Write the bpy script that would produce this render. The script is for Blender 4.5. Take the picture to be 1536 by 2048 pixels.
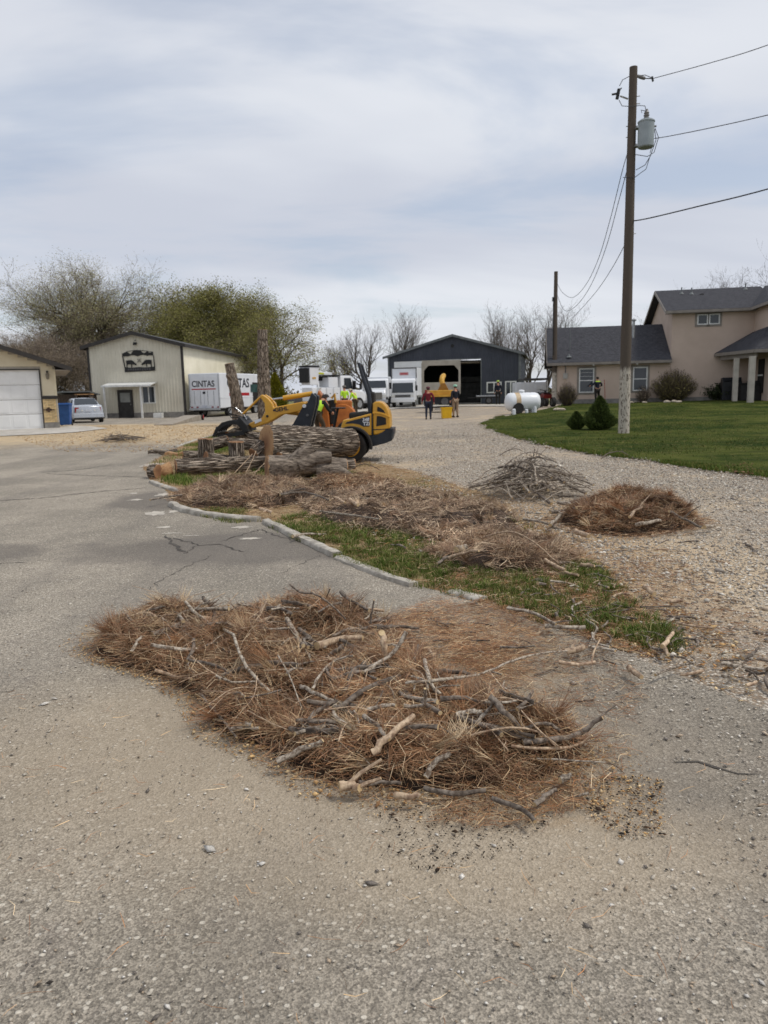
import bpy, bmesh, math, random
import numpy as np
from mathutils import Vector, Matrix
from mathutils.geometry import delaunay_2d_cdt
for _o in list(bpy.data.objects): bpy.data.objects.remove(_o)
SC = bpy.context.scene
COL = SC.collection
rnd = random.Random(11)
rng = np.random.default_rng(5)
R_ = math.radians
# ------------------------------------------------------------------ camera
F = 1500.0; CAMH = 1.5; ROLL = R_(1.25); HORIZON = 785.0
PITCH = math.atan((1024 - HORIZON) * math.cos(ROLL) / F)
_fw = np.array([0, math.cos(PITCH), -math.sin(PITCH)]); _up = np.array([0, math.sin(PITCH), math.cos(PITCH)]); _rt = np.array([1., 0, 0])
CR = _rt * math.cos(ROLL) - _up * math.sin(ROLL); CU = _rt * math.sin(ROLL) + _up * math.cos(ROLL); CF = _fw
CP = np.array([0, 0, CAMH])
cam = bpy.data.cameras.new('camera'); camo = bpy.data.objects.new('camera', cam); COL.objects.link(camo)
camo.matrix_world = Matrix(((CR[0], CU[0], -CF[0], 0), (CR[1], CU[1], -CF[1], 0), (CR[2], CU[2], -CF[2], CAMH), (0, 0, 0, 1)))
cam.sensor_fit = 'VERTICAL'; cam.sensor_height = 36; cam.lens = 36 * F / 2048
cam.clip_start = 0.05; cam.clip_end = 3000
cam.dof.use_dof = True; cam.dof.focus_distance = 3.4; cam.dof.aperture_fstop = cam.lens / 1000 / 0.0045
SC.camera = camo
# ------------------------------------------------------------------ light
SUN_AZ, SUN_EL = R_(100), R_(58)          # azimuth from +Y (view direction) towards +X
w = bpy.data.worlds.new('World'); SC.world = w; w.use_nodes = True
nt = w.node_tree; nt.nodes.clear()
def nd(t, typ, **kw):
    n = t.nodes.new(typ)
    for k, v in kw.items(): setattr(n, k, v)
    return n
out = nd(nt, 'ShaderNodeOutputWorld'); bg = nd(nt, 'ShaderNodeBackground')
sky = nd(nt, 'ShaderNodeTexSky', sky_type='NISHITA', sun_disc=False)
sky.sun_elevation = SUN_EL; sky.sun_rotation = SUN_AZ; sky.air_density = 1.0; sky.dust_density = 1.5
tc = nd(nt, 'ShaderNodeTexCoord'); sep = nd(nt, 'ShaderNodeSeparateXYZ'); nt.links.new(tc.outputs['Generated'], sep.inputs[0])
def wm(op, a, b=None):
    n = nd(nt, 'ShaderNodeMath', operation=op)
    for i, x in enumerate((a, b)):
        if x is None: continue
        if isinstance(x, (int, float)): n.inputs[i].default_value = x
        else: nt.links.new(x, n.inputs[i])
    return n.outputs[0]
zz = wm('ADD', wm('MAXIMUM', sep.outputs[2], 0.0), 0.16)
cmb = nd(nt, 'ShaderNodeCombineXYZ')
nt.links.new(wm('DIVIDE', sep.outputs[0], zz), cmb.inputs[0]); nt.links.new(wm('DIVIDE', sep.outputs[1], zz), cmb.inputs[1])
mp = nd(nt, 'ShaderNodeMapping'); mp.inputs['Rotation'].default_value = (0, 0, R_(-40)); mp.inputs['Scale'].default_value = (0.55, 1.0, 1); mp.inputs['Location'].default_value = (12.7, 5.2, 0)
nt.links.new(cmb.outputs[0], mp.inputs[0])
def wnoise(scale, detail, rough, dist):
    n = nd(nt, 'ShaderNodeTexNoise'); n.inputs['Scale'].default_value = scale; n.inputs['Detail'].default_value = detail
    n.inputs['Roughness'].default_value = rough; n.inputs['Distortion'].default_value = dist
    nt.links.new(mp.outputs[0], n.inputs['Vector']); return n.outputs['Fac']
def wramp(s, p0, c0, p1, c1):
    r = nd(nt, 'ShaderNodeValToRGB'); r.color_ramp.interpolation = 'EASE'
    r.color_ramp.elements[0].position = p0; r.color_ramp.elements[0].color = c0
    r.color_ramp.elements[1].position = p1; r.color_ramp.elements[1].color = c1
    nt.links.new(s, r.inputs[0]); return r.outputs[0]
cover = wramp(wnoise(1.15, 6, 0.55, 0.5), 0.34, (0.57,) * 3 + (1,), 0.54, (0.97,) * 3 + (1,))
cloudc = wramp(wnoise(0.62, 5, 0.5, 0.3), 0.38, (0.455, 0.48, 0.545, 1), 0.64, (0.595, 0.615, 0.655, 1))
skym = nd(nt, 'ShaderNodeMixRGB', blend_type='MULTIPLY'); skym.inputs[0].default_value = 1; nt.links.new(sky.outputs[0], skym.inputs[1]); skym.inputs[2].default_value = (0.10, 0.10, 0.10, 1)
mx = nd(nt, 'ShaderNodeMixRGB'); nt.links.new(cover, mx.inputs[0]); nt.links.new(skym.outputs[0], mx.inputs[1]); nt.links.new(cloudc, mx.inputs[2])
nt.links.new(mx.outputs[0], bg.inputs[0]); bg.inputs[1].default_value = 1.0; nt.links.new(bg.outputs[0], out.inputs[0])
sun = bpy.data.lights.new('sun', 'SUN'); sun.energy = 1.5; sun.angle = R_(10); sun.color = (1, 0.955, 0.88)
suno = bpy.data.objects.new('sun', sun); COL.objects.link(suno)
sd = Vector((math.sin(SUN_AZ) * math.cos(SUN_EL), math.cos(SUN_AZ) * math.cos(SUN_EL), math.sin(SUN_EL)))
suno.rotation_euler = sd.to_track_quat('Z', 'Y').to_euler(); suno.location = (30, 10, 60)
SC.view_settings.view_transform = 'Standard'; SC.view_settings.look = 'None'; SC.view_settings.gamma = 1; SC.view_settings.exposure = 0.42
SC.view_settings.use_curve_mapping = False
SC.render.engine = 'CYCLES'; SC.cycles.use_denoising = True; SC.cycles.max_bounces = 5; SC.cycles.diffuse_bounces = 3; SC.cycles.transparent_max_bounces = 4
SC.cycles.sample_clamp_indirect = 4
# ------------------------------------------------------------------ picture point -> place
def W(u, v, s): return CP + CR * ((u - 768) / s) - CU * ((v - 1024) / s) + CF * (F / s)
def ray(u, v): return CR * ((u - 768) / F) - CU * ((v - 1024) / F) + CF
def G(u, v, z=0.0):
    d = ray(u, v); return CP + d * ((z - CAMH) / d[2])
def proj(p):
    q = np.array(p) - CP; z = q @ CF; return 768 + F * (q @ CR) / z, 1024 - F * (q @ CU) / z, F / z
def onwall(u, v, P0, th):
    n = np.array([math.cos(th), -math.sin(th)]); nn = np.array([-n[1], n[0]]); P = np.array(P0[:2])
    d = ray(u, v); t = (nn @ (P - CP[:2])) / (nn @ d[:2]); p = CP + d * t
    return float((p[:2] - P) @ n), float(p[2])
# gently rolling terrain through the measured base points
_ctl = [W(*a) for a in [(100, 857, 45), (120, 855, 45), (177, 846, 34.5), (186, 836, 27), (372, 835, 27), (430, 835, 27.5), (857, 840, 36.5), (805, 816, 24),
        (778, 808, 21.4), (1039, 806, 22.3), (1045, 828, 38), (1194, 808, 30), (1110, 808, 30), (1440, 801, 31.5), (900, 812, 27), (640, 822, 30)]]
_ctl += [np.array(p, float) for p in [(-9, 20, 0), (0, 20, 0), (9, 20, 0.0), (-20, 20, 0.1), (22, 22, .15), (-60, 40, .2), (60, 40, .7), (-40, 110, .2), (0, 120, .4), (50, 110, .6), (0, 28, 0), (-6, 34, 0), (5, 34, .0), (14, 30, .22), (9, 25, .03)]]
_cx = np.array([[p[0], p[1]] for p in _ctl]); _cz = np.array([p[2] for p in _ctl])
_A = np.sqrt(((_cx[:, None] - _cx[None]) ** 2).sum(-1)) + np.eye(len(_cx)) * -0.6
_wt = np.linalg.solve(_A, _cz - 0.2)
def terr(x, y):
    x = np.asarray(x, float); y = np.asarray(y, float)
    d = np.sqrt((x[..., None] - _cx[:, 0]) ** 2 + (y[..., None] - _cx[:, 1]) ** 2)
    z = np.clip(0.2 + d @ _wt, -0.3, 0.9)
    t = np.clip((y - 17) / 10, 0, 1); t = t * t * (3 - 2 * t)
    f = np.clip((np.hypot(x, y) - 110) / 60, 0, 1)
    return (z * (1 - f) + 0.3 * f) * t
def T(x, y): return float(terr(np.array([x]), np.array([y]))[0])
def GT(u, v):
    p = G(u, v)
    for _ in range(12):
        if p[1] > 160 or p[1] < 0: p = CP + ray(u, v) * 100
        p = G(u, v, T(p[0], p[1]))
    return p
# ------------------------------------------------------------------ materials
def lin(c):
    if max(c) > 1.001 or isinstance(c[0], int):
        c = [x / 255 for x in c]
        return tuple((x / 12.92 if x <= 0.04045 else ((x + 0.055) / 1.055) ** 2.4) for x in c) + (1,)
    return tuple(c) + (1,)
class NT:
    """small expression helper for a material's nodes"""
    def __init__(s, name):
        s.m = bpy.data.materials.new(name); s.m.use_nodes = True; s.t = s.m.node_tree
        s.b = s.t.nodes['Principled BSDF']; s._p = None
    def n(s, typ, **kw): return nd(s.t, typ, **kw)
    def put(s, x, sock):
        if x is None: return
        if isinstance(x, (int, float)): sock.default_value = x
        elif isinstance(x, tuple): sock.default_value = x if len(x) == len(sock.default_value) else x[:len(sock.default_value)]
        else: s.t.links.new(x, sock)
    def pos(s):
        if s._p is None: s._p = s.n('ShaderNodeTexCoord').outputs['Object']
        return s._p
    def math(s, op, a, b=None, c=None, clamp=False):
        n = s.n('ShaderNodeMath', operation=op, use_clamp=clamp)
        for i, x in enumerate((a, b, c)): s.put(x, n.inputs[i])
        return n.outputs[0]
    def noise(s, scale, detail=4, rough=.55, vec=None, dist=0.0, out='Fac'):
        n = s.n('ShaderNodeTexNoise'); s.put(vec or s.pos(), n.inputs['Vector'])
        n.inputs['Scale'].default_value = scale; n.inputs['Detail'].default_value = detail; n.inputs['Roughness'].default_value = rough; n.inputs['Distortion'].default_value = dist
        return n.outputs[out]
    def vor(s, scale, feature='F1', vec=None, out='Distance', rnd=1.0):
        n = s.n('ShaderNodeTexVoronoi', feature=feature); s.put(vec or s.pos(), n.inputs['Vector']); n.inputs['Scale'].default_value = scale; n.inputs['Randomness'].default_value = rnd
        return n.outputs[out]
    def map(s, scale=(1, 1, 1), rot=(0, 0, 0), loc=(0, 0, 0), vec=None):
        n = s.n('ShaderNodeMapping'); s.put(vec or s.pos(), n.inputs[0]); n.inputs['Scale'].default_value = scale; n.inputs['Rotation'].default_value = rot; n.inputs['Location'].default_value = loc
        return n.outputs[0]
    def ramp(s, x, p0, p1, a=0.0, b=1.0):
        n = s.n('ShaderNodeMapRange', interpolation_type='SMOOTHSTEP'); s.put(x, n.inputs[0])
        for i, q in enumerate((p0, p1, a, b)): n.inputs[i + 1].default_value = q
        return n.outputs[0]
    def mix(s, f, a, b, mode='MIX'):
        n = s.n('ShaderNodeMixRGB', blend_type=mode); s.put(f, n.inputs[0]); s.put(a, n.inputs[1]); s.put(b, n.inputs[2]); return n.outputs[0]
    def attr(s, name='Col'):
        return s.n('ShaderNodeVertexColor', layer_name=name).outputs[0]
    def orand(s): return s.n('ShaderNodeObjectInfo').outputs['Random']
    def xyz(s):
        n = s.n('ShaderNodeSeparateXYZ'); s.put(s.pos(), n.inputs[0]); return n.outputs
    def ell(s, cx, cy, rx, ry, wob=0.5, nscale=1.2, rot=0.0, soft=0.5):
        """mask: 1 inside a ragged ellipse on the ground, 0 outside"""
        v = s.map((1 / rx, 1 / ry, 0), (0, 0, 0), (-cx / rx, -cy / ry, 0))
        n = s.n('ShaderNodeVectorMath', operation='LENGTH'); s.put(v, n.inputs[0])
        d = s.math('ADD', n.outputs['Value'], s.math('MULTIPLY', s.math('SUBTRACT', s.noise(nscale, 5, .6), 0.5), wob * 2))
        return s.ramp(d, 1 + soft * .5, 1 - soft * .5)
    def bump(s, h, strength=.5, dist=.01):
        n = s.n('ShaderNodeBump'); n.inputs['Strength'].default_value = strength; n.inputs['Distance'].default_value = dist; s.put(h, n.inputs['Height'])
        s.t.links.new(n.outputs[0], s.b.inputs['Normal'])
    def done(s, col, rough=.8, metal=0.0, spec=.4):
        s.put(col, s.b.inputs['Base Color']); s.put(rough, s.b.inputs['Roughness']); s.put(metal, s.b.inputs['Metallic']); s.b.inputs['Specular IOR Level'].default_value = spec
        return s.m
MATS = {}
def mat(name, c1, c2=None, scale=6, rough=.7, metal=0.0, bump=0.0, bscale=None, bdist=.01, rand=0.0, stretch=None, spec=.4, dirt=None, clear=0):
    if name in MATS: return MATS[name]
    k = NT(name); c1 = lin(c1); c2 = lin(c2) if c2 else tuple(x * .8 for x in c1[:3]) + (1,)
    v = k.map(stretch) if stretch else None
    f = k.ramp(k.noise(scale, 5, .6, v), .3, .7)
    c = k.mix(f, c1, c2)
    if dirt:
        c = k.mix(k.ramp(k.noise(scale * .35, 6, .65), .5, .75, 0, .7), c, lin(dirt))
    if rand:
        c = k.mix(1.0, c, k.math('MULTIPLY_ADD', k.orand(), rand * 2, 1 - rand), 'MULTIPLY')
    if bump: k.bump(k.noise(bscale or scale * 4, 4, .6, v), bump, bdist)
    k.done(c, k.ramp(k.noise(scale * 2, 3), .3, .7, max(rough - .08, .03), min(rough + .08, 1)), metal, spec)
    if clear: k.b.inputs['Coat Weight'].default_value = clear; k.b.inputs['Coat Roughness'].default_value = .15
    MATS[name] = k.m; return k.m
def glass(name, col=(0.02, 0.025, 0.03), rough=.05):
    if name in MATS: return MATS[name]
    k = NT(name); k.done(k.mix(k.noise(1.5, 2), tuple(col) + (1,), tuple(x * 1.8 for x in col) + (1,)), rough, 0, .6); MATS[name] = k.m; return k.m
# ------------------------------------------------------------------ mesh helpers
class MB:
    def __init__(s): s.v = []; s.f = []; s.mi = []
    def add(s, vs, fs, mi=0):
        o = len(s.v); s.v += [tuple(map(float, p)) for p in vs]
        for f in fs: s.f.append([i + o for i in f]); s.mi.append(mi)
        return s
    def box(s, x0, x1, y0, y1, z0, z1, mi=0, M=None):
        vs = [(x, y, z) for z in (z0, z1) for y in (y0, y1) for x in (x0, x1)]
        if M is not None: vs = [M @ Vector(p) for p in vs]
        return s.add(vs, [(0, 2, 3, 1), (4, 5, 7, 6), (0, 1, 5, 4), (1, 3, 7, 5), (3, 2, 6, 7), (2, 0, 4, 6)], mi)
    def prism(s, poly, a, b, axis='y', mi=0):
        """poly of (p,q); axis y: (x,z); x: (y,z); z: (x,y), between a and b on the axis"""
        def P(p, q, t): return {'y': (p, t, q), 'x': (t, p, q), 'z': (p, q, t)}[axis]
        n = len(poly); vs = [P(p, q, a) for p, q in poly] + [P(p, q, b) for p, q in poly]
        fs = [tuple(range(n)), tuple(range(2 * n - 1, n - 1, -1))] + [(i, i + n, (i + 1) % n + n, (i + 1) % n) for i in range(n)]
        return s.add(vs, fs, mi)
    def tube(s, pts, rad, n=8, mi=0, cap=None, jit=0.0, rs=None):
        pts = [Vector(p) for p in pts]; k = len(pts)
        if isinstance(rad, (int, float)): rad = [rad] * k
        rings = []; ref = None
        for i in range(k):
            t = (pts[min(i + 1, k - 1)] - pts[max(i - 1, 0)])
            t = t.normalized() if t.length > 1e-9 else Vector((0, 0, 1))
            if ref is None: ref = Vector((0, 0, 1)) if abs(t.z) < .9 else Vector((1, 0, 0))
            a = t.cross(ref)
            if a.length < 1e-5: a = t.orthogonal()
            a.normalize(); b = t.cross(a).normalized(); ref = a.cross(t) if a.cross(t).length > 0 else ref
            ring = []
            for j in range(n):
                an = 2 * math.pi * j / n; q = rad[i] * (1 + (rs.uniform(-jit, jit) if jit and rs else 0))
                ring.append(pts[i] + a * (q * math.cos(an)) + b * (q * math.sin(an)))
            rings.append(ring)
        vs = [p for r in rings for p in r]; fs = []
        for i in range(k - 1):
            for j in range(n): fs.append((i * n + j, i * n + (j + 1) % n, (i + 1) * n + (j + 1) % n, (i + 1) * n + j))
        s.add(vs, fs, mi); o = len(s.v) - len(vs)
        cm = mi if cap is None else cap
        s.f.append([o + j for j in range(n)][::-1]); s.mi.append(cm); s.f.append([o + (k - 1) * n + j for j in range(n)]); s.mi.append(cm)
        return s
    def cyl(s, p, q, r, n=16, mi=0, r2=None, cap=None): return s.tube([p, q], [r, r if r2 is None else r2], n, mi, cap)
    def lathe(s, prof, c=(0, 0, 0), n=20, axis='z', mi=0):
        """prof list of (radius, height)"""
        def P(r, h, a):
            x, y = r * math.cos(a), r * math.sin(a)
            p = {'z': (x, y, h), 'y': (x, h, y), 'x': (h, x, y)}[axis]; return (p[0] + c[0], p[1] + c[1], p[2] + c[2])
        vs = [P(r, h, 2 * math.pi * j / n) for r, h in prof for j in range(n)]; k = len(prof)
        fs = [(i * n + j, i * n + (j + 1) % n, (i + 1) * n + (j + 1) % n, (i + 1) * n + j) for i in range(k - 1) for j in range(n)]
        if prof[0][0] > 1e-6: fs.append(tuple(range(n))[::-1])
        if prof[-1][0] > 1e-6: fs.append(tuple((k - 1) * n + j for j in range(n)))
        return s.add(vs, fs, mi)
    def ball(s, c, r, n=12, mi=0, sc=(1, 1, 1)):
        prof = [(math.sin(math.pi * i / n) * r, -math.cos(math.pi * i / n) * r) for i in range(n + 1)]
        o = len(s.v); s.lathe(prof, (0, 0, 0), n + 4, 'z', mi)
        for i in range(o, len(s.v)): p = s.v[i]; s.v[i] = (p[0] * sc[0] + c[0], p[1] * sc[1] + c[1], p[2] * sc[2] + c[2])
        return s
    def mesh(s, name, mats, smooth=False):
        me = bpy.data.meshes.new(name); me.from_pydata(s.v, [], s.f)
        for m in (mats if isinstance(mats, (list, tuple)) else [mats]): me.materials.append(m)
        me.polygons.foreach_set('material_index', s.mi)
        bm = bmesh.new(); bm.from_mesh(me); bmesh.ops.recalc_face_normals(bm, faces=bm.faces); bm.to_mesh(me); bm.free()
        if smooth is True: me.polygons.foreach_set('use_smooth', [True] * len(me.polygons))
        elif smooth:
            me.polygons.foreach_set('use_smooth', [True] * len(me.polygons)); me.set_sharp_from_angle(angle=R_(smooth))
        return me
    def build(s, name, mats, parent=None, smooth=False, bevel=0, loc=None, label=None):
        o = link(name, s.mesh(name, mats, smooth), parent)
        if loc is not None: o.location = loc
        if bevel:
            b = o.modifiers.new('bevel', 'BEVEL'); b.width = bevel; b.segments = 2; b.limit_method = 'ANGLE'; b.angle_limit = R_(40)
        if label: o['label'] = label
        return o
def link(name, data, parent=None):
    o = bpy.data.objects.new(name, data); COL.objects.link(o)
    if parent is not None: o.parent = parent
    return o
def tag(o, label=None, cat=None, group=None, kind=None):
    if label: o['label'] = label
    if cat: o['category'] = cat
    if group: o['group'] = group
    if kind: o['kind'] = kind
    return o
def thing(name, label, cat, loc, rz=0.0, group=None):
    o = link(name, None); o.location = tuple(map(float, loc)); o.rotation_euler = (0, 0, rz); o.empty_display_size = .2
    return tag(o, label, cat, group)
def copy_tree(o, parent=None):
    c = o.copy(); COL.objects.link(c); c.parent = parent
    for ch in list(o.children): copy_tree(ch, c)
    return c
def npmesh(name, V, Fc, cols=None, smooth=False):
    V = np.asarray(V, np.float32); Fc = np.asarray(Fc, np.int32); k = Fc.shape[1]
    me = bpy.data.meshes.new(name); me.vertices.add(len(V)); me.vertices.foreach_set('co', V.ravel())
    me.loops.add(Fc.size); me.loops.foreach_set('vertex_index', Fc.ravel())
    me.polygons.add(len(Fc)); me.polygons.foreach_set('loop_start', np.arange(0, Fc.size, k, dtype=np.int32))
    me.polygons.foreach_set('loop_total', np.full(len(Fc), k, np.int32))
    if smooth: me.polygons.foreach_set('use_smooth', np.ones(len(Fc), bool))
    me.update(calc_edges=True)
    if cols is not None:
        a = me.color_attributes.new('Col', 'FLOAT_COLOR', 'POINT'); c = np.ones((len(V), 4), np.float32); c[:, :3] = cols; a.data.foreach_set('color', c.ravel())
    return me
def inpoly(x, y, poly):
    x = np.asarray(x); y = np.asarray(y); c = np.zeros(x.shape, bool); n = len(poly)
    for i in range(n):
        x0, y0 = poly[i][:2]; x1, y1 = poly[i - 1][:2]
        if y0 == y1: continue
        m = ((y0 > y) != (y1 > y)) & (x < (x1 - x0) * (y - y0) / (y1 - y0) + x0); c ^= m
    return c
def edist(x, y, poly):
    d = np.full(np.shape(x), 1e9); n = len(poly)
    for i in range(n):
        a = np.array(poly[i][:2]); b = np.array(poly[i - 1][:2]); e = b - a; L = e @ e + 1e-12
        t = np.clip(((x - a[0]) * e[0] + (y - a[1]) * e[1]) / L, 0, 1)
        d = np.minimum(d, np.hypot(x - a[0] - t * e[0], y - a[1] - t * e[1]))
    return d
def gp(px): return [tuple(G(u, v)[:2]) for u, v in px]
_ph = rng.uniform(0, 6.28, (40, 3))
def wob(x, y, sc, seed=0, n=6):
    """cheap smooth pseudo-noise, about -1..1"""
    r = np.random.default_rng(seed); z = 0
    for i in range(n):
        a = r.uniform(0, 6.28); f = sc * r.uniform(.5, 2.2); z = z + np.sin(f * (x * math.cos(a) + y * math.sin(a)) + r.uniform(0, 6.28))
    return z / math.sqrt(n) * .8
def sheet(name, poly, dz, material, step=1.0, kind='structure', label=None, jit=0.0):
    """a ground surface inside a polygon (metres), laid on the terrain"""
    P = []; n = len(poly)
    for i in range(n):
        a = np.array(poly[i][:2]); b = np.array(poly[(i + 1) % n][:2]); L = np.linalg.norm(b - a); k = max(1, int(L / (step * .6)))
        for j in range(k):
            p = a + (b - a) * j / k
            if jit and i < n: p = p + rng.normal(0, jit, 2)
            P.append(p)
    nb = len(P); bx = np.array(P)
    xs = np.arange(bx[:, 0].min(), bx[:, 0].max(), step); ys = np.arange(bx[:, 1].min(), bx[:, 1].max(), step)
    X, Y = np.meshgrid(xs, ys); X = X.ravel() + .01; Y = Y.ravel() + .013
    ok = inpoly(X, Y, P) & (edist(X, Y, P) > step * .3)
    pts = [Vector(p) for p in P] + [Vector((a, b)) for a, b in zip(X[ok], Y[ok])]
    r = delaunay_2d_cdt(pts, [(i, (i + 1) % nb) for i in range(nb)], [], 1, 1e-5)
    v = np.array([[p.x, p.y] for p in r[0]]); z = terr(v[:, 0], v[:, 1]) + dz
    me = bpy.data.meshes.new(name); me.from_pydata([(a, b, c) for (a, b), c in zip(v, z)], [], [list(f) for f in r[2]]); me.materials.append(material)
    me.polygons.foreach_set('use_smooth', [True] * len(me.polygons))
    bm = bmesh.new(); bm.from_mesh(me)
    for f in bm.faces:
        f.normal_update()
        if f.normal.z < 0: f.normal_flip()
    bm.to_mesh(me); bm.free()
    o = link(name, me); tag(o, label, None, None, kind); return o
# ================================================================== GROUND
def m_asphalt():
    k = NT('weathered_asphalt')
    big = k.noise(.55, 5, .6); mid = k.noise(4.5, 5, .65); fine = k.noise(160, 3, .6)
    base = k.mix(k.ramp(big, .35, .68), lin((140, 132, 119)), lin((164, 154, 139)))
    base = k.mix(k.ramp(mid, .52, .72, 0, .45), base, lin((122, 114, 106)))
    ag = k.vor(105, out='Color'); agv = k.n('ShaderNodeSeparateColor'); k.put(ag, agv.inputs[0])
    base = k.mix(1.0, base, k.ramp(agv.outputs[0], 0, 1, .70, 1.28), 'MULTIPLY')
    base = k.mix(1.0, base, k.ramp(fine, .32, .68, .64, 1.34), 'MULTIPLY')
    v2 = k.n('ShaderNodeTexVoronoi'); k.put(k.map((1, 1.25, 1)), v2.inputs['Vector']); v2.inputs['Scale'].default_value = 42
    c2 = k.n('ShaderNodeSeparateColor'); k.put(v2.outputs['Color'], c2.inputs[0])
    st = k.math('MULTIPLY', k.ramp(c2.outputs[0], .74, .78), k.ramp(v2.outputs['Distance'], .42, .30))
    stc = k.mix(c2.outputs[1], lin((222, 213, 196)), lin((176, 167, 152)))
    base = k.mix(k.math('MULTIPLY', st, .85), base, stc)
    pit = k.math('MULTIPLY', k.ramp(c2.outputs[2], .90, .93), k.ramp(v2.outputs['Distance'], .34, .2))
    base = k.mix(k.math('MULTIPLY', pit, .7), base, lin((58, 54, 50)))
    # old crumbled asphalt by the kerb, dark; worn wheel track; pale dust thrown out round the heap; sawdust by the garage
    def at(u, v): p = G(u, v); return p[0], p[1]
    x, y = at(520, 1095); dk = k.ell(x, y, 1.9, .75, .45, 1.6)
    x, y = at(330, 1000); dk = k.math('MAXIMUM', dk, k.ell(x, y, .8, 1.0, .5, 1.8))
    x, y = at(1400, 1500); dk = k.math('MAXIMUM', dk, k.math('MULTIPLY', k.ell(x, y, .75, .8, .6, 1.5), .4))
    x, y = at(-60, 1110); dk = k.math('MAXIMUM', dk, k.math('MULTIPLY', k.ell(x, y, .7, .5, .5, 1.8), .9))
    base = k.mix(k.math('MULTIPLY', dk, .62), base, k.mix(mid, lin((84, 79, 74)), lin((112, 105, 98))))
    tk = k.ramp(k.noise(.9, 3, .5, k.map((1.3, .16, 1), (0, 0, .35))), .46, .62); base = k.mix(k.math('MULTIPLY', tk, .28), base, lin((112, 106, 99)))
    x, y = at(560, 1500); du = k.ell(x, y, 1.5, .9, .5, 1.3, soft=1.2)
    x, y = at(1000, 1700); du = k.math('MAXIMUM', du, k.ell(x, y, .9, .35, .5, 1.6, soft=1.2))
    base = k.mix(k.math('MULTIPLY', du, .5), base, lin((186, 168, 142)))
    x, y = at(930, 1300); nl = k.ell(x, y, .62, .75, .5, 2.2, soft=.9); x, y = at(1000, 1590); nl = k.math('MAXIMUM', nl, k.ell(x, y, .5, .22, .5, 2.5, soft=.9)); base = k.mix(k.math('MULTIPLY', nl, k.ramp(k.noise(14, 5), .35, .65, .1, .8)), base, k.mix(mid, lin((146, 124, 98)), lin((186, 162, 130))))
    x, y = at(270, 868); sw = k.ell(x, y, 9.5, 7.5, .38, .5, soft=.5)
    x, y = at(40, 874); sw = k.math('MAXIMUM', sw, k.ell(x, y, 5, 2.4, .4, .7))
    base = k.mix(k.math('MULTIPLY', sw, k.ramp(k.noise(2.2, 5), .3, .6, .45, .92)), base, k.mix(mid, lin((204, 182, 146)), lin((184, 160, 126))))
    h = k.math('ADD', k.math('MULTIPLY', k.vor(105), .7), k.math('ADD', fine, k.math('MULTIPLY', st, .5)))
    k.bump(h, .8, .008)
    return k.done(base, .9, 0, .25)
def m_gravel():
    k = NT('crushed_gravel')
    big = k.noise(.5, 5, .6); mid = k.noise(5, 5, .65)
    v = k.n('ShaderNodeTexVoronoi'); k.put(k.pos(), v.inputs['Vector']); v.inputs['Scale'].default_value = 58
    c = k.n('ShaderNodeSeparateColor'); k.put(v.outputs['Color'], c.inputs[0])
    stone = k.mix(c.outputs[0], lin((138, 130, 118)), lin((220, 210, 194)))
    stone = k.mix(k.ramp(c.outputs[1], .6, .9), stone, lin((158, 138, 116)))
    stone = k.mix(k.ramp(v.outputs['Distance'], .35, .62, 0, .75), stone, lin((128, 114, 98)))
    dirt = k.mix(mid, lin((204, 184, 154)), lin((178, 158, 132)))
    dm = k.math('MULTIPLY', k.ramp(k.math('ADD', big, k.math('MULTIPLY', k.math('SUBTRACT', mid, .5), .6)), .50, .66), .8)
    def at(u, v_): p = G(u, v_); return p[0], p[1]
    x, y = at(1290, 1130); dm = k.math('MAXIMUM', dm, k.ell(x, y, 1.3, 1.4, .55, 1.2, soft=.7))
    col = k.mix(dm, stone, dirt)
    x, y = at(960, 1060); lt = k.ell(x, y, 1.7, 3.0, .5, 1.0, soft=.8)
    col = k.mix(k.math('MULTIPLY', lt, k.ramp(k.noise(9, 5), .3, .6, .5, .95)), col, k.mix(mid, lin((150, 122, 90)), lin((182, 154, 118))))
    fine = k.noise(120, 3); col = k.mix(1.0, col, k.ramp(fine, .3, .7, .72, 1.25), 'MULTIPLY')
    k.bump(k.math('ADD', k.math('MULTIPLY', v.outputs['Distance'], -1.0), k.math('MULTIPLY', fine, .4)), .8, .012)
    return k.done(col, .92, 0, .2)
def m_lawn():
    k = NT('spring_lawn'); big = k.noise(.45, 5, .6); mid = k.noise(3, 5, .65); f = k.noise(60, 3, .7)
    c = k.mix(k.ramp(big, .35, .65), lin((44, 60, 22)), lin((84, 90, 42)))
    c = k.mix(k.ramp(mid, .5, .7, 0, .7), c, lin((108, 102, 62))); c = k.mix(k.ramp(k.noise(1.0, 4, .6, k.map((.25, 1.6, 1))), .5, .66, 0, .6), c, lin((38, 52, 20)))
    c = k.mix(1.0, c, k.ramp(f, .3, .7, .5, 1.3), 'MULTIPLY'); k.bump(f, .6, .03); return k.done(c, .95, 0, .03)
def m_verge():
    k = NT('needle_strewn_soil'); mid = k.noise(6, 6, .65); f = k.noise(90, 4, .7)
    c = k.mix(k.ramp(mid, .35, .65), lin((182, 158, 124)), lin((146, 120, 88)))
    c = k.mix(k.ramp(k.noise(1.3, 5), .5, .66, 0, .45), c, lin((118, 114, 70))); c = k.mix(k.ramp(k.noise(22, 5, .7), .5, .62, 0, .75), c, lin((104, 80, 58))); c = k.mix(k.ramp(k.vor(45, out='Distance'), .28, .12, 0, .6), c, lin((206, 184, 148)))
    c = k.mix(1.0, c, k.ramp(f, .3, .7, .6, 1.3), 'MULTIPLY'); k.bump(f, .8, .02); return k.done(c, .95, 0, .1)
MA, MG, ML, MV = m_asphalt(), m_gravel(), m_lawn(), m_verge()
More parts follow.
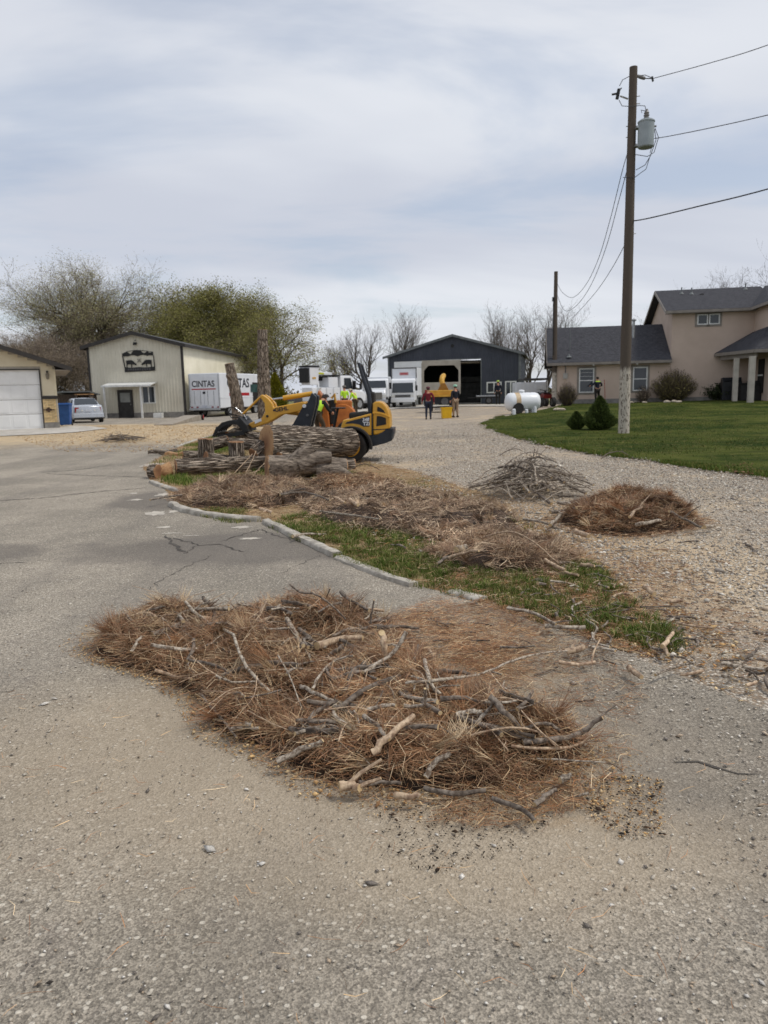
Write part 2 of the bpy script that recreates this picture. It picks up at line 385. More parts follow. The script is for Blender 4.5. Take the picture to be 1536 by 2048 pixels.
M_conc = mat('pale_concrete', (196, 190, 180), (166, 160, 150), 2.2, .85, bump=.3, bscale=60, dirt=(140, 132, 120))
M_kerb = mat('kerb_concrete', (190, 183, 170), (146, 139, 128), 9, .9, bump=.5, bscale=50, dirt=(112, 104, 90))
M_dry = mat('far_field_grass', (132, 126, 86), (104, 112, 66), .08, .95)
# base sheet to the horizon, a little below the laid surfaces
_xs = np.array([-900, -500, -250, -140] + list(range(-90, 91, 3)) + [140, 250, 500, 900], float); _ys = np.array([-12, -6] + list(range(0, 131, 3)) + [160, 220, 350, 600, 1100, 1800], float)
_X, _Y = np.meshgrid(_xs, _ys); _Z = terr(_X, _Y) - .07; nx = len(_xs)
_V = np.stack([_X.ravel(), _Y.ravel(), _Z.ravel()], 1)
_Fq = np.array([(j * nx + i, j * nx + i + 1, (j + 1) * nx + i + 1, (j + 1) * nx + i) for j in range(len(_ys) - 1) for i in range(nx - 1)])
_me = npmesh('ground', _V, _Fq, smooth=True); _me.materials.append(M_dry); tag(link('ground', _me), 'dry field ground stretching to the horizon', kind='structure')
sheet('gravel_drive', [(-6, -4), (9, -4), (22, 12), (22, 30), (9, 60), (9, 66), (-12, 66), (-12, 30), (-7, 20)], 0.0, MG, .8, label='pale crushed gravel drive running back to the dark barn')
_kerb_px = [(285, 935), (300, 962), (330, 980), (344, 1010), (380, 1026), (440, 1038), (525, 1046), (600, 1078), (700, 1124), (830, 1172), (960, 1204)]
_kerb = gp(_kerb_px)
_asph = [(-40, -4), (3.2, -4), (2.9, 1.6)] + gp([(1700, 1500), (1536, 1425), (1400, 1372), (1250, 1310), (1100, 1255)]) + _kerb[::-1] + gp([(345, 900), (430, 870), (520, 858)]) + [(-5.5, 30), (-5, 44), (-6, 56), (-9, 62), (-40, 62)]
drive = sheet('asphalt_driveway', _asph, .008, MA, .5, label='weathered grey asphalt driveway with crumbled edges')
_verge = _kerb + gp([(1100, 1250), (1250, 1305), (1300, 1310), (1310, 1290), (1290, 1240), (1250, 1180), (1190, 1120), (1080, 1050), (960, 985), (840, 945), (740, 925), (640, 900), (560, 868), (500, 860), (430, 870), (345, 900)])
sheet('grass_verge', _verge, .005, MV, .3, label='needle strewn grass island between the asphalt and the gravel', jit=.045)
_lawn_edge = [tuple(GT(u, v)[:2]) for u, v in [(1030, 832), (985, 838), (962, 847), (975, 858), (1040, 879), (1110, 896), (1200, 911), (1300, 924), (1400, 939), (1536, 956), (1750, 985)]]
_lawn = _lawn_edge + [(30, 8), (45, 30), (45, 52), (13, 53), (10.5, 46)]
sheet('lawn', _lawn, .03, ML, .7, label='mown green lawn sloping up to the beige house', jit=.09)
sheet('concrete_apron', [tuple(GT(u, v)[:2]) for u, v in [(-60, 862), (78, 858), (122, 855), (150, 852), (215, 858), (150, 866), (60, 871), (-60, 876)]], .03, M_conc, 1.0, label='pale concrete apron before the garage door')
sheet('concrete_pad', [tuple(GT(u, v)[:2]) for u, v in [(700, 824), (800, 827), (930, 822), (1012, 819), (1060, 813), (1050, 808), (770, 810), (700, 815)]], .03, M_conc, 1.5, label='pale concrete pad before the dark barn')
# kerb pieces: a rounded low kerb swept along the island edge
def kerb_piece(px, label, w=.055, h=.048):
    P = gp(px); pts = []
    for i in range(len(P) - 1):
        a, b = np.array(P[i]), np.array(P[i + 1]); k = max(2, int(np.linalg.norm(b - a) / .12))
        pts += [a + (b - a) * t / k for t in range(k)]
    pts.append(np.array(P[-1])); pts = np.array(pts)
    for _ in range(3): pts[1:-1] = (pts[:-2] + 2 * pts[1:-1] + pts[2:]) / 4
    prof = [(-w, -.03), (-w, h * .55), (-w * .75, h * .92), (-w * .2, h), (w * .5, h * .96), (w * .95, h * .75), (w, -.03)]
    m = MB(); n = len(prof); V = []; 
    for i, p in enumerate(pts):
        t = pts[min(i + 1, len(pts) - 1)] - pts[max(i - 1, 0)]; t = t / np.linalg.norm(t); nn = np.array([-t[1], t[0]])
        for (a, z) in prof:
            j = rnd.uniform(-.011, .011); V.append((p[0] + nn[0] * (a + j), p[1] + nn[1] * (a + j), z * rnd.uniform(.86, 1.1) + .006))
    Fc = [(i * n + j, i * n + j + 1, (i + 1) * n + j + 1, (i + 1) * n + j) for i in range(len(pts) - 1) for j in range(n - 1)]
    Fc += [tuple(range(n)), tuple((len(pts) - 1) * n + j for j in range(n))]
    m.add(V, Fc); return tag(m.build('kerb', M_kerb, None, 50), label, kind='structure')
kerb_piece([(303, 966), (322, 974), (340, 979), (362, 986)], 'short broken kerb end beside the felled logs')
kerb_piece([(345, 1012), (356, 1020), (380, 1027), (410, 1033), (440, 1038), (480, 1042), (518, 1044)], 'curved kerb run below the needle mound', .06, .065)
kerb_piece([(532, 1047), (560, 1060), (600, 1080), (640, 1099), (674, 1115)], 'longer straight kerb run edging the green grass strip', .055, .052)
kerb_piece([(680, 1119), (700, 1128), (760, 1153), (828, 1174)], 'sunken kerb run at the near end of the grass strip', .05, .036)
kerb_piece([(905, 1187), (935, 1196), (965, 1203)], 'kerb stub almost buried in grass and needles', .055, .03)
kerb_piece([(352, 896), (390, 882), (430, 871), (470, 864)], 'far kerb run behind the log stack')
# cracks and pale patches in the asphalt (pieces of the driveway)
M_crack = mat('crack_fill', (66, 61, 56), (88, 82, 75), 9, .95); M_patch = mat('bare_concrete_patch', (196, 188, 174), (168, 160, 148), 6, .95, bump=.4, bscale=50)
def crack(px, wd, seed):
    r = random.Random(seed); P = gp(px); pts = []
    for i in range(len(P) - 1):
        a, b = np.array(P[i]), np.array(P[i + 1]); L = np.linalg.norm(b - a); k = max(2, int(L / .05))
        pts += [a + (b - a) * t / k + np.array([r.gauss(0, .018), r.gauss(0, .018)]) for t in range(k)]
    V = []; 
    for i, p in enumerate(pts):
        t = pts[min(i + 1, len(pts) - 1)] - pts[max(i - 1, 0)]; t = t / (np.linalg.norm(t) + 1e-9); nn = np.array([-t[1], t[0]]); q = wd * .8 * r.uniform(.2, 1.3) * (.3 if i in (0, len(pts) - 1) else 1)
        V += [(p[0] + nn[0] * q, p[1] + nn[1] * q, .0115), (p[0] - nn[0] * q, p[1] - nn[1] * q, .0115)]
    MB().add(V, [(2 * i, 2 * i + 1, 2 * i + 3, 2 * i + 2) for i in range(len(pts) - 1)]).build('crack', M_crack, drive)
for i, (px, wd) in enumerate([([(-20, 1003), (80, 998), (190, 985), (300, 976)], .028), ([(80, 946), (150, 941), (230, 930)], .03), ([(90, 948), (180, 952), (300, 956)], .025),
        ([(330, 1074), (352, 1092), (372, 1108)], .022), ([(345, 1078), (400, 1092), (440, 1090), (490, 1108)], .016), ([(372, 1108), (385, 1096), (402, 1092)], .012), ([(300, 1180), (360, 1140), (430, 1110)], .006),
        ([(-10, 1130), (60, 1126)], .012), ([(30, 1190), (70, 1170)], .006), ([(1360, 1530), (1450, 1545), (1560, 1560)], .012), ([(440, 1085), (520, 1060), (590, 1085)], .012), ([(0, 1390), (60, 1372)], .005), ([(560, 1150), (640, 1110)], .005)]):
    crack(px, wd, i)
def patch(u, v, a, b, seed):
    r = random.Random(seed); c = G(u, v); n = 18; q = [r.uniform(.45, 1.1) for _ in range(n)]
    pts = [(c[0] + math.cos(6.283 * i / n) * a * q[i], c[1] + math.sin(6.283 * i / n) * b * q[i], .011) for i in range(n)]
    MB().add([(c[0], c[1], .012)] + pts, [(0, i + 1, (i + 1) % n + 1) for i in range(n)]).build('pale_patch', M_patch, drive)
for i, a in enumerate([(326, 990, .13, .22), (312, 1028, .16, .2), (350, 1024, .1, .2), (500, 1079, .14, .06), (484, 1056, .12, .09), (330, 1056, .1, .07), (270, 1001, .12, .1), (268, 988, .08, .1), (470, 1043, .1, .05), (345, 1068, .14, .03), (385, 1073, .12, .03), (305, 930, .3, .5)]): patch(*a, 50 + i)
# ------------------------------------------------------------------ scatter helpers
def pick(n, poly, seed=0, dens=None):
    r = np.random.default_rng(seed); P = np.array([p[:2] for p in poly]); a, b = P.min(0), P.max(0); X = np.zeros(0); Y = np.zeros(0); it = 0
    while len(X) < n and it < 60:
        x = r.uniform(a[0], b[0], n * 2); y = r.uniform(a[1], b[1], n * 2); k = inpoly(x, y, poly)
        if dens is not None: k &= r.random(n * 2) < dens(x, y)
        X = np.concatenate([X, x[k]]); Y = np.concatenate([Y, y[k]]); it += 1
    return X[:n], Y[:n]
def needles(X, Y, Z, L, wd, az, tilt, cols, seed=0, bend=.12):
    """ribbons: centre, length, width, azimuth, tilt -> vertices, quads, colours"""
    r = np.random.default_rng(seed); n = len(X); c = np.stack([X, Y, Z], 1)
    d = np.stack([np.cos(az) * np.cos(tilt), np.sin(az) * np.cos(tilt), np.sin(tilt)], 1)
    side = np.stack([-np.sin(az), np.cos(az), np.zeros(n)], 1)
    sp = r.uniform(-1.2, 1.2, n)[:, None]; up = np.cross(d, side); wv = (side * np.cos(sp) + up * np.sin(sp)) * (wd / 2)[:, None] if np.ndim(wd) else (side * np.cos(sp) + up * np.sin(sp)) * wd / 2
    bd = side * (r.normal(0, bend, n) * L)[:, None] + up * (r.normal(0, bend * .6, n) * L)[:, None]
    p0 = c - d * (L / 2)[:, None]; p1 = c + bd; p2 = c + d * (L / 2)[:, None]
    V = np.stack([p0 - wv, p0 + wv, p1 - wv, p1 + wv, p2 - wv * .3, p2 + wv * .3], 1).reshape(-1, 3)
    b = (np.arange(n) * 6)[:, None]; Fq = np.concatenate([b + [0, 1, 3, 2], b + [2, 3, 5, 4]], 0)
    return V, Fq, np.repeat(cols, 6, 0)
NEED = np.array([lin(c)[:3] for c in [(156, 118, 84), (174, 138, 100), (138, 100, 70), (190, 160, 120), (112, 86, 66), (164, 114, 72), (204, 180, 144), (146, 102, 68), (124, 92, 66)]])
def ncols(n, seed, gain=1.0):
    r = np.random.default_rng(seed); c = NEED[r.integers(0, len(NEED), n)]; return c * r.uniform(.7, 1.2, n)[:, None] * gain
kn = NT('dry_pine_needle'); M_needle = kn.done(kn.attr(), .6, 0, .35)
kc = NT('wood_chip'); M_chip = kc.done(kc.attr(), .85, 0, .2)
ks = NT('loose_stone'); M_stone = ks.done(ks.mix(1.0, ks.attr(), ks.ramp(ks.noise(180, 3), .3, .7, .75, 1.2), 'MULTIPLY'), .9, 0, .25)
kg = NT('grass_blade'); M_blade = kg.done(kg.attr(), .7, 0, .1); kg.b.inputs['Subsurface Weight'].default_value = 0
M_duff = mat('needle_duff', (84, 64, 48), (48, 37, 29), 22, .95, bump=1, bscale=90, bdist=.02)
class Pile:
    def __init__(s, px, h, edge, seed, lumps=3.0, amp=.42):
        s.amp = amp; s.poly = gp(px); s.h = h; s.edge = edge; s.seed = seed; s.l = lumps
    def z(s, x, y):
        x = np.asarray(x, float); y = np.asarray(y, float)
        d = np.where(inpoly(x, y, s.poly), edist(x, y, s.poly), 0); t = np.clip(d / s.edge, 0, 1)
        return s.h * np.sqrt(t * (2 - t)) * np.clip(.70 + s.amp * wob(x, y, s.l, s.seed) + .24 * wob(x, y, s.l * 3, s.seed + 9), .12, 1.5)
    def zz(s, x, y): return float(s.z(np.array([x]), np.array([y]))[0])
    def at(s, u, v, lift=0.0):
        z = 0.1
        for _ in range(14):
            p = G(u, v, z); z = .6 * z + .4 * (s.zz(p[0], p[1]) + lift)
        return G(u, v, z)
def make_pile(name, label, pile, n, L, wd, cell, halo, nh, seed, gain=1.0, group='needle piles', tuft=.0, tufts=0, patchy=.0, dull=0.12):
    root = thing(name, label, 'needle pile', (0, 0, 0), 0, group)
    P = np.array(pile.poly); a = P.min(0) - cell; b = P.max(0) + cell; xs = np.arange(a[0], b[0], cell); ys = np.arange(a[1], b[1], cell)
    X, Y = np.meshgrid(xs, ys); Z = pile.z(X, Y) - .012; nx = len(xs); r = np.random.default_rng(seed)
    Z = Z + np.where(Z > 0, r.normal(0, .012, Z.shape), 0); V = np.stack([X.ravel(), Y.ravel(), np.maximum(Z, -.01).ravel()], 1)
    q = np.array([(j * nx + i, j * nx + i + 1, (j + 1) * nx + i + 1, (j + 1) * nx + i) for j in range(len(ys) - 1) for i in range(nx - 1)])
    q = q[(V[q, 2].max(1) > 0.0)]; me = npmesh('mound', V, q, smooth=True); me.materials.append(M_duff); link('mound', me, root)
    x, y = pick(n, pile.poly, seed, (lambda a_, b_: np.clip(1 - patchy * (1 - 2.2 * (wob(a_, b_, 2.6, seed + 30) + .25)), .04, 1)) if patchy else None); z = pile.z(x, y); n = len(x)
    # combed clumps: azimuth follows a slow random field, with loose strays
    az = wob(x, y, 5.5, seed + 3) * 2.4 + wob(x, y, 17, seed + 4) * 1.1 + r.normal(0, .55, n); stray = r.random(n) < .3; az[stray] = r.uniform(0, 6.28, stray.sum())
    tilt = r.normal(0, .27, n); up = r.random(n) < tuft; tilt[up] = r.uniform(.4, 1.1, up.sum())
    ll = L * r.uniform(.55, 1.25, n); z = z + r.uniform(-.01, .035, n) + np.abs(np.sin(tilt)) * ll * .35
    tone = np.clip(1 + .28 * wob(x, y, 3.2, seed + 8), .6, 1.35)[:, None]
    V1, F1, C1 = needles(x, y, z, ll, wd * r.uniform(.7, 1.3, n), az, tilt, ncols(n, seed, gain) * tone, seed)
    # thin scatter round the foot
    cx, cy = P.mean(0); big = [(cx + (p[0] - cx) * halo, cy + (p[1] - cy) * halo) for p in pile.poly]
    x, y = pick(nh, big, seed + 1, lambda a_, b_: np.where(inpoly(a_, b_, pile.poly), .25, np.exp(-edist(a_, b_, pile.poly) / (.22 * (halo - 1) * 3))))
    m = len(x); V2, F2, C2 = needles(x, y, pile.z(x, y) + .028 + r.uniform(0, .012, m), L * r.uniform(.4, 1, m), wd * r.uniform(.6, 1.1, m), r.uniform(0, 6.28, m), r.normal(0, .05, m), ncols(m, seed + 2, gain * 1.1), seed + 5)
    if tufts:  # broom-like sprays of needles still joined at the twig end
        per = 34; x, y = pick(tufts, pile.poly, seed + 6); k_ = len(x); ta = np.repeat(r.uniform(0, 6.28, k_), per) + r.normal(0, .38, k_ * per); tt = np.repeat(r.uniform(-.05, .75, k_), per) + r.normal(0, .22, k_ * per); tl = L * r.uniform(.75, 1.3, k_ * per)
        bz = np.repeat(pile.z(x, y) + .012, per); X3 = np.repeat(x, per) + np.cos(ta) * np.cos(tt) * tl / 2; Y3 = np.repeat(y, per) + np.sin(ta) * np.cos(tt) * tl / 2; hue = np.repeat(r.uniform(.62, 1.25, k_), per)[:, None] * np.repeat(NEED[r.integers(0, len(NEED), k_)], per, 0)
        V3, F3, C3 = needles(X3, Y3, np.maximum(bz + np.sin(tt) * tl / 2, .03), tl, wd * r.uniform(.7, 1.2, k_ * per), ta, tt, hue * gain, seed + 7, .07); F2 = np.concatenate([F2, F3 + len(V2)]); V2 = np.concatenate([V2, V3]); C2 = np.concatenate([C2, C3])
    TAN = np.array([.30, .235, .17]); C1 = C1 * (1 - dull) + TAN * C1.mean(1)[:, None] / .2 * dull; C2 = C2 * (1 - dull) + TAN * C2.mean(1)[:, None] / .2 * dull
    me = npmesh('needles', np.concatenate([V1, V2]), np.concatenate([F1, F2 + len(V1)]), np.concatenate([C1, C2])); me.materials.append(M_needle)
    tag(link('needles', me, root), kind='stuff'); return root
main = Pile([(190, 1312), (230, 1268), (300, 1240), (370, 1226), (460, 1238), (560, 1222), (680, 1244), (780, 1266), (840, 1318), (880, 1384), (960, 1432), (1080, 1462), (1150, 1484), (1168, 1512), (1130, 1545), (1060, 1572), (950, 1586), (820, 1588), (690, 1576), (590, 1542), (510, 1492), (440, 1465), (400, 1400), (330, 1362), (250, 1340)], .19, .28, 3, 4.6)
make_pile('needle_pile', 'large heap of rust brown pine needles and sticks on the asphalt driveway', main, 34000, .14, .0022, .035, 1.16, 3200, 21, 1.02, tuft=.04, tufts=300)
p2 = Pile([(345, 1000), (380, 1014), (460, 1020), (540, 1018), (620, 1004), (650, 985), (600, 968), (480, 960), (400, 966)], .13, .5, 5, 3.0)
make_pile('needle_pile', 'needle mound above the curved kerb in front of the long thin log', p2, 10000, .16, .0045, .08, 1.15, 1800, 31, 1.0, tuft=.1, tufts=120, patchy=.3, dull=.45)
p3 = Pile([(600, 1010), (640, 1046), (720, 1064), (800, 1074), (900, 1094), (1000, 1086), (1050, 1060), (1000, 1020), (900, 992), (800, 985), (700, 985)], .18, .8, 7, 2.8)
make_pile('needle_pile', 'broad low needle mound in the middle of the island', p3, 10500, .15, .0044, .08, 1.2, 3000, 41, 1.15, tuft=.08, tufts=80, patchy=.7, dull=.6)
p4 = Pile([(850, 1110), (900, 1140), (1000, 1150), (1090, 1150), (1160, 1130), (1130, 1100), (1050, 1080), (930, 1085)], .15, .4, 9, 3.6)
make_pile('needle_pile', 'thin needle heap with pale sticks at the front end of the island', p4, 7000, .14, .0034, .06, 1.25, 2600, 51, 1.12, tuft=.08, tufts=70, patchy=.6, dull=.5)
p5 = Pile([(1120, 1046), (1180, 1066), (1260, 1074), (1340, 1066), (1400, 1050), (1350, 1026), (1280, 1016), (1180, 1016)], .36, .7, 17, 2.6, .12)
make_pile('needle_pile', 'red brown needle heap standing alone on the gravel beside the brush pile', p5, 11000, .14, .0038, .06, 1.3, 3000, 61, .95, tuft=.08, tufts=150)
p6 = Pile([(600, 985), (680, 992), (770, 985), (800, 972), (740, 960), (640, 962)], .18, .6, 15, 2.5)
make_pile('needle_pile', 'small needle clump just below the forked log', p6, 4000, .15, .0045, .08, 1.2, 1200, 71, 1.0, tuft=.05)
# loose litter of needles and chips all about the island, gravel edge and front heap
def litter(name, label, poly, n, L, wd, seed, gain=1.0, dens=None, z0=.024):
    x, y = pick(n, poly, seed, dens); m = len(x); r = np.random.default_rng(seed)
    V, Fq, C = needles(x, y, z0 + r.uniform(0, .012, m), L * r.uniform(.35, 1.1, m), wd * r.uniform(.6, 1.2, m), r.uniform(0, 6.28, m), r.normal(0, .06, m), ncols(m, seed, gain), seed)
    me = npmesh(name, V, Fq, C); me.materials.append(M_needle); return tag(link(name, me), label, 'litter', None, 'stuff')
_front = gp([(780, 1230), (960, 1210), (1120, 1250), (1250, 1320), (1290, 1400), (1250, 1540), (1180, 1620), (1040, 1665), (870, 1660), (900, 1500), (850, 1320)])
litter('needle_litter', 'loose brown needles strewn beside the front heap', _front, 6500, .11, .0022, 81, 1.0, lambda x, y: .25 + .75 * (wob(x, y, 3, 12) > -.1) * np.clip(1.2 - edist(x, y, main.poly) * 1.1, .05, 1))
_carpet = gp([(740, 1240), (880, 1190), (1000, 1218), (1110, 1262), (1140, 1320), (1030, 1420), (930, 1400), (850, 1340), (810, 1290)])
litter('needle_litter', 'tan needle carpet between the front heap and the island', _carpet, 5200, .10, .0019, 86, 1.5, lambda x, y: np.clip(.4 + .6 * wob(x, y, 5, 17), .03, 1) * np.clip(edist(x, y, _carpet) / .25, 0, 1), .012)
litter('needle_litter', 'dry needles strewn over the island soil', _verge, 22000, .13, .004, 82, 1.0, None, .03)
litter('needle_litter', 'dry needles strewn over the gravel edge', gp([(1000, 1030), (1150, 1080), (1330, 1100), (1536, 1250), (1700, 1420), (1536, 1420), (1350, 1280), (1200, 1150), (1080, 1060)]), 2600, .11, .0028, 83, 1.0, lambda x, y: np.clip(.35 + .5 * wob(x, y, 2.2, 5), .02, 1), .01)
litter('needle_litter', 'single stray needles on the bare asphalt', gp([(-100, 2060), (1640, 2060), (1560, 1500), (1200, 1600), (700, 1650), (300, 1450), (-100, 1300)]), 260, .09, .0018, 84, 1.5, None, .017)
litter('needle_litter', 'dry needles and thatch on the front end of the island', gp([(830, 1172), (1000, 1130), (1180, 1120), (1290, 1230), (1360, 1300), (1300, 1320), (1100, 1255)]), 9000, .11, .003, 85, 1.15, lambda x, y: np.clip(.55 + .5 * wob(x, y, 3, 7), .05, 1), .012)
# chips and crumbs: small tilted wedges
def chips(name, label, poly, n, size, pal, seed, dens=None, z0=.02, flat=.45, cat='debris'):
    x, y = pick(n, poly, seed, dens); m = len(x); r = np.random.default_rng(seed)
    base = np.array([(1, 0, 0), (0, 1, 0), (-1, 0, 0), (0, -1, 0), (0, 0, 1), (0, 0, -1)], float)
    s = size * np.exp(r.normal(0, .45, m)); sx = s * r.uniform(.6, 1.5, m); sy = s * r.uniform(.4, 1, m); sz = s * flat * r.uniform(.6, 1.3, m); a = r.uniform(0, 6.28, m)
    B = base[None] * np.stack([sx, sy, sz], 1)[:, None] * r.uniform(.7, 1.25, (m, 6, 1)); ca, sa = np.cos(a)[:, None], np.sin(a)[:, None]
    tz = r.normal(0, .25, m)[:, None]
    V = np.stack([B[..., 0] * ca - B[..., 1] * sa + x[:, None], B[..., 0] * sa + B[..., 1] * ca + y[:, None], B[..., 2] + B[..., 0] * tz + z0 + (sz * .5)[:, None]], -1)
    if np.max(np.abs(y)) > 16: V[..., 2] += terr(x, y)[:, None]
    b = (np.arange(m) * 6)[:, None]; fs = [(0, 1, 4), (1, 2, 4), (2, 3, 4), (3, 0, 4), (1, 0, 5), (2, 1, 5), (3, 2, 5), (0, 3, 5)]
    Fq = np.concatenate([b + f for f in fs], 0); pal = np.array([lin(c)[:3] for c in pal]); C = pal[r.integers(0, len(pal), m)] * r.uniform(.75, 1.2, m)[:, None]
    me = npmesh(name, V.reshape(-1, 3), Fq, np.repeat(C, 6, 0)); me.materials.append(M_stone); return tag(link(name, me), label, cat, None, 'stuff')
PALE = [(206, 172, 122), (188, 152, 104), (222, 196, 152), (150, 112, 74), (172, 132, 88)]; GREY = [(196, 188, 174), (172, 163, 150), (150, 141, 130), (222, 214, 200), (186, 168, 146), (128, 120, 112), (206, 196, 180)]; DARK = [(52, 42, 34), (74, 58, 44), (40, 36, 32)]
_halo = [(main.poly[i][0] * 1.0, main.poly[i][1]) for i in range(len(main.poly))]; _mc = np.array(main.poly).mean(0)
_big = [(_mc[0] + (p[0] - _mc[0]) * 1.22, _mc[1] + (p[1] - _mc[1]) * 1.22) for p in main.poly]
nearpile = lambda f: (lambda x, y: np.where(inpoly(x, y, main.poly), .06, np.exp(-edist(x, y, main.poly) / f)))
chips('wood_crumbs', 'pale wood crumbs spilling round the front heap', _big, 9000, .0042, PALE, 91, nearpile(.09), .016)
chips('bark_crumbs', 'dark bark crumbs on the asphalt below the front heap', gp([(760, 1610), (1000, 1610), (1120, 1640), (1000, 1720), (860, 1760), (760, 1720)]), 700, .0032, DARK, 92, None, .016)
chips('bark_crumbs', 'dark crumbs strewn on the asphalt beside the front heap', gp([(1180, 1560), (1330, 1560), (1330, 1680), (1240, 1690), (1150, 1620)]), 900, .004, DARK + PALE, 93, None, .016)
chips('wood_chips', 'pale wood chips strewn over the island mounds', gp([(560, 1000), (700, 970), (900, 975), (1060, 1040), (1180, 1120), (1100, 1150), (900, 1130), (700, 1060)]), 10000, .010, PALE + GREY, 94, lambda x, y: np.clip(.5 + .5 * wob(x, y, 1.6, 3), .05, 1), .03)
chips('wood_chips', 'pale chips and grit on the front end of the island', gp([(850, 1175), (1000, 1130), (1180, 1120), (1290, 1230), (1380, 1310), (1300, 1330), (1100, 1258)]), 3200, .007, PALE + GREY, 95, None, .008)
chips('loose_gravel', 'loose grey stones of the gravel drive', [(-.5, 15.5), (.5, 13)] + gp([(960, 985), (1080, 1050), (1190, 1120), (1270, 1190), (1400, 1290), (1536, 1370), (1750, 1480), (2100, 1300)]) + _lawn_edge[::-1] + [(4, 36), (0, 30)], 85000, .0092, GREY, 96, lambda x, y: np.clip(9 / (y + 1) ** 1.15, .03, 1) * np.clip(.62 + .5 * wob(x, y, 1.1, 31), .08, 1), .0, .5, 'gravel')
chips('loose_gravel', 'loose small stones on the worn asphalt edge', gp([(1000, 1230), (1250, 1310), (1536, 1425), (1750, 1520), (1750, 2060), (1500, 2060), (1350, 1800), (1230, 1600), (1200, 1450), (1050, 1350)]), 1300, .005, GREY, 97, lambda x, y: np.clip(.5 + .6 * wob(x, y, 2.5, 6), .05, 1), .013, .5, 'gravel')
chips('embedded_stones', 'pale stones set in the asphalt', gp([(-300, 2070), (1900, 2070), (1750, 1500), (1200, 1640), (700, 1640), (380, 1420), (300, 1200), (-300, 1050)]), 3200, .0042, [(204, 196, 180), (184, 174, 158), (214, 208, 198), (120, 112, 104), (168, 150, 128)], 98, lambda x, y: np.clip(1.6 / y ** 1.1, .05, 1), .0115, .3, 'stones')
chips('embedded_stones', 'dark grit set in the asphalt', gp([(-300, 2070), (1900, 2070), (1750, 1500), (1200, 1640), (700, 1640), (380, 1420), (-300, 1250)]), 900, .0024, [(60, 55, 50), (84, 78, 70)], 99, None, .0125, .5, 'stones')
# ------------------------------------------------------------------ grass
def grass(name, label, polys, n, h, wd, seed, cols, z0=.03, clump=3.0, thr=.0, dens=None, fade=0.0):
    r = np.random.default_rng(seed); Xs = []; Ys = []
    for i, (pl, share) in enumerate(polys):
        x, y = pick(int(n * share), pl, seed + i, dens or (lambda a, b: np.clip(.35 + 1.0 * wob(a, b, clump, seed + 3) + .5 * wob(a, b, clump * 3, seed + 5) - thr, .0, 1) * np.clip(edist(a, b, pl) / (fade if fade else 1e-6), 0, 1) ** 1.3)); Xs.append(x); Ys.append(y)
    x = np.concatenate(Xs); y = np.concatenate(Ys); m = len(x); z = terr(x, y) + z0
    hh = h * r.uniform(.45, 1.25, m); a = r.uniform(0, 6.28, m); lean = hh * r.uniform(.1, .8, m); w2 = wd * r.uniform(.6, 1.2, m) / 2
    la = r.uniform(0, 6.28, m); dx, dy = np.cos(la) * lean, np.sin(la) * lean; sx, sy = np.cos(a) * w2, np.sin(a) * w2
    V = np.stack([np.stack([x - sx, y - sy, z], 1), np.stack([x + sx, y + sy, z], 1), np.stack([x + sx * .8 + dx * .4, y + sy * .8 + dy * .4, z + hh * .6], 1), np.stack([x - sx * .8 + dx * .4, y - sy * .8 + dy * .4, z + hh * .6], 1), np.stack([x + dx, y + dy, z + hh * .92], 1)], 1)
    b = (np.arange(m) * 5)[:, None]; Fq = np.concatenate([b + [0, 1, 2], b + [0, 2, 3], b + [3, 2, 4]], 0)
    pal = np.array([lin(c)[:3] for c in cols]); C = pal[r.integers(0, len(pal), m)] * r.uniform(.7, 1.25, m)[:, None]
    C = np.repeat(C, 5, 0).reshape(m, 5, 3)
    me = npmesh(name, V.reshape(-1, 3), Fq, C.reshape(-1, 3)); me.materials.append(M_blade); return tag(link(name, me), label, 'grass', None, 'stuff')
GC = [(86, 104, 44), (100, 116, 52), (70, 88, 36), (128, 134, 72), (92, 108, 46), (164, 154, 104), (150, 138, 96)]
grass('kerb_grass', 'tufted green grass along the inside of the kerb', [(gp([(535, 1050), (640, 1036), (760, 1058), (870, 1088), (930, 1150), (850, 1172), (700, 1118), (600, 1074)]), .45), (gp([(850, 1170), (980, 1145), (1110, 1170), (1300, 1240), (1310, 1262), (1180, 1262), (960, 1204)]), .4), (gp([(362, 1020), (400, 1010), (520, 1020), (560, 1032), (525, 1044), (430, 1036)]), .15)], 11000, .045, .0045, 101, GC, .006, 2.0, .0, fade=.3)
grass('log_grass', 'bright spring grass round the felled logs', [(gp([(310, 962), (420, 925), (560, 935), (720, 950), (790, 968), (700, 985), (560, 975), (420, 975), (350, 985)]), .6), (gp([(290, 935), (345, 898), (430, 872), (500, 880), (470, 905), (380, 920)]), .4)], 24000, .10, .008, 102, [(94, 116, 44), (80, 102, 38), (112, 128, 58), (66, 90, 34), (150, 148, 90)], .012, 1.4, -.05, fade=.4)
grass('kerb_weeds', 'low weeds sprouting along the asphalt side of the kerb', [(gp([(345, 1018), (440, 1046), (525, 1052), (600, 1086), (700, 1132), (830, 1178), (960, 1208), (1100, 1256), (1080, 1240), (960, 1196), (830, 1166), (700, 1118), (600, 1074), (525, 1044), (440, 1038), (360, 1016)]), 1)], 5200, .05, .005, 106, GC, .008, 3.5, .25)
grass('thin_grass', 'thin grass growing through the strewn needles', [(_verge, 1)], 15000, .05, .005, 103, GC + [(136, 124, 84), (120, 108, 70)], .01, 1.5, .3, fade=.5)
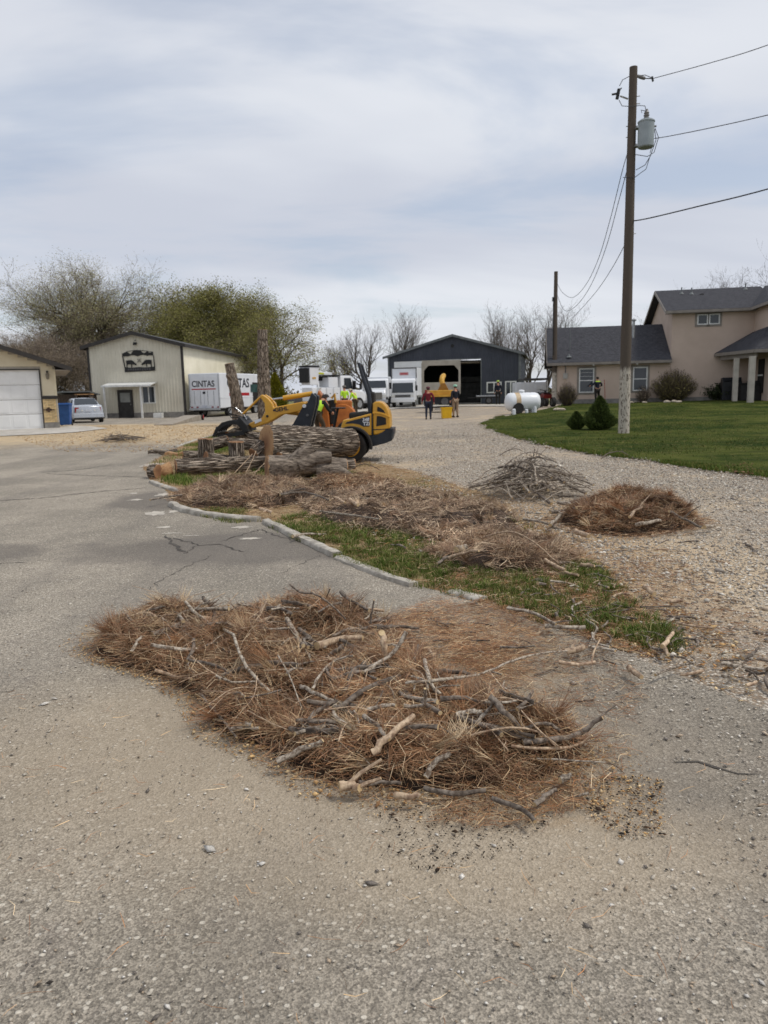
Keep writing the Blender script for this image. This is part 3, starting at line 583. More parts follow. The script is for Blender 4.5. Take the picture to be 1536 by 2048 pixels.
grass('lawn_grass', 'short blades of the mown lawn', [(_lawn, 1)], 90000, .045, .014, 104, [(54, 68, 22), (66, 80, 30), (80, 90, 38), (44, 58, 20), (112, 108, 60), (132, 122, 78)], .025, .6, -.4, dens=lambda x, y: np.clip(18 / (y + 2), .1, 1) * np.clip(.55 + .6 * wob(x, y, .9, 8) + .3 * wob(x * .4, y, 2.4, 9), .08, 1))
grass('lawn_edge_grass', 'longer ragged grass at the lawn edge by the gravel', [([(a - .10, b - .25) for a, b in _lawn_edge] + [(a + .2, b + .7) for a, b in _lawn_edge[::-1]], 1)], 16000, .08, .011, 105, [(72, 96, 36), (96, 112, 50), (124, 118, 66)], .02, 2, -.1, fade=.15)

def grass_tufts(name, label, poly, nt, per, rad, h, wd, seed, cols, dens=None):
    """separate tufts: blades fanning from scattered roots"""
    r = np.random.default_rng(seed); cx, cy = pick(nt, poly, seed, dens); nt = len(cx); sz = r.uniform(.4, 1.4, nt); k = np.repeat(np.arange(nt), (per * sz).astype(int)); m = len(k)
    a = r.uniform(0, 6.283, m); d = np.abs(r.normal(0, 1, m)) * rad * sz[k]; x = cx[k] + np.cos(a) * d; y = cy[k] + np.sin(a) * d; hh = h * np.sqrt(sz[k]) * r.uniform(.4, 1.2, m) * np.exp(-d / (rad * 3)); ln = hh * r.uniform(.3, 1.1, m); la = a + r.normal(0, .7, m)
    w2 = wd * r.uniform(.6, 1.2, m) / 2; sa = r.uniform(0, 6.283, m); sx, sy = np.cos(sa) * w2, np.sin(sa) * w2; dx, dy = np.cos(la) * ln, np.sin(la) * ln; z = np.full(m, .006)
    V = np.stack([np.stack([x - sx, y - sy, z], 1), np.stack([x + sx, y + sy, z], 1), np.stack([x + sx * .8 + dx * .35, y + sy * .8 + dy * .35, z + hh * .62], 1), np.stack([x - sx * .8 + dx * .35, y - sy * .8 + dy * .35, z + hh * .62], 1), np.stack([x + dx, y + dy, z + hh * .9], 1)], 1)
    b = (np.arange(m) * 5)[:, None]; Fq = np.concatenate([b + [0, 1, 2], b + [0, 2, 3], b + [3, 2, 4]], 0); pal = np.array([lin(c)[:3] for c in cols]); C = pal[r.integers(0, len(pal), m)] * (r.uniform(.7, 1.2, m) * r.uniform(.75, 1.2, nt)[k])[:, None]
    me = npmesh(name, V.reshape(-1, 3), Fq, np.repeat(C, 5, 0)); me.materials.append(M_blade); return tag(link(name, me), label, 'grass', None, 'stuff')
grass_tufts('grass_tufts', 'ragged green tufts at the front end of the island', gp([(850, 1172), (900, 1120), (1050, 1130), (1180, 1130), (1260, 1190), (1370, 1290), (1330, 1315), (1200, 1275), (1000, 1215)]), 300, 60, .045, .075, .0042, 131, GC + [(84, 108, 40)] * 3, lambda x, y: np.clip(.45 + .6 * wob(x, y, 2.2, 40), .06, 1))
grass_tufts('grass_tufts', 'ragged green tufts between the kerb and the middle mound', gp([(530, 1048), (600, 1030), (700, 1040), (830, 1070), (900, 1100), (930, 1150), (840, 1168), (700, 1116), (600, 1072)]), 330, 55, .055, .08, .005, 132, GC + [(84, 108, 40)] * 3, lambda x, y: np.clip(.5 + .6 * wob(x, y, 1.8, 41), .06, 1))
grass_tufts('grass_tufts', 'sparse tufts over the rear of the island', gp([(560, 985), (800, 965), (1000, 1010), (1100, 1090), (1150, 1120), (1000, 1100), (800, 1000), (620, 1010)]), 110, 40, .05, .08, .006, 133, GC)

chips('loose_gravel', 'stones spilled onto the lawn edge', [(a - .25, b - .5) for a, b in _lawn_edge] + [(a + .15, b + .45) for a, b in _lawn_edge[::-1]], 3500, .014, GREY + [(150, 130, 104)], 141, None, .02, .5, 'gravel')
chips('wood_chips', 'pale bark chips strewn along the gravel edge of the island', gp([(1000, 1060), (1160, 1110), (1300, 1180), (1480, 1290), (1560, 1360), (1500, 1420), (1330, 1330), (1180, 1250), (1100, 1130)]), 2600, .009, PALE + [(206, 196, 176)] * 2, 142, lambda x, y: np.clip(.5 + .5 * wob(x, y, 2.5, 14), .05, 1), .01, .35)
# ================================================================== STICKS
def m_stick():
    k = NT('stick_bark'); v = k.map((1, 1, 1)); n = k.noise(46, 6, .75); r = k.orand()
    a = k.mix(r, lin((158, 147, 133)), lin((196, 185, 168))); b = k.mix(r, lin((72, 61, 52)), lin((108, 90, 74)))
    c = k.mix(k.ramp(n, .38, .62), b, a); c = k.mix(k.ramp(k.noise(12, 3), .58, .7, 0, .7), c, lin((172, 160, 142)))
    k.bump(n, .7, .004); return k.done(c, .85, 0, .2)
M_stick = m_stick()
M_peel = mat('peeled_stick', (204, 180, 150), (128, 102, 82), 44, .75, bump=.5, bscale=70, bdist=.003, rand=.22, dirt=(106, 86, 70))
M_darkstick = mat('dark_stick_bark', (142, 130, 117), (70, 60, 52), 44, .9, bump=.9, bscale=90, bdist=.005, rand=.25, dirt=(92, 78, 64))
M_cut = mat('fresh_cut_wood', (208, 184, 142), (178, 150, 110), 30, .75, bump=.3, bscale=120, bdist=.002)
SM = {'g': M_stick, 'p': M_peel, 'd': M_darkstick}
def stick(pts, r0, kind='g', label='', cat='stick', group=None, seed=0, parent=None, name='stick', forks=0, taper=.72, n=7):
    """one stick along world points; own mesh, origin at its middle"""
    r = random.Random(seed); P = [Vector(tuple(map(float, p))) for p in pts]
    L = sum((P[i + 1] - P[i]).length for i in range(len(P) - 1)); k = max(6, min(16, int(L / .045)))
    # resample on a smooth curve with knots and kinks
    Q = []; seg = len(P) - 1
    for i in range(k + 1):
        t = i / k * seg; j = min(int(t), seg - 1); f = t - j
        a, b = P[j], P[j + 1]; p_, n_ = P[max(j - 1, 0)], P[min(j + 2, seg)]
        q = a * (2 * f ** 3 - 3 * f ** 2 + 1) + b * (3 * f ** 2 - 2 * f ** 3) + (b - p_) * .5 * (f ** 3 - 2 * f ** 2 + f) + (n_ - a) * .5 * (f ** 3 - f ** 2)
        Q.append(q + Vector((r.gauss(0, 1), r.gauss(0, 1), r.gauss(0, .6))) * r0 * (.3 if 0 < i < k else 0))
    c = sum(Q, Vector()) / len(Q); Q = [q - c for q in Q]
    rad = [r0 * (1 - (1 - taper) * i / k) * r.uniform(.9, 1.13) for i in range(k + 1)]
    m = MB(); m.tube(Q, rad, n, 0, 1, .07, r)
    for _ in range(forks):
        i = r.randrange(1, k); t = (Q[i + 1] - Q[i]).normalized(); o = t.orthogonal().normalized(); o.rotate(Matrix.Rotation(r.uniform(0, 6.28), 3, t))
        if o.z < -.2: o.z *= -.6
        ln = r0 * r.uniform(4, 14); d = (t * r.uniform(.3, .9) + o).normalized(); m.tube([Q[i], Q[i] + d * ln * .5, Q[i] + d * ln + t * ln * .2], [rad[i] * .6, rad[i] * .5, rad[i] * .35], 5, 0, 1)
    o = m.build(name, [SM[kind], M_cut], parent, 60, 0, c)
    if parent is None: tag(o, label, cat, group)
    return o
def z3(l): return [(170 + x / 2.438, 1150 + y / 2.438) for x, y in l]
def z4(l): return [(650 + x / 2.363, 1200 + y / 2.363) for x, y in l]
def z5(l): return [(1000 + x / 2.866, 1200 + y / 2.866) for x, y in l]
def hs(px, r0, kind, label, lifts=0.0, forks=0, pile=main, seed=0, taper=.72):
    n = len(px); lf = lifts if isinstance(lifts, (list, tuple)) else [lifts] * n
    P = [pile.at(u, v, r0 * .8 + .05 + l) for (u, v), l in zip(px, lf)]
    return stick(P, r0 * 1.12, kind, label, 'stick', None, seed, forks=forks, taper=taper)
H = [
 (z3([(490, 130), (545, 190), (620, 245), (720, 290), (760, 400), (830, 500), (900, 570)]), .009, 'g', 'long crooked grey branch running down the heap from its top', [.06, .05, .02, .02, .03, .02, 0], 3),
 (z3([(345, 465), (420, 490), (520, 508)]), .008, 'p', 'pale bent stick at the foot of the heap on the open asphalt side', 0, 0),
 (z3([(985, 215), (1030, 290), (1065, 345)]), .013, 'g', 'short stout grey stick slanting above the thick peeled branch', .02, 1),
 (z3([(1130, 345), (1240, 312), (1355, 308)]), .019, 'p', 'thick pinkish peeled branch on the upper middle of the heap', .02, 0),
 (z3([(1045, 265), (1090, 310), (1135, 338)]), .014, 'd', 'stubby dark stick touching the thick peeled branch', .01, 0),
 (z3([(565, 582), (620, 650), (680, 720), (740, 792)]), .006, 'd', 'thin dark stick with a split pale tip at the heap front edge', [.02, .01, 0, 0], 0),
 (z3([(715, 750), (780, 744), (850, 746)]), .008, 'g', 'short grey forked stick lying level at the heap front edge', 0, 1),
 (z3([(745, 728), (815, 732)]), .011, 'g', 'short thick grey piece resting on the level forked stick', .015, 0),
 (z3([(935, 908), (1050, 855), (1160, 806)]), .012, 'g', 'grey barked stick with pale scars poking out onto the asphalt', .01, 0),
 (z3([(1050, 545), (1150, 590), (1250, 628)]), .009, 'g', 'weathered grey stick slanting down in the centre of the heap', .02, 1),
 (z4([(225, 722), (300, 640), (420, 545)]), .014, 'p', 'stout branch with yellow sawn end on the front of the heap', .03, 0),
 (z4([(68, 880), (130, 878), (165, 888)]), .017, 'p', 'chunky yellow broken knot at the front foot of the heap', .0, 2),
 (z3([(1000, 45), (1050, 85), (1110, 90), (1180, 130), (1270, 215)]), .006, 'd', 'arched twig standing up from the rear of the heap', [.22, .20, .17, .1, .02], 1),
 (z3([(1165, 140), (1195, 65)]), .004, 'd', 'thin upright twig crossing the arched twig', [.04, .18], 0),
 (z3([(885, 125), (862, 180), (810, 250)]), .008, 'p', 'pale forked stick leaning over the rear crest', [.07, .04, .01], 1),
 (z3([(225, 376), (250, 335), (275, 298)]), .009, 'g', 'short grey stick at the narrow end of the heap', .01, 0),
 (z3([(640, 492), (720, 522), (835, 520)]), .006, 'g', 'pale curved twig lying below the crooked branch', .015, 1),
 (z3([(940, 390), (1000, 500), (1060, 660)]), .0035, 'g', 'long hair thin twig across the middle of the heap', .03, 0),
 (z3([(1110, 556), (1150, 480), (1210, 420), (1310, 394)]), .006, 'g', 'curved grey twig bowed over the needle middle', .03, 1),
 (z4([(385, 150), (340, 230), (260, 290), (180, 342)]), .010, 'g', 'smooth grey branch curving up to a forked tip', [.14, .07, .03, .01], 1),
 (z4([(215, 112), (222, 50), (232, 0)]), .006, 'd', 'dark upright twig at the rear of the heap', [.02, .1, .17], 0),
 (z4([(268, 155), (278, 200), (285, 262)]), .016, 'p', 'upright peeled stub in the rear middle', [.1, .06, 0], 0),
 (z4([(380, 392), (560, 376), (740, 346), (880, 290), (1000, 256), (1150, 240)]), .006, 'g', 'longest thin grey branch reaching out over the bare soil', [.02, .04, .07, .08, .06, .02], 3),
 (z4([(470, 285), (488, 380), (520, 425), (545, 445)]), .010, 'g', 'knobbly forked stick below the long thin branch', .01, 2),
 (z4([(490, 235), (530, 302)]), .011, 'p', 'pale broken chunk beside the knobbly forked stick', .0, 0),
 (z4([(780, 458), (850, 530), (915, 602)]), .013, 'd', 'thick dark stick leaning on a thin one near the bare soil', [.1, .06, .01], 0),
 (z4([(715, 592), (760, 530), (800, 480)]), .008, 'g', 'thin prop stick under the thick dark leaning one', [.01, .04, .09], 0),
 (z4([(200, 520), (270, 500), (335, 500)]), .009, 'g', 'grey stick with sawn end left of the upturned elbow twig', .02, 0),
 (z4([(370, 500), (440, 500), (470, 492), (473, 418)]), .008, 'g', 'elbow shaped twig with its end turned straight up', [.02, .02, .03, .13], 0),
 (z4([(475, 838), (520, 775), (592, 722)]), .011, 'g', 'smooth grey stick slanting up the front slope', .02, 0),
 (z4([(935, 672), (1080, 660), (1200, 630), (1312, 556)]), .011, 'd', 'scaly branch ending in a raised splintered yellow tip', [.0, .0, .03, .12], 1),
 (z4([(880, 690), (1080, 702), (1200, 682), (1262, 640)]), .006, 'p', 'pale bow shaped twig just below the scaly branch', [.0, .0, .02, .06], 0),
 (z4([(690, 640), (800, 612), (950, 606), (1050, 650), (1112, 702)]), .004, 'p', 'pale thin arch twig spanning the low end of the heap', [.03, .06, .07, .04, .01], 0),
 (z4([(470, 888), (590, 915), (760, 900)]), .010, 'd', 'brown bowed stick along the bottom foot of the heap', .0, 0),
 (z4([(330, 922), (450, 932)]), .012, 'p', 'short reddish peeled piece at the bottom foot of the heap', .0, 0),
 (z4([(790, 936), (880, 964), (950, 1000), (992, 1048)]), .009, 'd', 'crooked brown stick lying out on the asphalt below the heap', .0, 0),
 (z4([(990, 966), (1040, 925), (1095, 895)]), .009, 'd', 'scaly brown stick pointing at the asphalt off the low end', .0, 0),
 (z4([(1110, 852), (1160, 825)]), .011, 'g', 'short grey plug at the low end of the heap', .01, 0),
 (z4([(160, 860), (260, 862), (362, 866)]), .008, 'd', 'straight brown stick beside the yellow broken knot', .01, 0),
 (z4([(1000, 750), (1130, 755), (1325, 768)]), .0035, 'g', 'straight hair thin twig over the low end of the heap', [.02, .03, .02], 0),
 (z4([(775, 335), (850, 430), (960, 560), (1090, 690)]), .003, 'p', 'fine wiry twig crossing above the low end', [.07, .06, .05, .02], 0),
 (z4([(620, 545), (680, 528), (745, 528)]), .012, 'g', 'short hollow grey log piece half buried in needles', .0, 0),
 (z4([(930, 610), (1040, 580), (1110, 615)]), .007, 'd', 'dark kinked twig near the raised splintered tip', .01, 0),
 (z5([(255, 150), (370, 155), (490, 156)]), .014, 'g', 'straight grey stick lying at the grass edge beyond the heap', 0, 0),
 (z5([(40, 46), (200, 76), (320, 140)]), .008, 'g', 'slender grey branch lying across the grass tufts', .04, 0),
 (z5([(380, 300), (430, 285), (472, 266)]), .018, 'p', 'chunky pink peeled piece on the bare soil', 0, 1),
 (z5([(340, 355), (450, 372), (542, 356)]), .010, 'p', 'pale split stick just below the chunky pink piece', 0, 1),
 (z5([(740, 386), (775, 415), (812, 442)]), .014, 'p', 'pale broken wood chunk alone on the worn asphalt', 0, 0),
 (z5([(930, 266), (960, 225), (992, 188)]), .012, 'p', 'short pale stick tilted on the needle edge', .01, 0),
 (z5([(945, 272), (965, 316)]), .010, 'p', 'small pale stub below the short tilted stick', 0, 0),
 (z5([(510, 266), (580, 276), (660, 292)]), .009, 'g', 'straight short grey stick between soil and grass', 0, 0),
 (z5([(890, 430), (980, 392), (1080, 364)]), .007, 'g', 'slim grey stick at the needle edge nearest the frame side', 0, 1),
 (z5([(1250, 366), (1400, 384), (1560, 404)]), .009, 'g', 'long grey stick running out of the frame side', .01, 1),
 (z5([(1330, 436), (1380, 376)]), .007, 'g', 'short stick resting on the long one at the frame side', .02, 0),
 (z5([(1270, 430), (1320, 445), (1372, 466)]), .009, 'g', 'grey stick just below the long one at the frame side', 0, 0),
 (z5([(1410, 488), (1472, 470)]), .009, 'p', 'pale stub close to the frame side', 0, 0),
 (z5([(1010, 130), (1110, 150), (1220, 160)]), .008, 'p', 'pale thin stick on the gravel edge', 0, 0),
 (z5([(530, 190), (545, 240), (630, 270)]), .008, 'g', 'hooked twig below the grass tufts', 0, 0),
 (z5([(0, 270), (100, 272), (200, 262)]), .006, 'd', 'reddish straight twig on the needle litter', 0, 0),
]
for i, (px, r0, kd, lb, lf, fk) in enumerate(H): hs(px, r0, kd, lb, lf, fk, seed=300 + i)
# small anonymous sticks: shared meshes, one group per place
_proto = []
for i in range(9):
    r = random.Random(600 + i); L = r.uniform(.10, .26); a = r.uniform(-.03, .03)
    o = stick([(-L / 2, 0, 0), (0, a, r.uniform(0, .012)), (L / 2, r.uniform(-.02, .02), 0)], r.uniform(.004, .0085), r.choice('ggpd'), 'x', seed=i, n=6); _proto.append(o.data); bpy.data.objects.remove(o)
def strew(poly, n, label, group, seed, zf, scale=(.7, 1.3), dens=None, parent=None):
    x, y = pick(n, poly, seed, dens); r = random.Random(seed)
    for a, b in zip(x, y):
        o = link('stick', r.choice(_proto), parent); o.location = (a, b, zf(a, b)); o.rotation_euler = (0, r.gauss(0, .12), r.uniform(0, 6.28)); s = r.uniform(*scale); o.scale = (s, s, s)
        if parent is None: tag(o, label, 'stick', group)
_np = [o for o in bpy.data.objects if o.get('label', '').startswith('large heap of rust')][0]
strew([(_mc[0] + (p[0] - _mc[0]) * .92, _mc[1] + (p[1] - _mc[1]) * .92) for p in main.poly], 120, None, None, 7, lambda a, b: main.zz(a, b) + .05, (.8, 1.9), None, _np)
strew(_front, 45, 'small twig on the soil beside the front heap', 'small twigs on the bare soil', 8, lambda a, b: .022, (.5, 1.1))
strew(gp([(1020, 1180), (1180, 1130), (1400, 1270), (1560, 1330), (1560, 1420), (1300, 1330), (1100, 1250)]), 80, 'small stick on the needle strewn gravel edge', 'small sticks along the gravel edge', 9, lambda a, b: .035, (.6, 1.5))
strew(_verge, 60, 'small stick on the grass island', 'small sticks on the island', 10, lambda a, b: .05 + max(p.zz(a, b) for p in (p2, p3, p4, p6)), (1.0, 2.4))
strew(gp([(1000, 960), (1200, 1000), (1420, 1060), (1536, 1100), (1536, 1180), (1200, 1110), (1060, 1040)]), 34, 'small stick on the open gravel', 'small sticks on the gravel', 12, lambda a, b: .012, (.8, 1.8))
# hair thin pale twigs threaded through the front heap (parts of it)
_np = [o for o in bpy.data.objects if o.get('label', '').startswith('large heap of rust')][0]; _tw = []
for i in range(12):
    r = random.Random(800 + i); L = r.uniform(.22, .5); o = stick([(-L / 2, 0, 0), (-L * .1, r.uniform(-.05, .05), r.uniform(.0, .05)), (L / 2, r.uniform(-.04, .04), 0)], r.uniform(.0018, .0034), r.choice('gppd'), 'x', seed=i, n=4, forks=r.randrange(0, 3), taper=.4); _tw.append(o.data); bpy.data.objects.remove(o)
_x, _y = pick(150, [(_mc[0] + (p[0] - _mc[0]) * .93, _mc[1] + (p[1] - _mc[1]) * .93) for p in main.poly], 17)
for a, b in zip(_x, _y):
    o = link('twig', rnd.choice(_tw), _np); o.location = (a, b, main.zz(a, b) + rnd.uniform(.035, .07)); o.rotation_euler = (0, rnd.gauss(0, .25), rnd.uniform(0, 6.28))
# thicker sticks lying on the island, the brush side and the red heap
def z2(l): return [(840 + x / 2.207, 880 + y / 2.207) for x, y in l]
for i, (px, r0, kd, lb, pl, lf) in enumerate([
 (z2([(685, 400), (745, 425)]), .026, 'p', 'short thick pale stick on the gravel below the red brown heap', p5, .0),
 (z2([(950, 375), (1000, 365), (1060, 355)]), .018, 'g', 'grey stick jutting from the front of the red brown heap', p5, .02),
 (z2([(925, 340), (945, 315), (980, 295)]), .015, 'p', 'pale crooked stick on the red brown heap', p5, .03),
 (z2([(1100, 315), (1160, 345), (1245, 388)]), .014, 'd', 'long dark stick sliding off the end of the red brown heap', p5, .02),
 (z2([(610, 275), (650, 280), (690, 290)]), .024, 'g', 'stout grey stick between the brush pile and the red brown heap', p5, .02),
 (z2([(575, 375), (600, 350), (650, 300)]), .018, 'g', 'grey stick slanting at the near end of the red brown heap', p5, .02),
 (z2([(575, 320), (650, 310), (690, 300)]), .018, 'd', 'dark stick lying level beside the red brown heap', p5, .02),
 (z2([(130, 520), (200, 498), (260, 490)]), .015, 'p', 'pale stick on the thin needle heap of the island', p4, .03),
 (z2([(160, 485), (200, 470)]), .03, 'g', 'stubby grey wood piece on the thin needle heap', p4, .02),
 (z2([(280, 430), (400, 405), (500, 450), (610, 545)]), .008, 'p', 'long pale bowed twig over the thin needle heap', p4, [.03, .08, .08, .02]),
 (z2([(710, 550), (770, 556)]), .016, 'p', 'pale stub at the island edge facing the gravel', p4, .0),
 (z2([(640, 585), (700, 598)]), .012, 'p', 'small pale stick just below the island edge stub', p4, .0),
 (z2([(990, 648), (1035, 680)]), .018, 'p', 'pale stick standing out on the sandy gravel', p4, .0),
 (z2([(1100, 712), (1160, 708)]), .014, 'p', 'flat pale stick on the sandy gravel edge', p4, .0),
 (z2([(390, 740), (500, 765), (600, 812)]), .011, 'g', 'slender grey branch leading to the straight grey stick', p4, .03),
 (z2([(1255, 384), (1305, 378)]), .02, 'g', 'grey stub off the far end of the red brown heap', p5, .0),
 ([(520, 1018), (535, 1022), (545, 1026)], .022, 'p', 'pale stub sticking from the needle mound above the kerb', p2, .03),
 ([(560, 990), (610, 985), (660, 1000)], .014, 'd', 'dark bent branch behind the needle mound', p2, .12),
 ([(300, 1000), (330, 994), (365, 990)], .012, 'd', 'dark twig hanging over the kerb gap', p2, .05),
 ([(640, 1022), (700, 1030), (760, 1038)], .012, 'g', 'long grey twig on the low middle mound', p3, .04),
 ([(700, 1000), (716, 1010)], .025, 'p', 'sawn pale disc lying on the low middle mound', p3, .03),
 ([(670, 995), (690, 1005)], .018, 'p', 'bright pale chip on the low middle mound', p3, .03),
 ([(1090, 1120), (1130, 1140)], .016, 'p', 'pale broken bark strip at the island front', p4, .0)]):
    hs(px, r0, kd, lb, lf, 1 if len(px) > 2 else 0, pl, 500 + i)
# ------------------------------------------------------------------ brush pile and far twig heap
def brush(name, label, u, v, rad, h, n, r0, seed, kinds='gdd', cat='brush pile'):
    c = GT(u, v); root = thing(name, label, cat, (c[0], c[1], T(c[0], c[1]))); r = random.Random(seed)
    def top(x, y): return h * math.exp(-((x * x + y * y) / (rad * .62) ** 2))
    for i in range(n):
        lay = r.uniform(.12, 1.0); cx, cy = r.gauss(0, rad * .3), r.gauss(0, rad * .3); az = r.uniform(0, 6.28); L = rad * r.uniform(.5, 1.5) * (1.1 - .4 * lay); P = []
        for t in (-.5, -.15, .2, .5): x, y = cx + math.cos(az) * L * t, cy + math.sin(az) * L * t; P.append((x + r.gauss(0, .02), y + r.gauss(0, .02), .02 + top(x * .75, y * .75) * lay * r.uniform(.85, 1.1)))
        if r.random() < .22: P[-1] = (P[-1][0], P[-1][1], P[-1][2] + r.uniform(.08, .22) * h / .5)
        stick(P, r0 * math.exp(r.gauss(-.25, .5)), r.choice(kinds), seed=seed * 100 + i, parent=root, name='branch', forks=r.randrange(0, 3), taper=.4, n=5)
    return root
brush('brush_pile', 'tangled pile of grey bare branches on the gravel', 1062, 990, 1.0, .55, 150, .0115, 4, 'gggd')
brush('twig_heap', 'low grey twig heap on the sawdust before the tan barn', 240, 884, 1.1, .28, 40, .014, 6, 'dd', 'brush pile')
for i, (u, v, lb) in enumerate([(730, 945, 'curled root branch sticking up beside the forked log'), (1235, 918, 'bare twig on the gravel by the lawn edge'), (1030, 912, 'small dead twig on the gravel behind the brush pile')]):
    c = GT(u, v); r = random.Random(i + 70)
    stick([(c[0] - .35, c[1], .02), (c[0] - .15, c[1] + .1, .12), (c[0] + .05, c[1] - .05, .16), (c[0] + .3, c[1] + .05, .03)], .012, 'd', lb, seed=i + 70, forks=3, taper=.5)
# ------------------------------------------------------------------ LOGS
def m_bark():
    k = NT('furrowed_bark'); v = k.map((1.2, 15, 15)); w1 = k.noise(1.6, 4, .6, v, .8); ridge = k.vor(2.0, 'DISTANCE_TO_EDGE', k.mix(.22, v, k.noise(4, 3, .6, v, out='Color'), 'ADD'))
    f = k.ramp(ridge, .02, .28); n = k.noise(30, 5, .65)
    c = k.mix(f, lin((58, 49, 42)), lin((188, 172, 154))); c = k.mix(k.ramp(n, .45, .7, 0, .7), c, lin((118, 101, 86))); c = k.mix(k.ramp(w1, .52, .7, 0, .6), c, lin((186, 176, 162)))
    k.bump(k.math('ADD', f, k.math('MULTIPLY', n, .35)), 1.0, .035); return k.done(c, .95, 0, .1)
def m_rings():
    k = NT('sawn_log_end'); n = k.n('ShaderNodeVectorMath', operation='LENGTH'); k.put(k.map((0, 1, 1)), n.inputs[0])
    d = k.math('ADD', n.outputs['Value'], k.math('MULTIPLY', k.noise(6, 3), .03)); s = k.math('SINE', k.math('MULTIPLY', d, 260))
    c = k.mix(k.ramp(d, .05, .32), lin((130, 94, 68)), lin((178, 142, 104))); c = k.mix(k.ramp(s, .2, 1, 0, .35), c, lin((118, 84, 60)))
    c = k.mix(k.ramp(k.noise(9, 4), .5, .7, 0, .5), c, lin((104, 74, 52))); k.bump(k.noise(60, 3), .4, .006); return k.done(c, .8, 0, .2)
M_bark, M_ring = m_bark(), m_rings()
M_bark2 = mat('weathered_grey_bark', (158, 144, 128), (72, 62, 54), 3.0, .95, stretch=(1.5, 9, 9), bump=1, bscale=5, bdist=.03)
M_wood = mat('split_wood', (188, 150, 106), (142, 104, 70), 10, .8, stretch=(1, 6, 6), bump=.5, bscale=30, dirt=(112, 72, 46))
def log(name, label, A, B, ra, rb, seed, bend=.03, cat='log', gnarl=.06, parent=None, mats=None, n=28):
    """log from A to B (world), parts bark and two cut faces; local x along the log"""
    A = Vector(tuple(map(float, A))); B = Vector(tuple(map(float, B))); d = B - A; L = d.length; r = random.Random(seed)
    root = thing(name, label, cat, A) if parent is None else parent
    q = d.to_track_quat('X', 'Y' if abs(d.normalized().z) > .9 else 'Z'); root.rotation_mode = 'QUATERNION'; root.rotation_quaternion = q
    k = max(8, int(L / .07)); m = MB(); V = []; ph = [r.uniform(0, 6.28) for _ in range(6)]
    for i in range(k + 1):
        t = i / k; rr = ra + (rb - ra) * t; cy = bend * math.sin(math.pi * t + ph[0]) - bend * math.sin(ph[0]) * (1 - t) ; cz = bend * .6 * math.sin(2.2 * t + ph[1]) - bend * .6 * math.sin(ph[1])
        for j in range(n):
            a = 2 * math.pi * j / n; f = 1 + gnarl * (math.sin(2 * a + ph[2] + t * 2) * .7 + math.sin(3 * a + ph[3] - 3 * t) * .5 + math.sin(5 * a + 7 * t + ph[4]) * .35) + r.uniform(-.018, .018)
            f += .035 * math.sin(13 * a + 3 * math.sin(5 * t * L + ph[5])) * (abs(math.sin(9 * t * L + a * 2)) ** .5)
            V.append((L * t + (r.uniform(-.012, .012) if i in (0, k) else 0), cy + rr * f * math.cos(a), cz + rr * f * math.sin(a)))
    m.add(V, [(i * n + j, i * n + (j + 1) % n, (i + 1) * n + (j + 1) % n, (i + 1) * n + j) for i in range(k) for j in range(n)])
    m.build('bark', mats or M_bark, root, True)
    for e in (0, k):
        ring = V[e * n:(e + 1) * n]; cx = L if e else 0; c = Vector((cx, sum(p[1] for p in ring) / n, sum(p[2] for p in ring) / n)); s = .012 if e else -.012
        mm = MB(); inner = [(cx + s, c.y + (p[1] - c.y) * .93, c.z + (p[2] - c.z) * .93) for p in ring]
        mm.add([(cx + s * 1.1, c.y, c.z)] + inner + ring, [(0, 1 + j, 1 + (j + 1) % n) for j in range(n)] + [(1 + j, 1 + n + j, 1 + n + (j + 1) % n, 1 + (j + 1) % n) for j in range(n)])
        mm.build('cut_face', M_ring, root)
    return root
def LP_(u, v, y, z=None):
    """point of the ray at ground distance y"""
    d = ray(u, v); return CP + d * (y / d[1])
def logp(name, label, u0, v0, y0, u1, v1, y1, r0, r1, seed, **kw): return log(name, label, LP_(u0, v0, y0), LP_(u1, v1, y1), r0, r1, seed, **kw)
logp('log', 'largest log with deeply furrowed bark lying on top of the stack', 533, 886, 14.8, 702, 889, 15.9, .35, .29, 1, bend=.05)
L2 = logp('forked_log', 'gnarled forked log with pale stripped knots in front of the largest log', 534, 936, 13.1, 690, 946, 13.5, .24, .17, 2, bend=.12, gnarl=.16, mats=M_bark2)
for (a, b, c_, ra_, rb_) in [((.42, .02, .05), (.62, .02, .28), (.78, .0, .44), .17, .11), ((.55, 0, .08), (.85, -.02, .24), (1.12, -.05, .27), .17, .10), ((.9, 0, .0), (1.25, -.12, .05), (1.5, -.25, -.06), .14, .07)]:
    _m = MB(); rr = random.Random(int(ra_ * 999)); _m.tube([a, b, c_], [ra_, (ra_ + rb_) / 2, rb_], 18, 0, 1, .09, rr); _m.build('limb_stub', [M_bark2, mat('stripped_knot', (168, 158, 144), (122, 112, 100), 9, .9, bump=.6, bscale=40)], L2, 50)
logp('log', 'long thin dark log whose notched yellow end meets the driveway', 352, 934, 14.3, 528, 922, 14.9, .16, .15, 3, bend=.07, gnarl=.1)
logp('log', 'short sawn round standing at the driveway end of the long thin log', 303, 944, 14.05, 318, 944, 14.0, .145, .145, 4, n=22)
_nb = logp('log', 'split notched piece joining the round to the long thin log', 320, 945, 14.15, 342, 940, 14.25, .12, .13, 5, n=18, mats=M_wood)
logp('log', 'dark log lying behind the forked log below the largest log', 640, 935, 14.9, 709, 937, 15.0, .155, .15, 6)
logp('log', 'log bearing up the largest log with a reddish cut face', 556, 918, 14.6, 640, 915, 15.8, .13, .13, 7)
def upright(label, u, y, vt, r0, seed):
    t = LP_(u, vt, y); return log('log', label, (t[0], t[1], .0), (t[0] + .02, t[1], t[2]), r0 * 1.05, r0, seed, bend=.01, n=22)
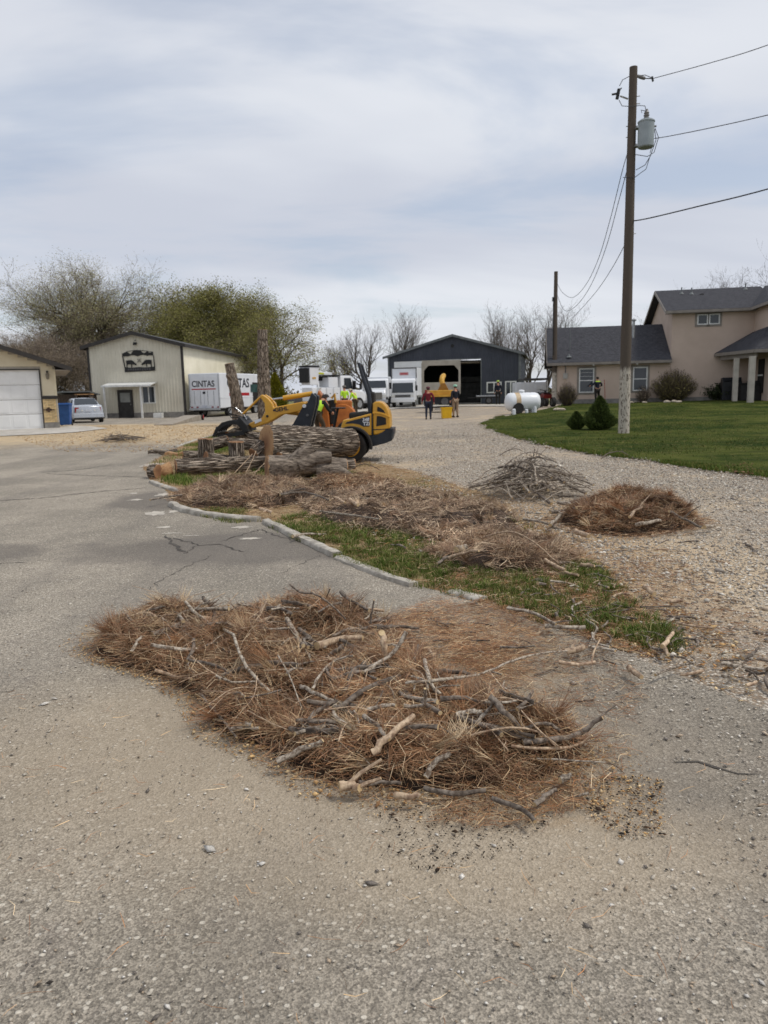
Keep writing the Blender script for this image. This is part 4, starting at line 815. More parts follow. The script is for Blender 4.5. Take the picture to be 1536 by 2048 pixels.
upright('upright dark log block with a rounded shoulder on the stack', 409, 15.1, 878, .15, 11)
upright('upright grey log block with a bright orange sawn top', 470, 15.2, 884, .155, 12)
logp('log', 'log with a round pale end in front of the grey upright block', 411, 914, 14.9, 470, 925, 15.3, .11, .10, 14)
logp('log', 'half hidden log behind the pale round end', 366, 912, 15.6, 405, 914, 15.7, .105, .105, 15)
logp('log', 'grey smooth log across the middle of the stack', 458, 884, 16.4, 530, 890, 16.1, .11, .13, 16)
logp('log', 'brown log behind the upright dark block', 404, 893, 16.2, 455, 884, 16.4, .15, .12, 17)
logp('log', 'log with a round tan end below the grapple', 474, 867, 17.0, 528, 876, 16.6, .10, .11, 18)
logp('log', 'log with a tan end leaning beside the grapple', 455, 870, 17.2, 488, 856, 17.6, .085, .09, 19)
logp('log', 'pale log end wedged against the largest log', 507, 908, 14.75, 527, 893, 14.95, .12, .14, 20)
def slab(label, u, v, L, w, t, rz, seed, m_, tilt=0):
    c = G(u, v); r = random.Random(seed); mb = MB(); n = 9; V = []
    for i in range(n + 1):
        x = -L / 2 + L * i / n; ww = w / 2 * (.55 + .45 * math.sin(math.pi * min(max(i / n, .08), .92))) * r.uniform(.8, 1.1)
        z = .02 * math.sin(i * .9)
        V += [(x, -ww, z), (x, ww, z + r.uniform(-.01, .01)), (x, ww * .9, z + t), (x, -ww * .9, z + t * r.uniform(.7, 1))]
    mb.add(V, [(i * 4 + a, i * 4 + (a + 1) % 4, (i + 1) * 4 + (a + 1) % 4, (i + 1) * 4 + a) for i in range(n) for a in range(4)] + [(0, 1, 2, 3), (n * 4, n * 4 + 1, n * 4 + 2, n * 4 + 3)])
    o = mb.build('bark_slab', m_, None, 40, 0, (c[0], c[1], .03 + abs(math.sin(tilt)) * L / 2)); o.rotation_euler = (0, tilt, rz); return tag(o, label, 'wood slab')
slab('dark plank lying on the kerb at the driveway edge', 326, 910, .75, .16, .1, .15, 1, M_bark)
slab('pale split slab behind the dark plank', 350, 912, .5, .22, .07, .1, 2, M_wood)
slab('grey bark slab leaning against the long thin log', 432, 948, .62, .16, .03, -.1, 3, mat('grey_slab', (142, 130, 116), (104, 92, 80), 12, .9, stretch=(1, 8, 8), bump=.5), .18)
slab('thin grey bark strip in the grass below the long thin log', 440, 962, .5, .09, .02, -.3, 4, MATS['grey_slab'])
for i, (u0, v0, u1, v1) in enumerate([(465, 950, 505, 908), (492, 945, 512, 902), (508, 948, 530, 925), (470, 970, 520, 940), (560, 960, 520, 975)]):
    a = LP_(u0, v0, 13.2); b = LP_(u1, v1, 13.6); a[2] = max(a[2], .04)
    stick([a, (a + b) / 2 + np.array([.02, 0, .02]), b], .008, 'p', ['tall thin bleached stalk before the log stack', 'upright bleached stalk nearest the pale log end', 'short bleached stalk below the largest log', 'bleached stalk leaning low over the grass', 'bleached stalk lying towards the forked log'][i], seed=900 + i)
# standing cut trunks
def trunk(label, u, vb, vt, ut, rb_px, rt_px, s, seed):
    b = W(u, vb, s); b[2] = T(b[0], b[1]) - .05; t = W(ut, vt, s); t[1] = b[1] + .05
    return log('cut_trunk', label, b, t, rb_px / s, rt_px / s, seed, bend=.06, cat='tree trunk', gnarl=.1, n=24)
trunk('tall bare standing trunk sawn off level beside the delivery truck', 532, 852, 662, 529, 14, 9, 42, 31)
t2 = trunk('leaning knobbly trunk stub sawn at a slant before the delivery truck', 480, 842, 728, 464, 14, 9.5, 42, 32)
MB().ball((1.15, .12, .1), .22, 10, 0, (1.2, .9, .9)).build('knot', M_bark, t2, True); MB().ball((2.45, -.08, -.16), .17, 10).build('knot', M_bark, t2, True)
# ================================================================== BUILDINGS
M_tan = mat('tan_steel_siding', (214, 208, 190), (200, 194, 176), .7, .5, metal=0.0, dirt=(186, 178, 160)); M_tan_lit = mat('tan_steel_siding_lit', (240, 233, 212), (228, 221, 198), .7, .5)  # paler copy of the tan siding: side wall's extra light put into its colour
M_brown = mat('dark_brown_trim', (44, 40, 38), (56, 52, 48), 3, .55); M_roofdk = mat('dark_steel_roof', (58, 56, 55), (74, 72, 70), 2, .45, metal=.2)
M_found = mat('foundation_concrete', (140, 136, 130), (116, 112, 106), 4, .9, bump=.3)
M_white = mat('white_paint', (226, 226, 222), (206, 206, 202), 3, .5); M_black = mat('black_steel', (22, 22, 22), (34, 33, 32), 8, .6)
M_win = glass('window_glass'); M_char = mat('charcoal_steel_siding', (60, 64, 74), (52, 56, 66), .6, .5); M_chartrim = mat('grey_trim', (112, 116, 116), (92, 96, 96), 3, .5)
M_sidng = mat('beige_vinyl_siding', (218, 207, 180), (206, 194, 166), 1.2, .6); M_gdoor = mat('white_garage_door', (232, 232, 230), (220, 220, 218), 1.2, .45)
M_brick = mat('blond_brick', (216, 192, 146), (190, 162, 116), 14, .85, bump=.4, bscale=60, rand=.22); M_mortar = mat('mortar', (178, 170, 156), None, 10, .95)
M_stucco = mat('beige_stucco', (200, 180, 164), (188, 168, 152), .5, .9, bump=.25, bscale=90, bdist=.004); M_trimg = mat('taupe_trim', (142, 134, 124), (126, 118, 110), 3, .6)
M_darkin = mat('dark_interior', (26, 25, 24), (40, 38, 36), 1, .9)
def m_shingle(name, c1, c2):
    k = NT(name); b = k.n('ShaderNodeTexBrick'); k.put(k.pos(), b.inputs['Vector']); b.inputs['Scale'].default_value = 3.2; b.inputs['Color1'].default_value = lin(c1); b.inputs['Color2'].default_value = lin(c2)
    b.inputs['Mortar'].default_value = tuple(x * .55 for x in lin(c1)[:3]) + (1,); b.inputs['Mortar Size'].default_value = .018
    c = k.mix(1.0, b.outputs[0], k.ramp(k.noise(40, 3), .3, .7, .75, 1.2), 'MULTIPLY'); return k.done(c, .9, 0, .15)
M_shing = m_shingle('charcoal_shingle', (62, 62, 66), (78, 78, 82)); M_shing2 = m_shingle('brown_shingle', (70, 62, 56), (86, 78, 70))
def ribwall(x0, x1, z0, zt, y=0.0, pitch=.23, axis='y', proud=-.022):
    """ribbed steel sheet in one continuous mesh; zt gives the top height at x; proud <0 comes towards -axis"""
    m = MB(); xs = []; n = max(1, int(round((x1 - x0) / pitch))); p = (x1 - x0) / n
    for i in range(n):
        a = x0 + i * p; xs += [(a, 0), (a + p * .62, 0), (a + p * .72, 1), (a + p * .88, 1), (a + p * .98, 0)]
    xs.append((x1, 0)); V = []
    for x, r in xs:
        q = y + proud * r
        for z in (z0, zt(x)): V.append((x, q, z) if axis == 'y' else (q, x, z))
    m.add(V, [(2 * i, 2 * i + 2, 2 * i + 3, 2 * i + 1) for i in range(len(xs) - 1)]); return m
def slab4(m, pts, t, mi=0):
    """a roof slab: four corner points of its top, thickness t downwards"""
    V = [tuple(p) for p in pts] + [(p[0], p[1], p[2] - t) for p in pts]; n = len(pts)
    return m.add(V, [tuple(range(n)), tuple(range(2 * n - 1, n - 1, -1))] + [(i, i + n, (i + 1) % n + n, (i + 1) % n) for i in range(n)], mi)
def window(root, x0, x1, z0, z1, y=0.0, fr=.07, mull=0, mat_f=None, name='window', rail=0, out=.04):
    p = MB().box(x0 + fr * .6, x1 - fr * .6, y - .012, y + .01, z0 + fr * .6, z1 - fr * .6).build(name, M_win, root)
    f = MB(); f.box(x0, x0 + fr, y - out, y, z0, z1); f.box(x1 - fr, x1, y - out, y, z0, z1); f.box(x0 + fr, x1 - fr, y - out, y, z0, z0 + fr); f.box(x0 + fr, x1 - fr, y - out, y, z1 - fr, z1)
    for i in range(mull): c = x0 + (x1 - x0) * (i + 1) / (mull + 1); f.box(c - fr * .5, c + fr * .5, y - out * .95, y, z0 + fr, z1 - fr)
    if rail: c = (z0 + z1) / 2; f.box(x0 + fr, x1 - fr, y - out * .9, y, c - fr * .4, c + fr * .4)
    f.build('frame', mat_f or M_white, p); return p
# ---- tan barn with the cut-out sign
P0 = W(186, 836, 27); th = R_(3); zb = P0[2]
barn = thing('steel_barn', 'tan ribbed steel barn with a black cut-out cattle sign and white porch', 'barn', (P0[0], P0[1], 0), -th)
Wd, De, ZE, ZR = 6.99, 25.0, 5.28, 6.16
ztop = lambda x: ZE + (ZR - ZE) * (1 - abs(x - Wd / 2) / (Wd / 2))
ribwall(0, Wd, -.2, lambda x: ztop(x) - .02).build('wall', M_tan, barn); ribwall(0, De, -.2, lambda y: ZE - .02, Wd, .23, 'x', .022).build('wall', M_tan_lit, barn)
MB().box(0.0, Wd - .03, De - .1, De, -.2, ZE).box(0, .1, .02, De - .1, -.2, ZE).build('wall', M_tan, barn)
for sg in (0, 1):
    xa, xb = (-.38, Wd / 2) if sg == 0 else (Wd + .38, Wd / 2); za = ZE - (ZR - ZE) * .38 / (Wd / 2)
    m = MB(); slab4(m, [(xa, -.4, za + .1), (xb, -.4, ZR + .1), (xb, De + .3, ZR + .1), (xa, De + .3, za + .1)][::1 if sg else -1], .06); r_ = m.build('roof', M_roofdk, barn)
    m = MB(); slab4(m, [(xa, -.43, za + .085), (xb, -.43, ZR + .085), (xb, -.40, ZR + .085), (xa, -.40, za + .085)], .24); m.build('fascia', M_brown, r_)
    m = MB(); m.box(min(xa, xa + .03 * (1 if sg == 0 else -1)), max(xa, xa + .03 * (1 if sg == 0 else -1)), -.4, De + .3, za - .14, za + .03); m.build('gutter', M_brown, r_)
MB().box(-.05, .1, -.05, -.024, -.1, ZE).build('corner_trim', M_brown, barn); MB().box(Wd - .1, Wd + .05, -.05, -.024, -.1, ZE + .02).box(Wd + .024, Wd + .05, -.024, .14, -.1, ZE - .04).build('corner_trim', M_brown, barn)
MB().box(-.04, Wd + .03, -.04, -.0235, -.2, .42).build('foundation', M_found, barn); MB().box(Wd + .0235, Wd + .04, .15, De, -.2, .42).build('foundation', M_found, barn)
dr = MB().box(2.1, 3.03, -.075, -.042, .06, 2.0).build('door', mat('dark_door', (62, 60, 58), (48, 46, 44), 3, .5), barn)
MB().box(2.0, 2.1, -.09, -.0245, .02, 2.1).box(3.03, 3.13, -.09, -.0245, .02, 2.1).box(2.1, 3.03, -.09, -.0245, 2.0, 2.1).build('door_frame', M_brown, dr)
MB().box(2.2, 2.93, -.082, -.076, 1.2, 1.88).build('door_pane', mat('frosted_pane', (150, 152, 148), (130, 132, 128), 2, .3), dr); MB().ball((2.95, -.11, 1.02), .035, 8).build('door_handle', mat('brushed_metal', (170, 168, 164), None, 20, .35, metal=.9), dr)
window(barn, 3.84, 4.84, 1.07, 2.35, -.03, .08, 1)
pr = MB(); slab4(pr, [(1.38, -1.35, 2.42), (4.98, -1.35, 2.42), (4.98, -.025, 2.62), (1.38, -.025, 2.62)], .05); pr = pr.build('porch_roof', M_white, barn); MB().box(1.36, 5.0, -1.38, -1.352, 2.3, 2.43).build('fascia', M_white, pr)
for x in (1.52, 4.2): MB().box(x - .06, x + .06, -1.3, -1.18, 0, 2.36).build('porch_post', M_white, barn)
MB().box(3.5, 3.72, -.2, -.025, 5.34, 5.48).prism([(-.2, 5.34), (-.3, 5.28), (-.3, 5.3), (-.2, 5.42)], 3.5, 3.72, 'x').build('floodlight', M_black, barn)
MB().box(3.58, 3.64, -.06, -.025, 5.6, 5.66).build('camera_mount', M_black, barn)
# sign: a plate cut in silhouettes: frame, hills, two cattle, lettered base
sg = thing('barn_sign', 'black cut-out metal sign of two grazing cattle on the tan barn', 'sign', barn.matrix_world @ Vector((0, 0, 0)) if False else (P0[0], P0[1], 0), -th)
SX = lambda zx: 2.59 + (zx - 75) / 1290 * 2.36; SZ = lambda zy: 4.90 - (zy - 240) / 790 * 1.53
def sil(name, poly, parent=sg, y0=-.075, y1=-.05, m_=M_black): return MB().prism([(SX(a), SZ(b)) for a, b in poly], y0, y1).build(name, m_, parent)
sil('hill_panel', [(75, 440), (75, 345), (190, 300), (300, 290), (370, 350), (420, 370), (480, 300), (540, 240), (700, 235), (830, 240), (880, 310), (960, 340), (1040, 310), (1080, 270), (1180, 330), (1320, 300), (1330, 440), (1200, 420), (1080, 440), (940, 400), (800, 415), (680, 450), (560, 410), (420, 410), (300, 445)])
sil('base_panel', [(130, 1030), (125, 850), (400, 870), (700, 850), (1000, 870), (1360, 850), (1365, 990), (1300, 1000), (700, 1015)])
for a in [[(70, 440), (105, 440), (160, 850), (125, 850)], [(1315, 440), (1345, 440), (1365, 850), (1330, 850)]]: sil('frame_bar', a)
sil('arch_bar', [(75, 340), (300, 255), (540, 225), (700, 220), (900, 235), (1120, 265), (1325, 300), (1325, 315), (1120, 282), (900, 252), (700, 238), (540, 243), (300, 273), (75, 360)], y0=-.08, y1=-.0755)
COW = [(215, 600), (300, 590), (440, 590), (500, 630), (560, 690), (610, 720), (625, 760), (590, 790), (540, 760), (470, 740), (440, 745), (432, 860), (405, 860), (400, 740), (270, 745), (250, 790), (245, 860), (212, 860), (220, 720), (205, 660)]
sil('cow_silhouette', COW); sil('cow_silhouette', [(1460 - a - 10, b) for a, b in COW])
for i in range(10):  # worn raised letters, too small to read
    x = 270 + i * 95; sil('letter_mark', [(x, 900), (x + 42, 900), (x + 42, 965), (x, 965)], y0=-.079, y1=-.0755, m_=mat('worn_letter', (96, 94, 96), None, 9, .7))
sil('star_mark', [(660, 530), (730, 575), (800, 525), (775, 600), (835, 690), (760, 650), (730, 640), (700, 660), (650, 690), (695, 600)], m_=mat('bare_steel', (128, 124, 114), None, 6, .5))
m = MB().box(0, .62, 0, .5, 0, .36).box(.03, .59, -.01, -.002, .06, .3); tag(m.build('white_crate', M_white, None, False, .02, (P0[0] + 4.75, P0[1] - .95, T(P0[0] + 5, P0[1]))), 'low white utility box at the barn foundation beside the window', 'utility box')
# ---- garage at the frame edge
P0 = W(120, 855, 45); th = R_(-24); gz = P0[2]
gar = thing('garage', 'beige sided garage with a white overhead door and blond brick pier', 'garage', (P0[0], P0[1], 0), -th)
GW = 7.6; XR = -GW / 2; ZEg = 2.85; SL = .345; roofz = lambda x: ZEg + SL * (.68 - x) if x > XR else ZEg + SL * (.68 - XR) - SL * (XR - x)
D0, D1, DT = -5.6, -.66, 2.79
m = MB(); m.prism([(-GW, gz - .2), (D0, gz - .2), (D0, DT), (D1, DT), (D1, gz - .2), (-.02, gz - .2), (-.02, roofz(0) - .12), (XR, roofz(XR) - .12), (-GW, roofz(0) - .12)], .05, .2); m.build('wall', M_mortar, gar)
MB().box(-.02, 0, .06, 8, gz - .2, 2.9).build('wall', M_sidng, gar)
z = 1.68
while z < roofz(XR) - .15:
    zt_ = z + .127
    def span(zq):  # gable clips each board
        lim = XR + (roofz(XR) - .12 - zq) / SL; return min(-.09, lim)
    xr = span(zt_); xl = max(-GW, 2 * XR - xr) if xr < -.09 else -GW
    segs = [(xl, xr)] if z >= DT + .08 else [(-GW, D0 - .08), (D1 + .08, xr)]
    for a, b in segs:
        if b - a > .05: MB().prism([(.05, z), (.018, z), (.034, zt_), (.05, zt_)], a, b, 'x').build('siding_board', M_sidng, gar)
    z = zt_
# bricks of the pier
bm_ = MB().box(0, .205, 0, .06, 0, .062).mesh('brick', M_brick); bh = MB().box(0, .098, 0, .06, 0, .062).mesh('brick', M_brick); row = 0; z = .52
while z < 1.50:
    x = D1 + .06 + (.0 if row % 2 == 0 else .107)
    if row % 2: o = link('brick', bh, gar); o.location = (D1 + .06, -.002, z)
    while x + .1 < -.02:
        o = link('brick', bm_ if x + .205 < 0 else bh, gar); o.location = (x, -.002 + rnd.uniform(-.003, .003), z); x += .215
    z += .0725; row += 1
MB().box(D1 + .05, .01, -.03, .05, 1.54, 1.66).build('brick_ledge', M_brown, gar); MB().box(D1 + .05, .01, -.01, .05, gz - .1, .51).build('foundation', M_found, gar)
MB().box(-.09, .005, .012, .05, 1.67, 2.82).build('corner_trim', mat('cream_trim', (222, 210, 180), None, 3, .6), gar)
MB().box(D1, D1 + .05, -.01, .05, gz - .1, DT + .05).box(D0 - .05, D0, -.01, .05, gz - .1, DT + .05).box(D0, D1, -.01, .05, DT, DT + .05).build('door_casing', M_brown, gar)
gd = MB().box(D0, D1, .1, .16, gz - .02, DT).build('garage_door', M_gdoor, gar); rh = (DT - gz) / 4
for r_ in range(4):
    for c_ in range(8):
        w_ = (D1 - D0) / 8; MB().box(D0 + c_ * w_ + .06, D0 + (c_ + 1) * w_ - .06, .088, .101, gz + r_ * rh + .07, gz + (r_ + 1) * rh - .07).build('door_panel', M_gdoor, gd, False, .015)
    if r_: MB().box(D0, D1, .094, .099, gz + r_ * rh - .008, gz + r_ * rh + .008).build('panel_joint', M_trimg, gd)
ov = .5
for s_ in (1, -1):
    xa = .68 if s_ > 0 else 2 * XR - .68; m = MB(); slab4(m, [(xa, -ov, ZEg + .06), (XR, -ov, roofz(XR) + .06), (XR, 8.4, roofz(XR) + .06), (xa, 8.4, ZEg + .06)], .05); rf = m.build('roof', M_shing2, gar)
    m = MB(); slab4(m, [(xa, -ov - .03, ZEg + .045), (XR, -ov - .03, roofz(XR) + .045), (XR, -ov - .002, roofz(XR) + .045), (xa, -ov - .002, ZEg + .045)], .19); m.build('fascia', M_brown, rf)
    m = MB(); slab4(m, [(xa, -ov, ZEg - .06), (XR, -ov, roofz(XR) - .06), (XR, .05, roofz(XR) - .06), (xa, .05, ZEg - .06)], .02); m.build('soffit', M_trimg, rf)
MB().box(.66, .70, -ov, 8.4, ZEg - .14, ZEg + .02).build('gutter', M_brown, gar); MB().box(.0, .66, -ov, 8.3, ZEg - .09, ZEg - .07).build('soffit', M_trimg, gar)
lm = MB().box(-.36, -.28, -.02, .02, 2.5, 2.75).tube([(-.32, -.02, 2.72), (-.32, -.1, 2.76), (-.32, -.15, 2.7)], .012, 6).build('wall_lamp', M_black, gar); MB().lathe([(.02, 2.68), (.075, 2.62), (.06, 2.42), (.03, 2.38)], (-.32, -.15, 0), 8).build('lamp_shade', mat('lamp_glass', (120, 112, 98), None, 5, .2), lm)
MB().box(-.5, -.28, -.03, -.004, 1.02, 1.12).box(-.62, -.16, -.028, -.004, 1.055, 1.085).box(-.44, -.34, -.032, -.004, .97, 1.17).build('plaque', mat('rust_iron', (74, 54, 44), (52, 40, 34), 9, .8), gar)
# ---- dark barn
P0 = W(778, 808, 21.4); th = R_(12.5); b0 = P0[2] - .15
db = thing('dark_barn', 'charcoal steel barn with one closed and one open overhead door', 'barn', (P0[0], P0[1], 0), -th)
Wd, De, ZE, ZR = 12.05, 14.0, 4.75, 6.46; zt = lambda x: ZE + (ZR - ZE) * (1 - abs(x - Wd / 2) / (Wd / 2)) - .02
ribwall(0, .55, b0, zt, 0, .25).build('wall', M_char, db); ribwall(.55, 4.68, 4.28, zt, 0, .25).build('wall', M_char, db); ribwall(4.68, 4.84, b0, zt, 0, .25).build('wall', M_char, db)
ribwall(4.84, 8.62, 4.38, zt, 0, .25).build('wall', M_char, db); ribwall(8.62, Wd, b0, zt, 0, .25).build('wall', M_char, db); ribwall(0, De, b0, lambda y: ZE - .02, Wd, .25, 'x', .022).build('wall', M_char, db)
MB().box(0, Wd - .05, De, De + .1, b0, ZE).box(0, .08, .03, De, b0, ZE).build('wall', M_char, db); MB().box(.1, Wd - .1, .1, De, b0 + .02, b0 + .1).build('floor', M_found, db)
for s_ in (0, 1):
    xa = -.42 if s_ == 0 else Wd + .42; za = ZE - .11; m = MB(); slab4(m, [(xa, -.45, za + .1), (Wd / 2, -.45, ZR + .1), (Wd / 2, De + .4, ZR + .1), (xa, De + .4, za + .1)], .06); r_ = m.build('roof', M_roofdk, db)
    m = MB(); slab4(m, [(xa, -.48, za + .08), (Wd / 2, -.48, ZR + .08), (Wd / 2, -.452, ZR + .08), (xa, -.452, za + .08)], .2); m.build('fascia', M_chartrim, r_)
od = MB().box(.55, 4.68, .02, .08, b0, 4.28).build('overhead_door', M_gdoor, db)
for i in range(1, 6): MB().box(.55, 4.68, .012, .019, b0 + i * .69 - .01, b0 + i * .69 + .01).build('panel_joint', M_trimg, od)
MB().box(4.84, 4.92, -.04, -.003, b0, 4.38).box(8.54, 8.62, -.04, -.003, b0, 4.38).box(4.92, 8.54, -.04, -.003, 4.3, 4.38).build('door_casing', M_chartrim, db)
for i in range(4): MB().box(5.2, 8.4, .3 + i * .75, .98 + i * .75, 4.05 - i * .012, 4.09 - i * .012).build('raised_door_panel', mat('pale_panel', (176, 164, 150), (150, 138, 126), 2, .6), db)
window(db, 9.07, 10.41, 1.24, 2.24, -.025, .11, 1); window(db, 10.72, 11.73, .42, 2.28, -.025, .11, 1, None, 'side_door')
MB().lathe([(.0, -.04), (.16, -.04), (.16, -.024), (.0, -.024)], (5.99, 0, 5.54), 14, 'y').build('vent', M_black, db); MB().box(Wd - .14, Wd + .03, -.06, -.024, b0, ZE - .02).box(Wd + .024, Wd + .05, -.024, .16, b0, ZE - .1).build('corner_trim', M_chartrim, db); MB().box(-.03, .12, -.06, -.024, b0, ZE - .02).build('corner_trim', M_chartrim, db)
# dim goods standing inside the open doorway
m = MB().box(0, 2.6, 0, 2.0, 0, 1.9).prism([(0, 1.9), (2.6, 1.9), (2.3, 2.5), (.3, 2.5)], .1, 1.9); Q = db.location; rot = Matrix.Rotation(-th, 4, 'Z')
def inb(x, y, z): v = rot @ Vector((x, y, z)); return (Q.x + v.x, Q.y + v.y, v.z)
o = m.build('stored_machine', mat('dull_machine', (70, 70, 68), (48, 48, 46), 2, .7), None, False, .08, inb(5.9, 5, b0 + .1)); o.rotation_euler.z = -th; tag(o, 'dim grey machine standing inside the open barn doorway', 'machine')
o = MB().box(0, .5, 0, .5, 0, 2.2).box(.05, .45, -.02, 0, .3, 1.9).build('yellow_cabinet', mat('faded_yellow', (176, 142, 60), (150, 116, 50), 3, .6), None, False, .02, inb(5.0, 3, b0 + .1)); o.rotation_euler.z = -th; tag(o, 'tall yellow cabinet just inside the open barn doorway', 'cabinet')
# ---- house
P0 = W(1110, 808, 30); th = R_(11); h0 = P0[2] - .3
hs_ = thing('stucco_house', 'two storey beige stucco house with charcoal shingle roofs', 'house', (P0[0], P0[1], 0), -th)
hrot = Matrix.Rotation(-th, 4, 'Z')
def hl(p): v = hrot.inverted() @ Vector((p[0] - P0[0], p[1] - P0[1], p[2])); return (v.x, v.y, v.z)
def hw(x, y, z): v = hrot @ Vector((x, y, z)); return (P0[0] + v.x, P0[1] + v.y, v.z)
D = 7.4
MB().prism([(0, h0), (D, h0), (D, 3.1), (D / 2, 5.55), (0, 3.1)], .0, 7.2, 'x').build('wall', M_stucco, hs_)
MB().prism([(0, h0), (8.4, h0), (8.4, 6.15), (4.2, 7.85), (0, 6.15)], 7.22, 12.1, 'x').build('wall', M_stucco, hs_)
MB().box(12.1, 18.5, -3.6, 8.4, h0, 6.15).build('wall', M_stucco, hs_)
def roofx(x0, x1, ye, yr, ze, zr, nm='roof', fac=True):
    m = MB(); slab4(m, [(x0, ye, ze), (x1, ye, ze), (x1, yr, zr), (x0, yr, zr)], .1); r_ = m.build(nm, M_shing, hs_)
    if fac:
        s_ = -1 if ye < yr else 1; MB().box(x0, x1, min(ye, ye + .04 * s_), max(ye, ye + .04 * s_), ze - .18, ze - .015).build('fascia', M_trimg, r_)
        m = MB(); slab4(m, [(x0 - .035, ye, ze - .01), (x0 - .002, ye, ze - .01), (x0 - .002, yr, zr - .01), (x0 - .035, yr, zr - .01)], .2); m.build('rake_board', M_trimg, r_)
        MB().box(x0, x1, min(ye, 0 if s_ < 0 else ye - .5), max(ye, 0 if s_ < 0 else ye - .5), ze - .2, ze - .185).build('soffit', M_trimg, r_)
    return r_
roofx(-.55, 7.21, -.5, D / 2, 3.18, 5.72); roofx(-.55, 7.21, D + .5, D / 2, 3.18, 5.72)
r1 = roofx(6.75, 13.5, -.5, 4.2, 6.22, 8.0); roofx(6.75, 13.5, 8.9, 4.2, 6.22, 8.0)
m = MB(); slab4(m, [(11.7, -4.1, 6.2), (11.7, 3.2, 6.24), (13.8, 4.2, 8.02), (15.3, -1.0, 8.0)], .1); m.build('roof', M_shing, hs_)
m = MB(); slab4(m, [(11.7, -4.1, 6.2), (15.3, -1.0, 8.0), (19, -4.1, 6.2)], .1); m.build('roof', M_shing, hs_); m = MB(); slab4(m, [(15.3, -1.0, 8.0), (13.8, 4.2, 8.02), (19, 8, 6.3), (19, -4.1, 6.2)], .1); m.build('roof', M_shing, hs_)
MB().box(11.66, 11.7, -4.1, -.52, 6.02, 6.19).build('fascia', M_trimg, hs_)
MB().box(-.02, 12.08, -.03, -.002, h0, .78).build('foundation', M_found, hs_)
def hwin(x0, x1, z0, z1, mull=0, rail=1):
    MB().box(x0 - .13, x1 + .13, -.03, -.002, z0 - .12, z1 + .13).build('window_trim', M_trimg, hs_); window(hs_, x0, x1, z0, z1, -.031, .07, mull, None, 'window', rail)
hwin(1.52, 2.48, 1.2, 2.78); hwin(4.92, 5.82, 1.25, 2.78); hwin(8.72, 9.36, 5.3, 5.95, 0, 0); hwin(9.42, 10.06, 5.3, 5.95, 0, 0)
gr_ = [o for o in hs_.children if o.name.startswith('window') and 'trim' not in o.name][0]
for i in range(1, 3): MB().box(1.6, 2.4, -.046, -.044, 2.0 + i * .25, 2.015 + i * .25).build('glazing_bar', M_white, gr_)
MB().box(.5, .78, -.12, -.002, 2.14, 2.5).build('meter_box', mat('grey_box', (176, 172, 164), None, 4, .5), hs_); MB().tube([(.64, -.06, 2.5), (.64, -.06, 3.0)], .025, 8).build('conduit', M_chartrim, hs_)
for x in (2.4, 5.1): MB().ball((x, -.45, 2.98), .07, 8).box(x - .04, x + .04, -.5, -.4, 3.0, 3.01).build('eave_lamp', M_white, hs_)
# roof furniture
def sloped(x, y): return 3.18 + (5.72 - 3.18) * (y + .5) / (D / 2 + .5)
MB().tube([(5.15, 2.2, sloped(0, 2.2) - .1), (5.15, 2.2, 5.9)], .09, 12).lathe([(.09, 5.85), (.17, 5.9), (.17, 5.96), (.02, 6.05)], (5.15, 2.2, 0), 12).build('flue_pipe', mat('galvanised', (176, 178, 178), (150, 152, 152), 6, .4, metal=.7), hs_)
MB().tube([(.95, .9, 3.9), (.95, .9, 5.4)], .03, 8).build('service_mast', M_chartrim, hs_)
MB().lathe([(.2, 3.52), (.1, 3.6), (.03, 3.75)], (.85, .05, 0), 10).build('roof_vent', M_chartrim, hs_)
for x, y in ((8.3, 3.2), (8.9, 3.0), (12.4, 3.6)):
    z_ = 6.22 + 1.78 * (y + .5) / 4.7; MB().lathe([(.17, z_ - .03), (.05, z_ + .12)], (x, y, 0), 10).tube([(x, y, z_), (x, y, z_ + .42)], .04, 8).build('vent_pipe', M_chartrim, hs_)
MB().box(9.4, 9.62, 2.7, 2.95, 7.35, 7.52).build('roof_vent', M_roofdk, hs_)
# porch in the inner corner
def atz(u, v, z): return hl(G(u, v, z))
pa = (9.85, -.01, 3.5); pb = atz(1509, 698, 3.5); pc = atz(1580, 695, 3.5)
t1 = (12.05, -.02, 4.75); t2 = (12.05, -3.2, 4.85); t3 = (14.5, -3.65, 4.9)
m = MB(); slab4(m, [pa, pb, t2, t1], .1); m.build('porch_roof', M_shing, hs_); m = MB(); slab4(m, [pb, pc, t3, t2], .1); m.build('porch_roof', M_shing, hs_)
def beam(a, b, z0, z1, w_, nm, mm):
    a = Vector(a); b = Vector(b); d = (b - a); d.z = 0; nrm = Vector((-d.y, d.x, 0)).normalized() * w_; MB().prism([(a.x + nrm.x, a.y + nrm.y), (b.x + nrm.x, b.y + nrm.y), (b.x - nrm.x, b.y - nrm.y), (a.x - nrm.x, a.y - nrm.y)], z0, z1, 'z').build(nm, mm, hs_)
beam(pa, pb, 3.3, 3.49, .03, 'porch_fascia', M_trimg); beam(pb, pc, 3.3, 3.49, .03, 'porch_fascia', M_trimg)
ia, ib = Vector(pa).lerp(Vector(pb), .08), Vector(pa).lerp(Vector(pb), .95); beam(ia + Vector((.25, .1, 0)), ib + Vector((.25, .1, 0)), 3.05, 3.3, .08, 'porch_beam', M_trimg)
def post(u, v, y_, w_):
    d = ray(u, v); t = y_ / d[1]; p = CP + d * t; q = hl((p[0], p[1], 0)); zb_ = T(p[0], p[1]) - .1; MB().box(q[0] - w_, q[0] + w_, q[1] - w_, q[1] + w_, zb_, 3.08).build('porch_post', M_white if False else mat('pale_post', (188, 180, 168), None, 2, .6), hs_)
post(1471, 760, 45.6, .13); post(1501, 790, 43.0, .15)
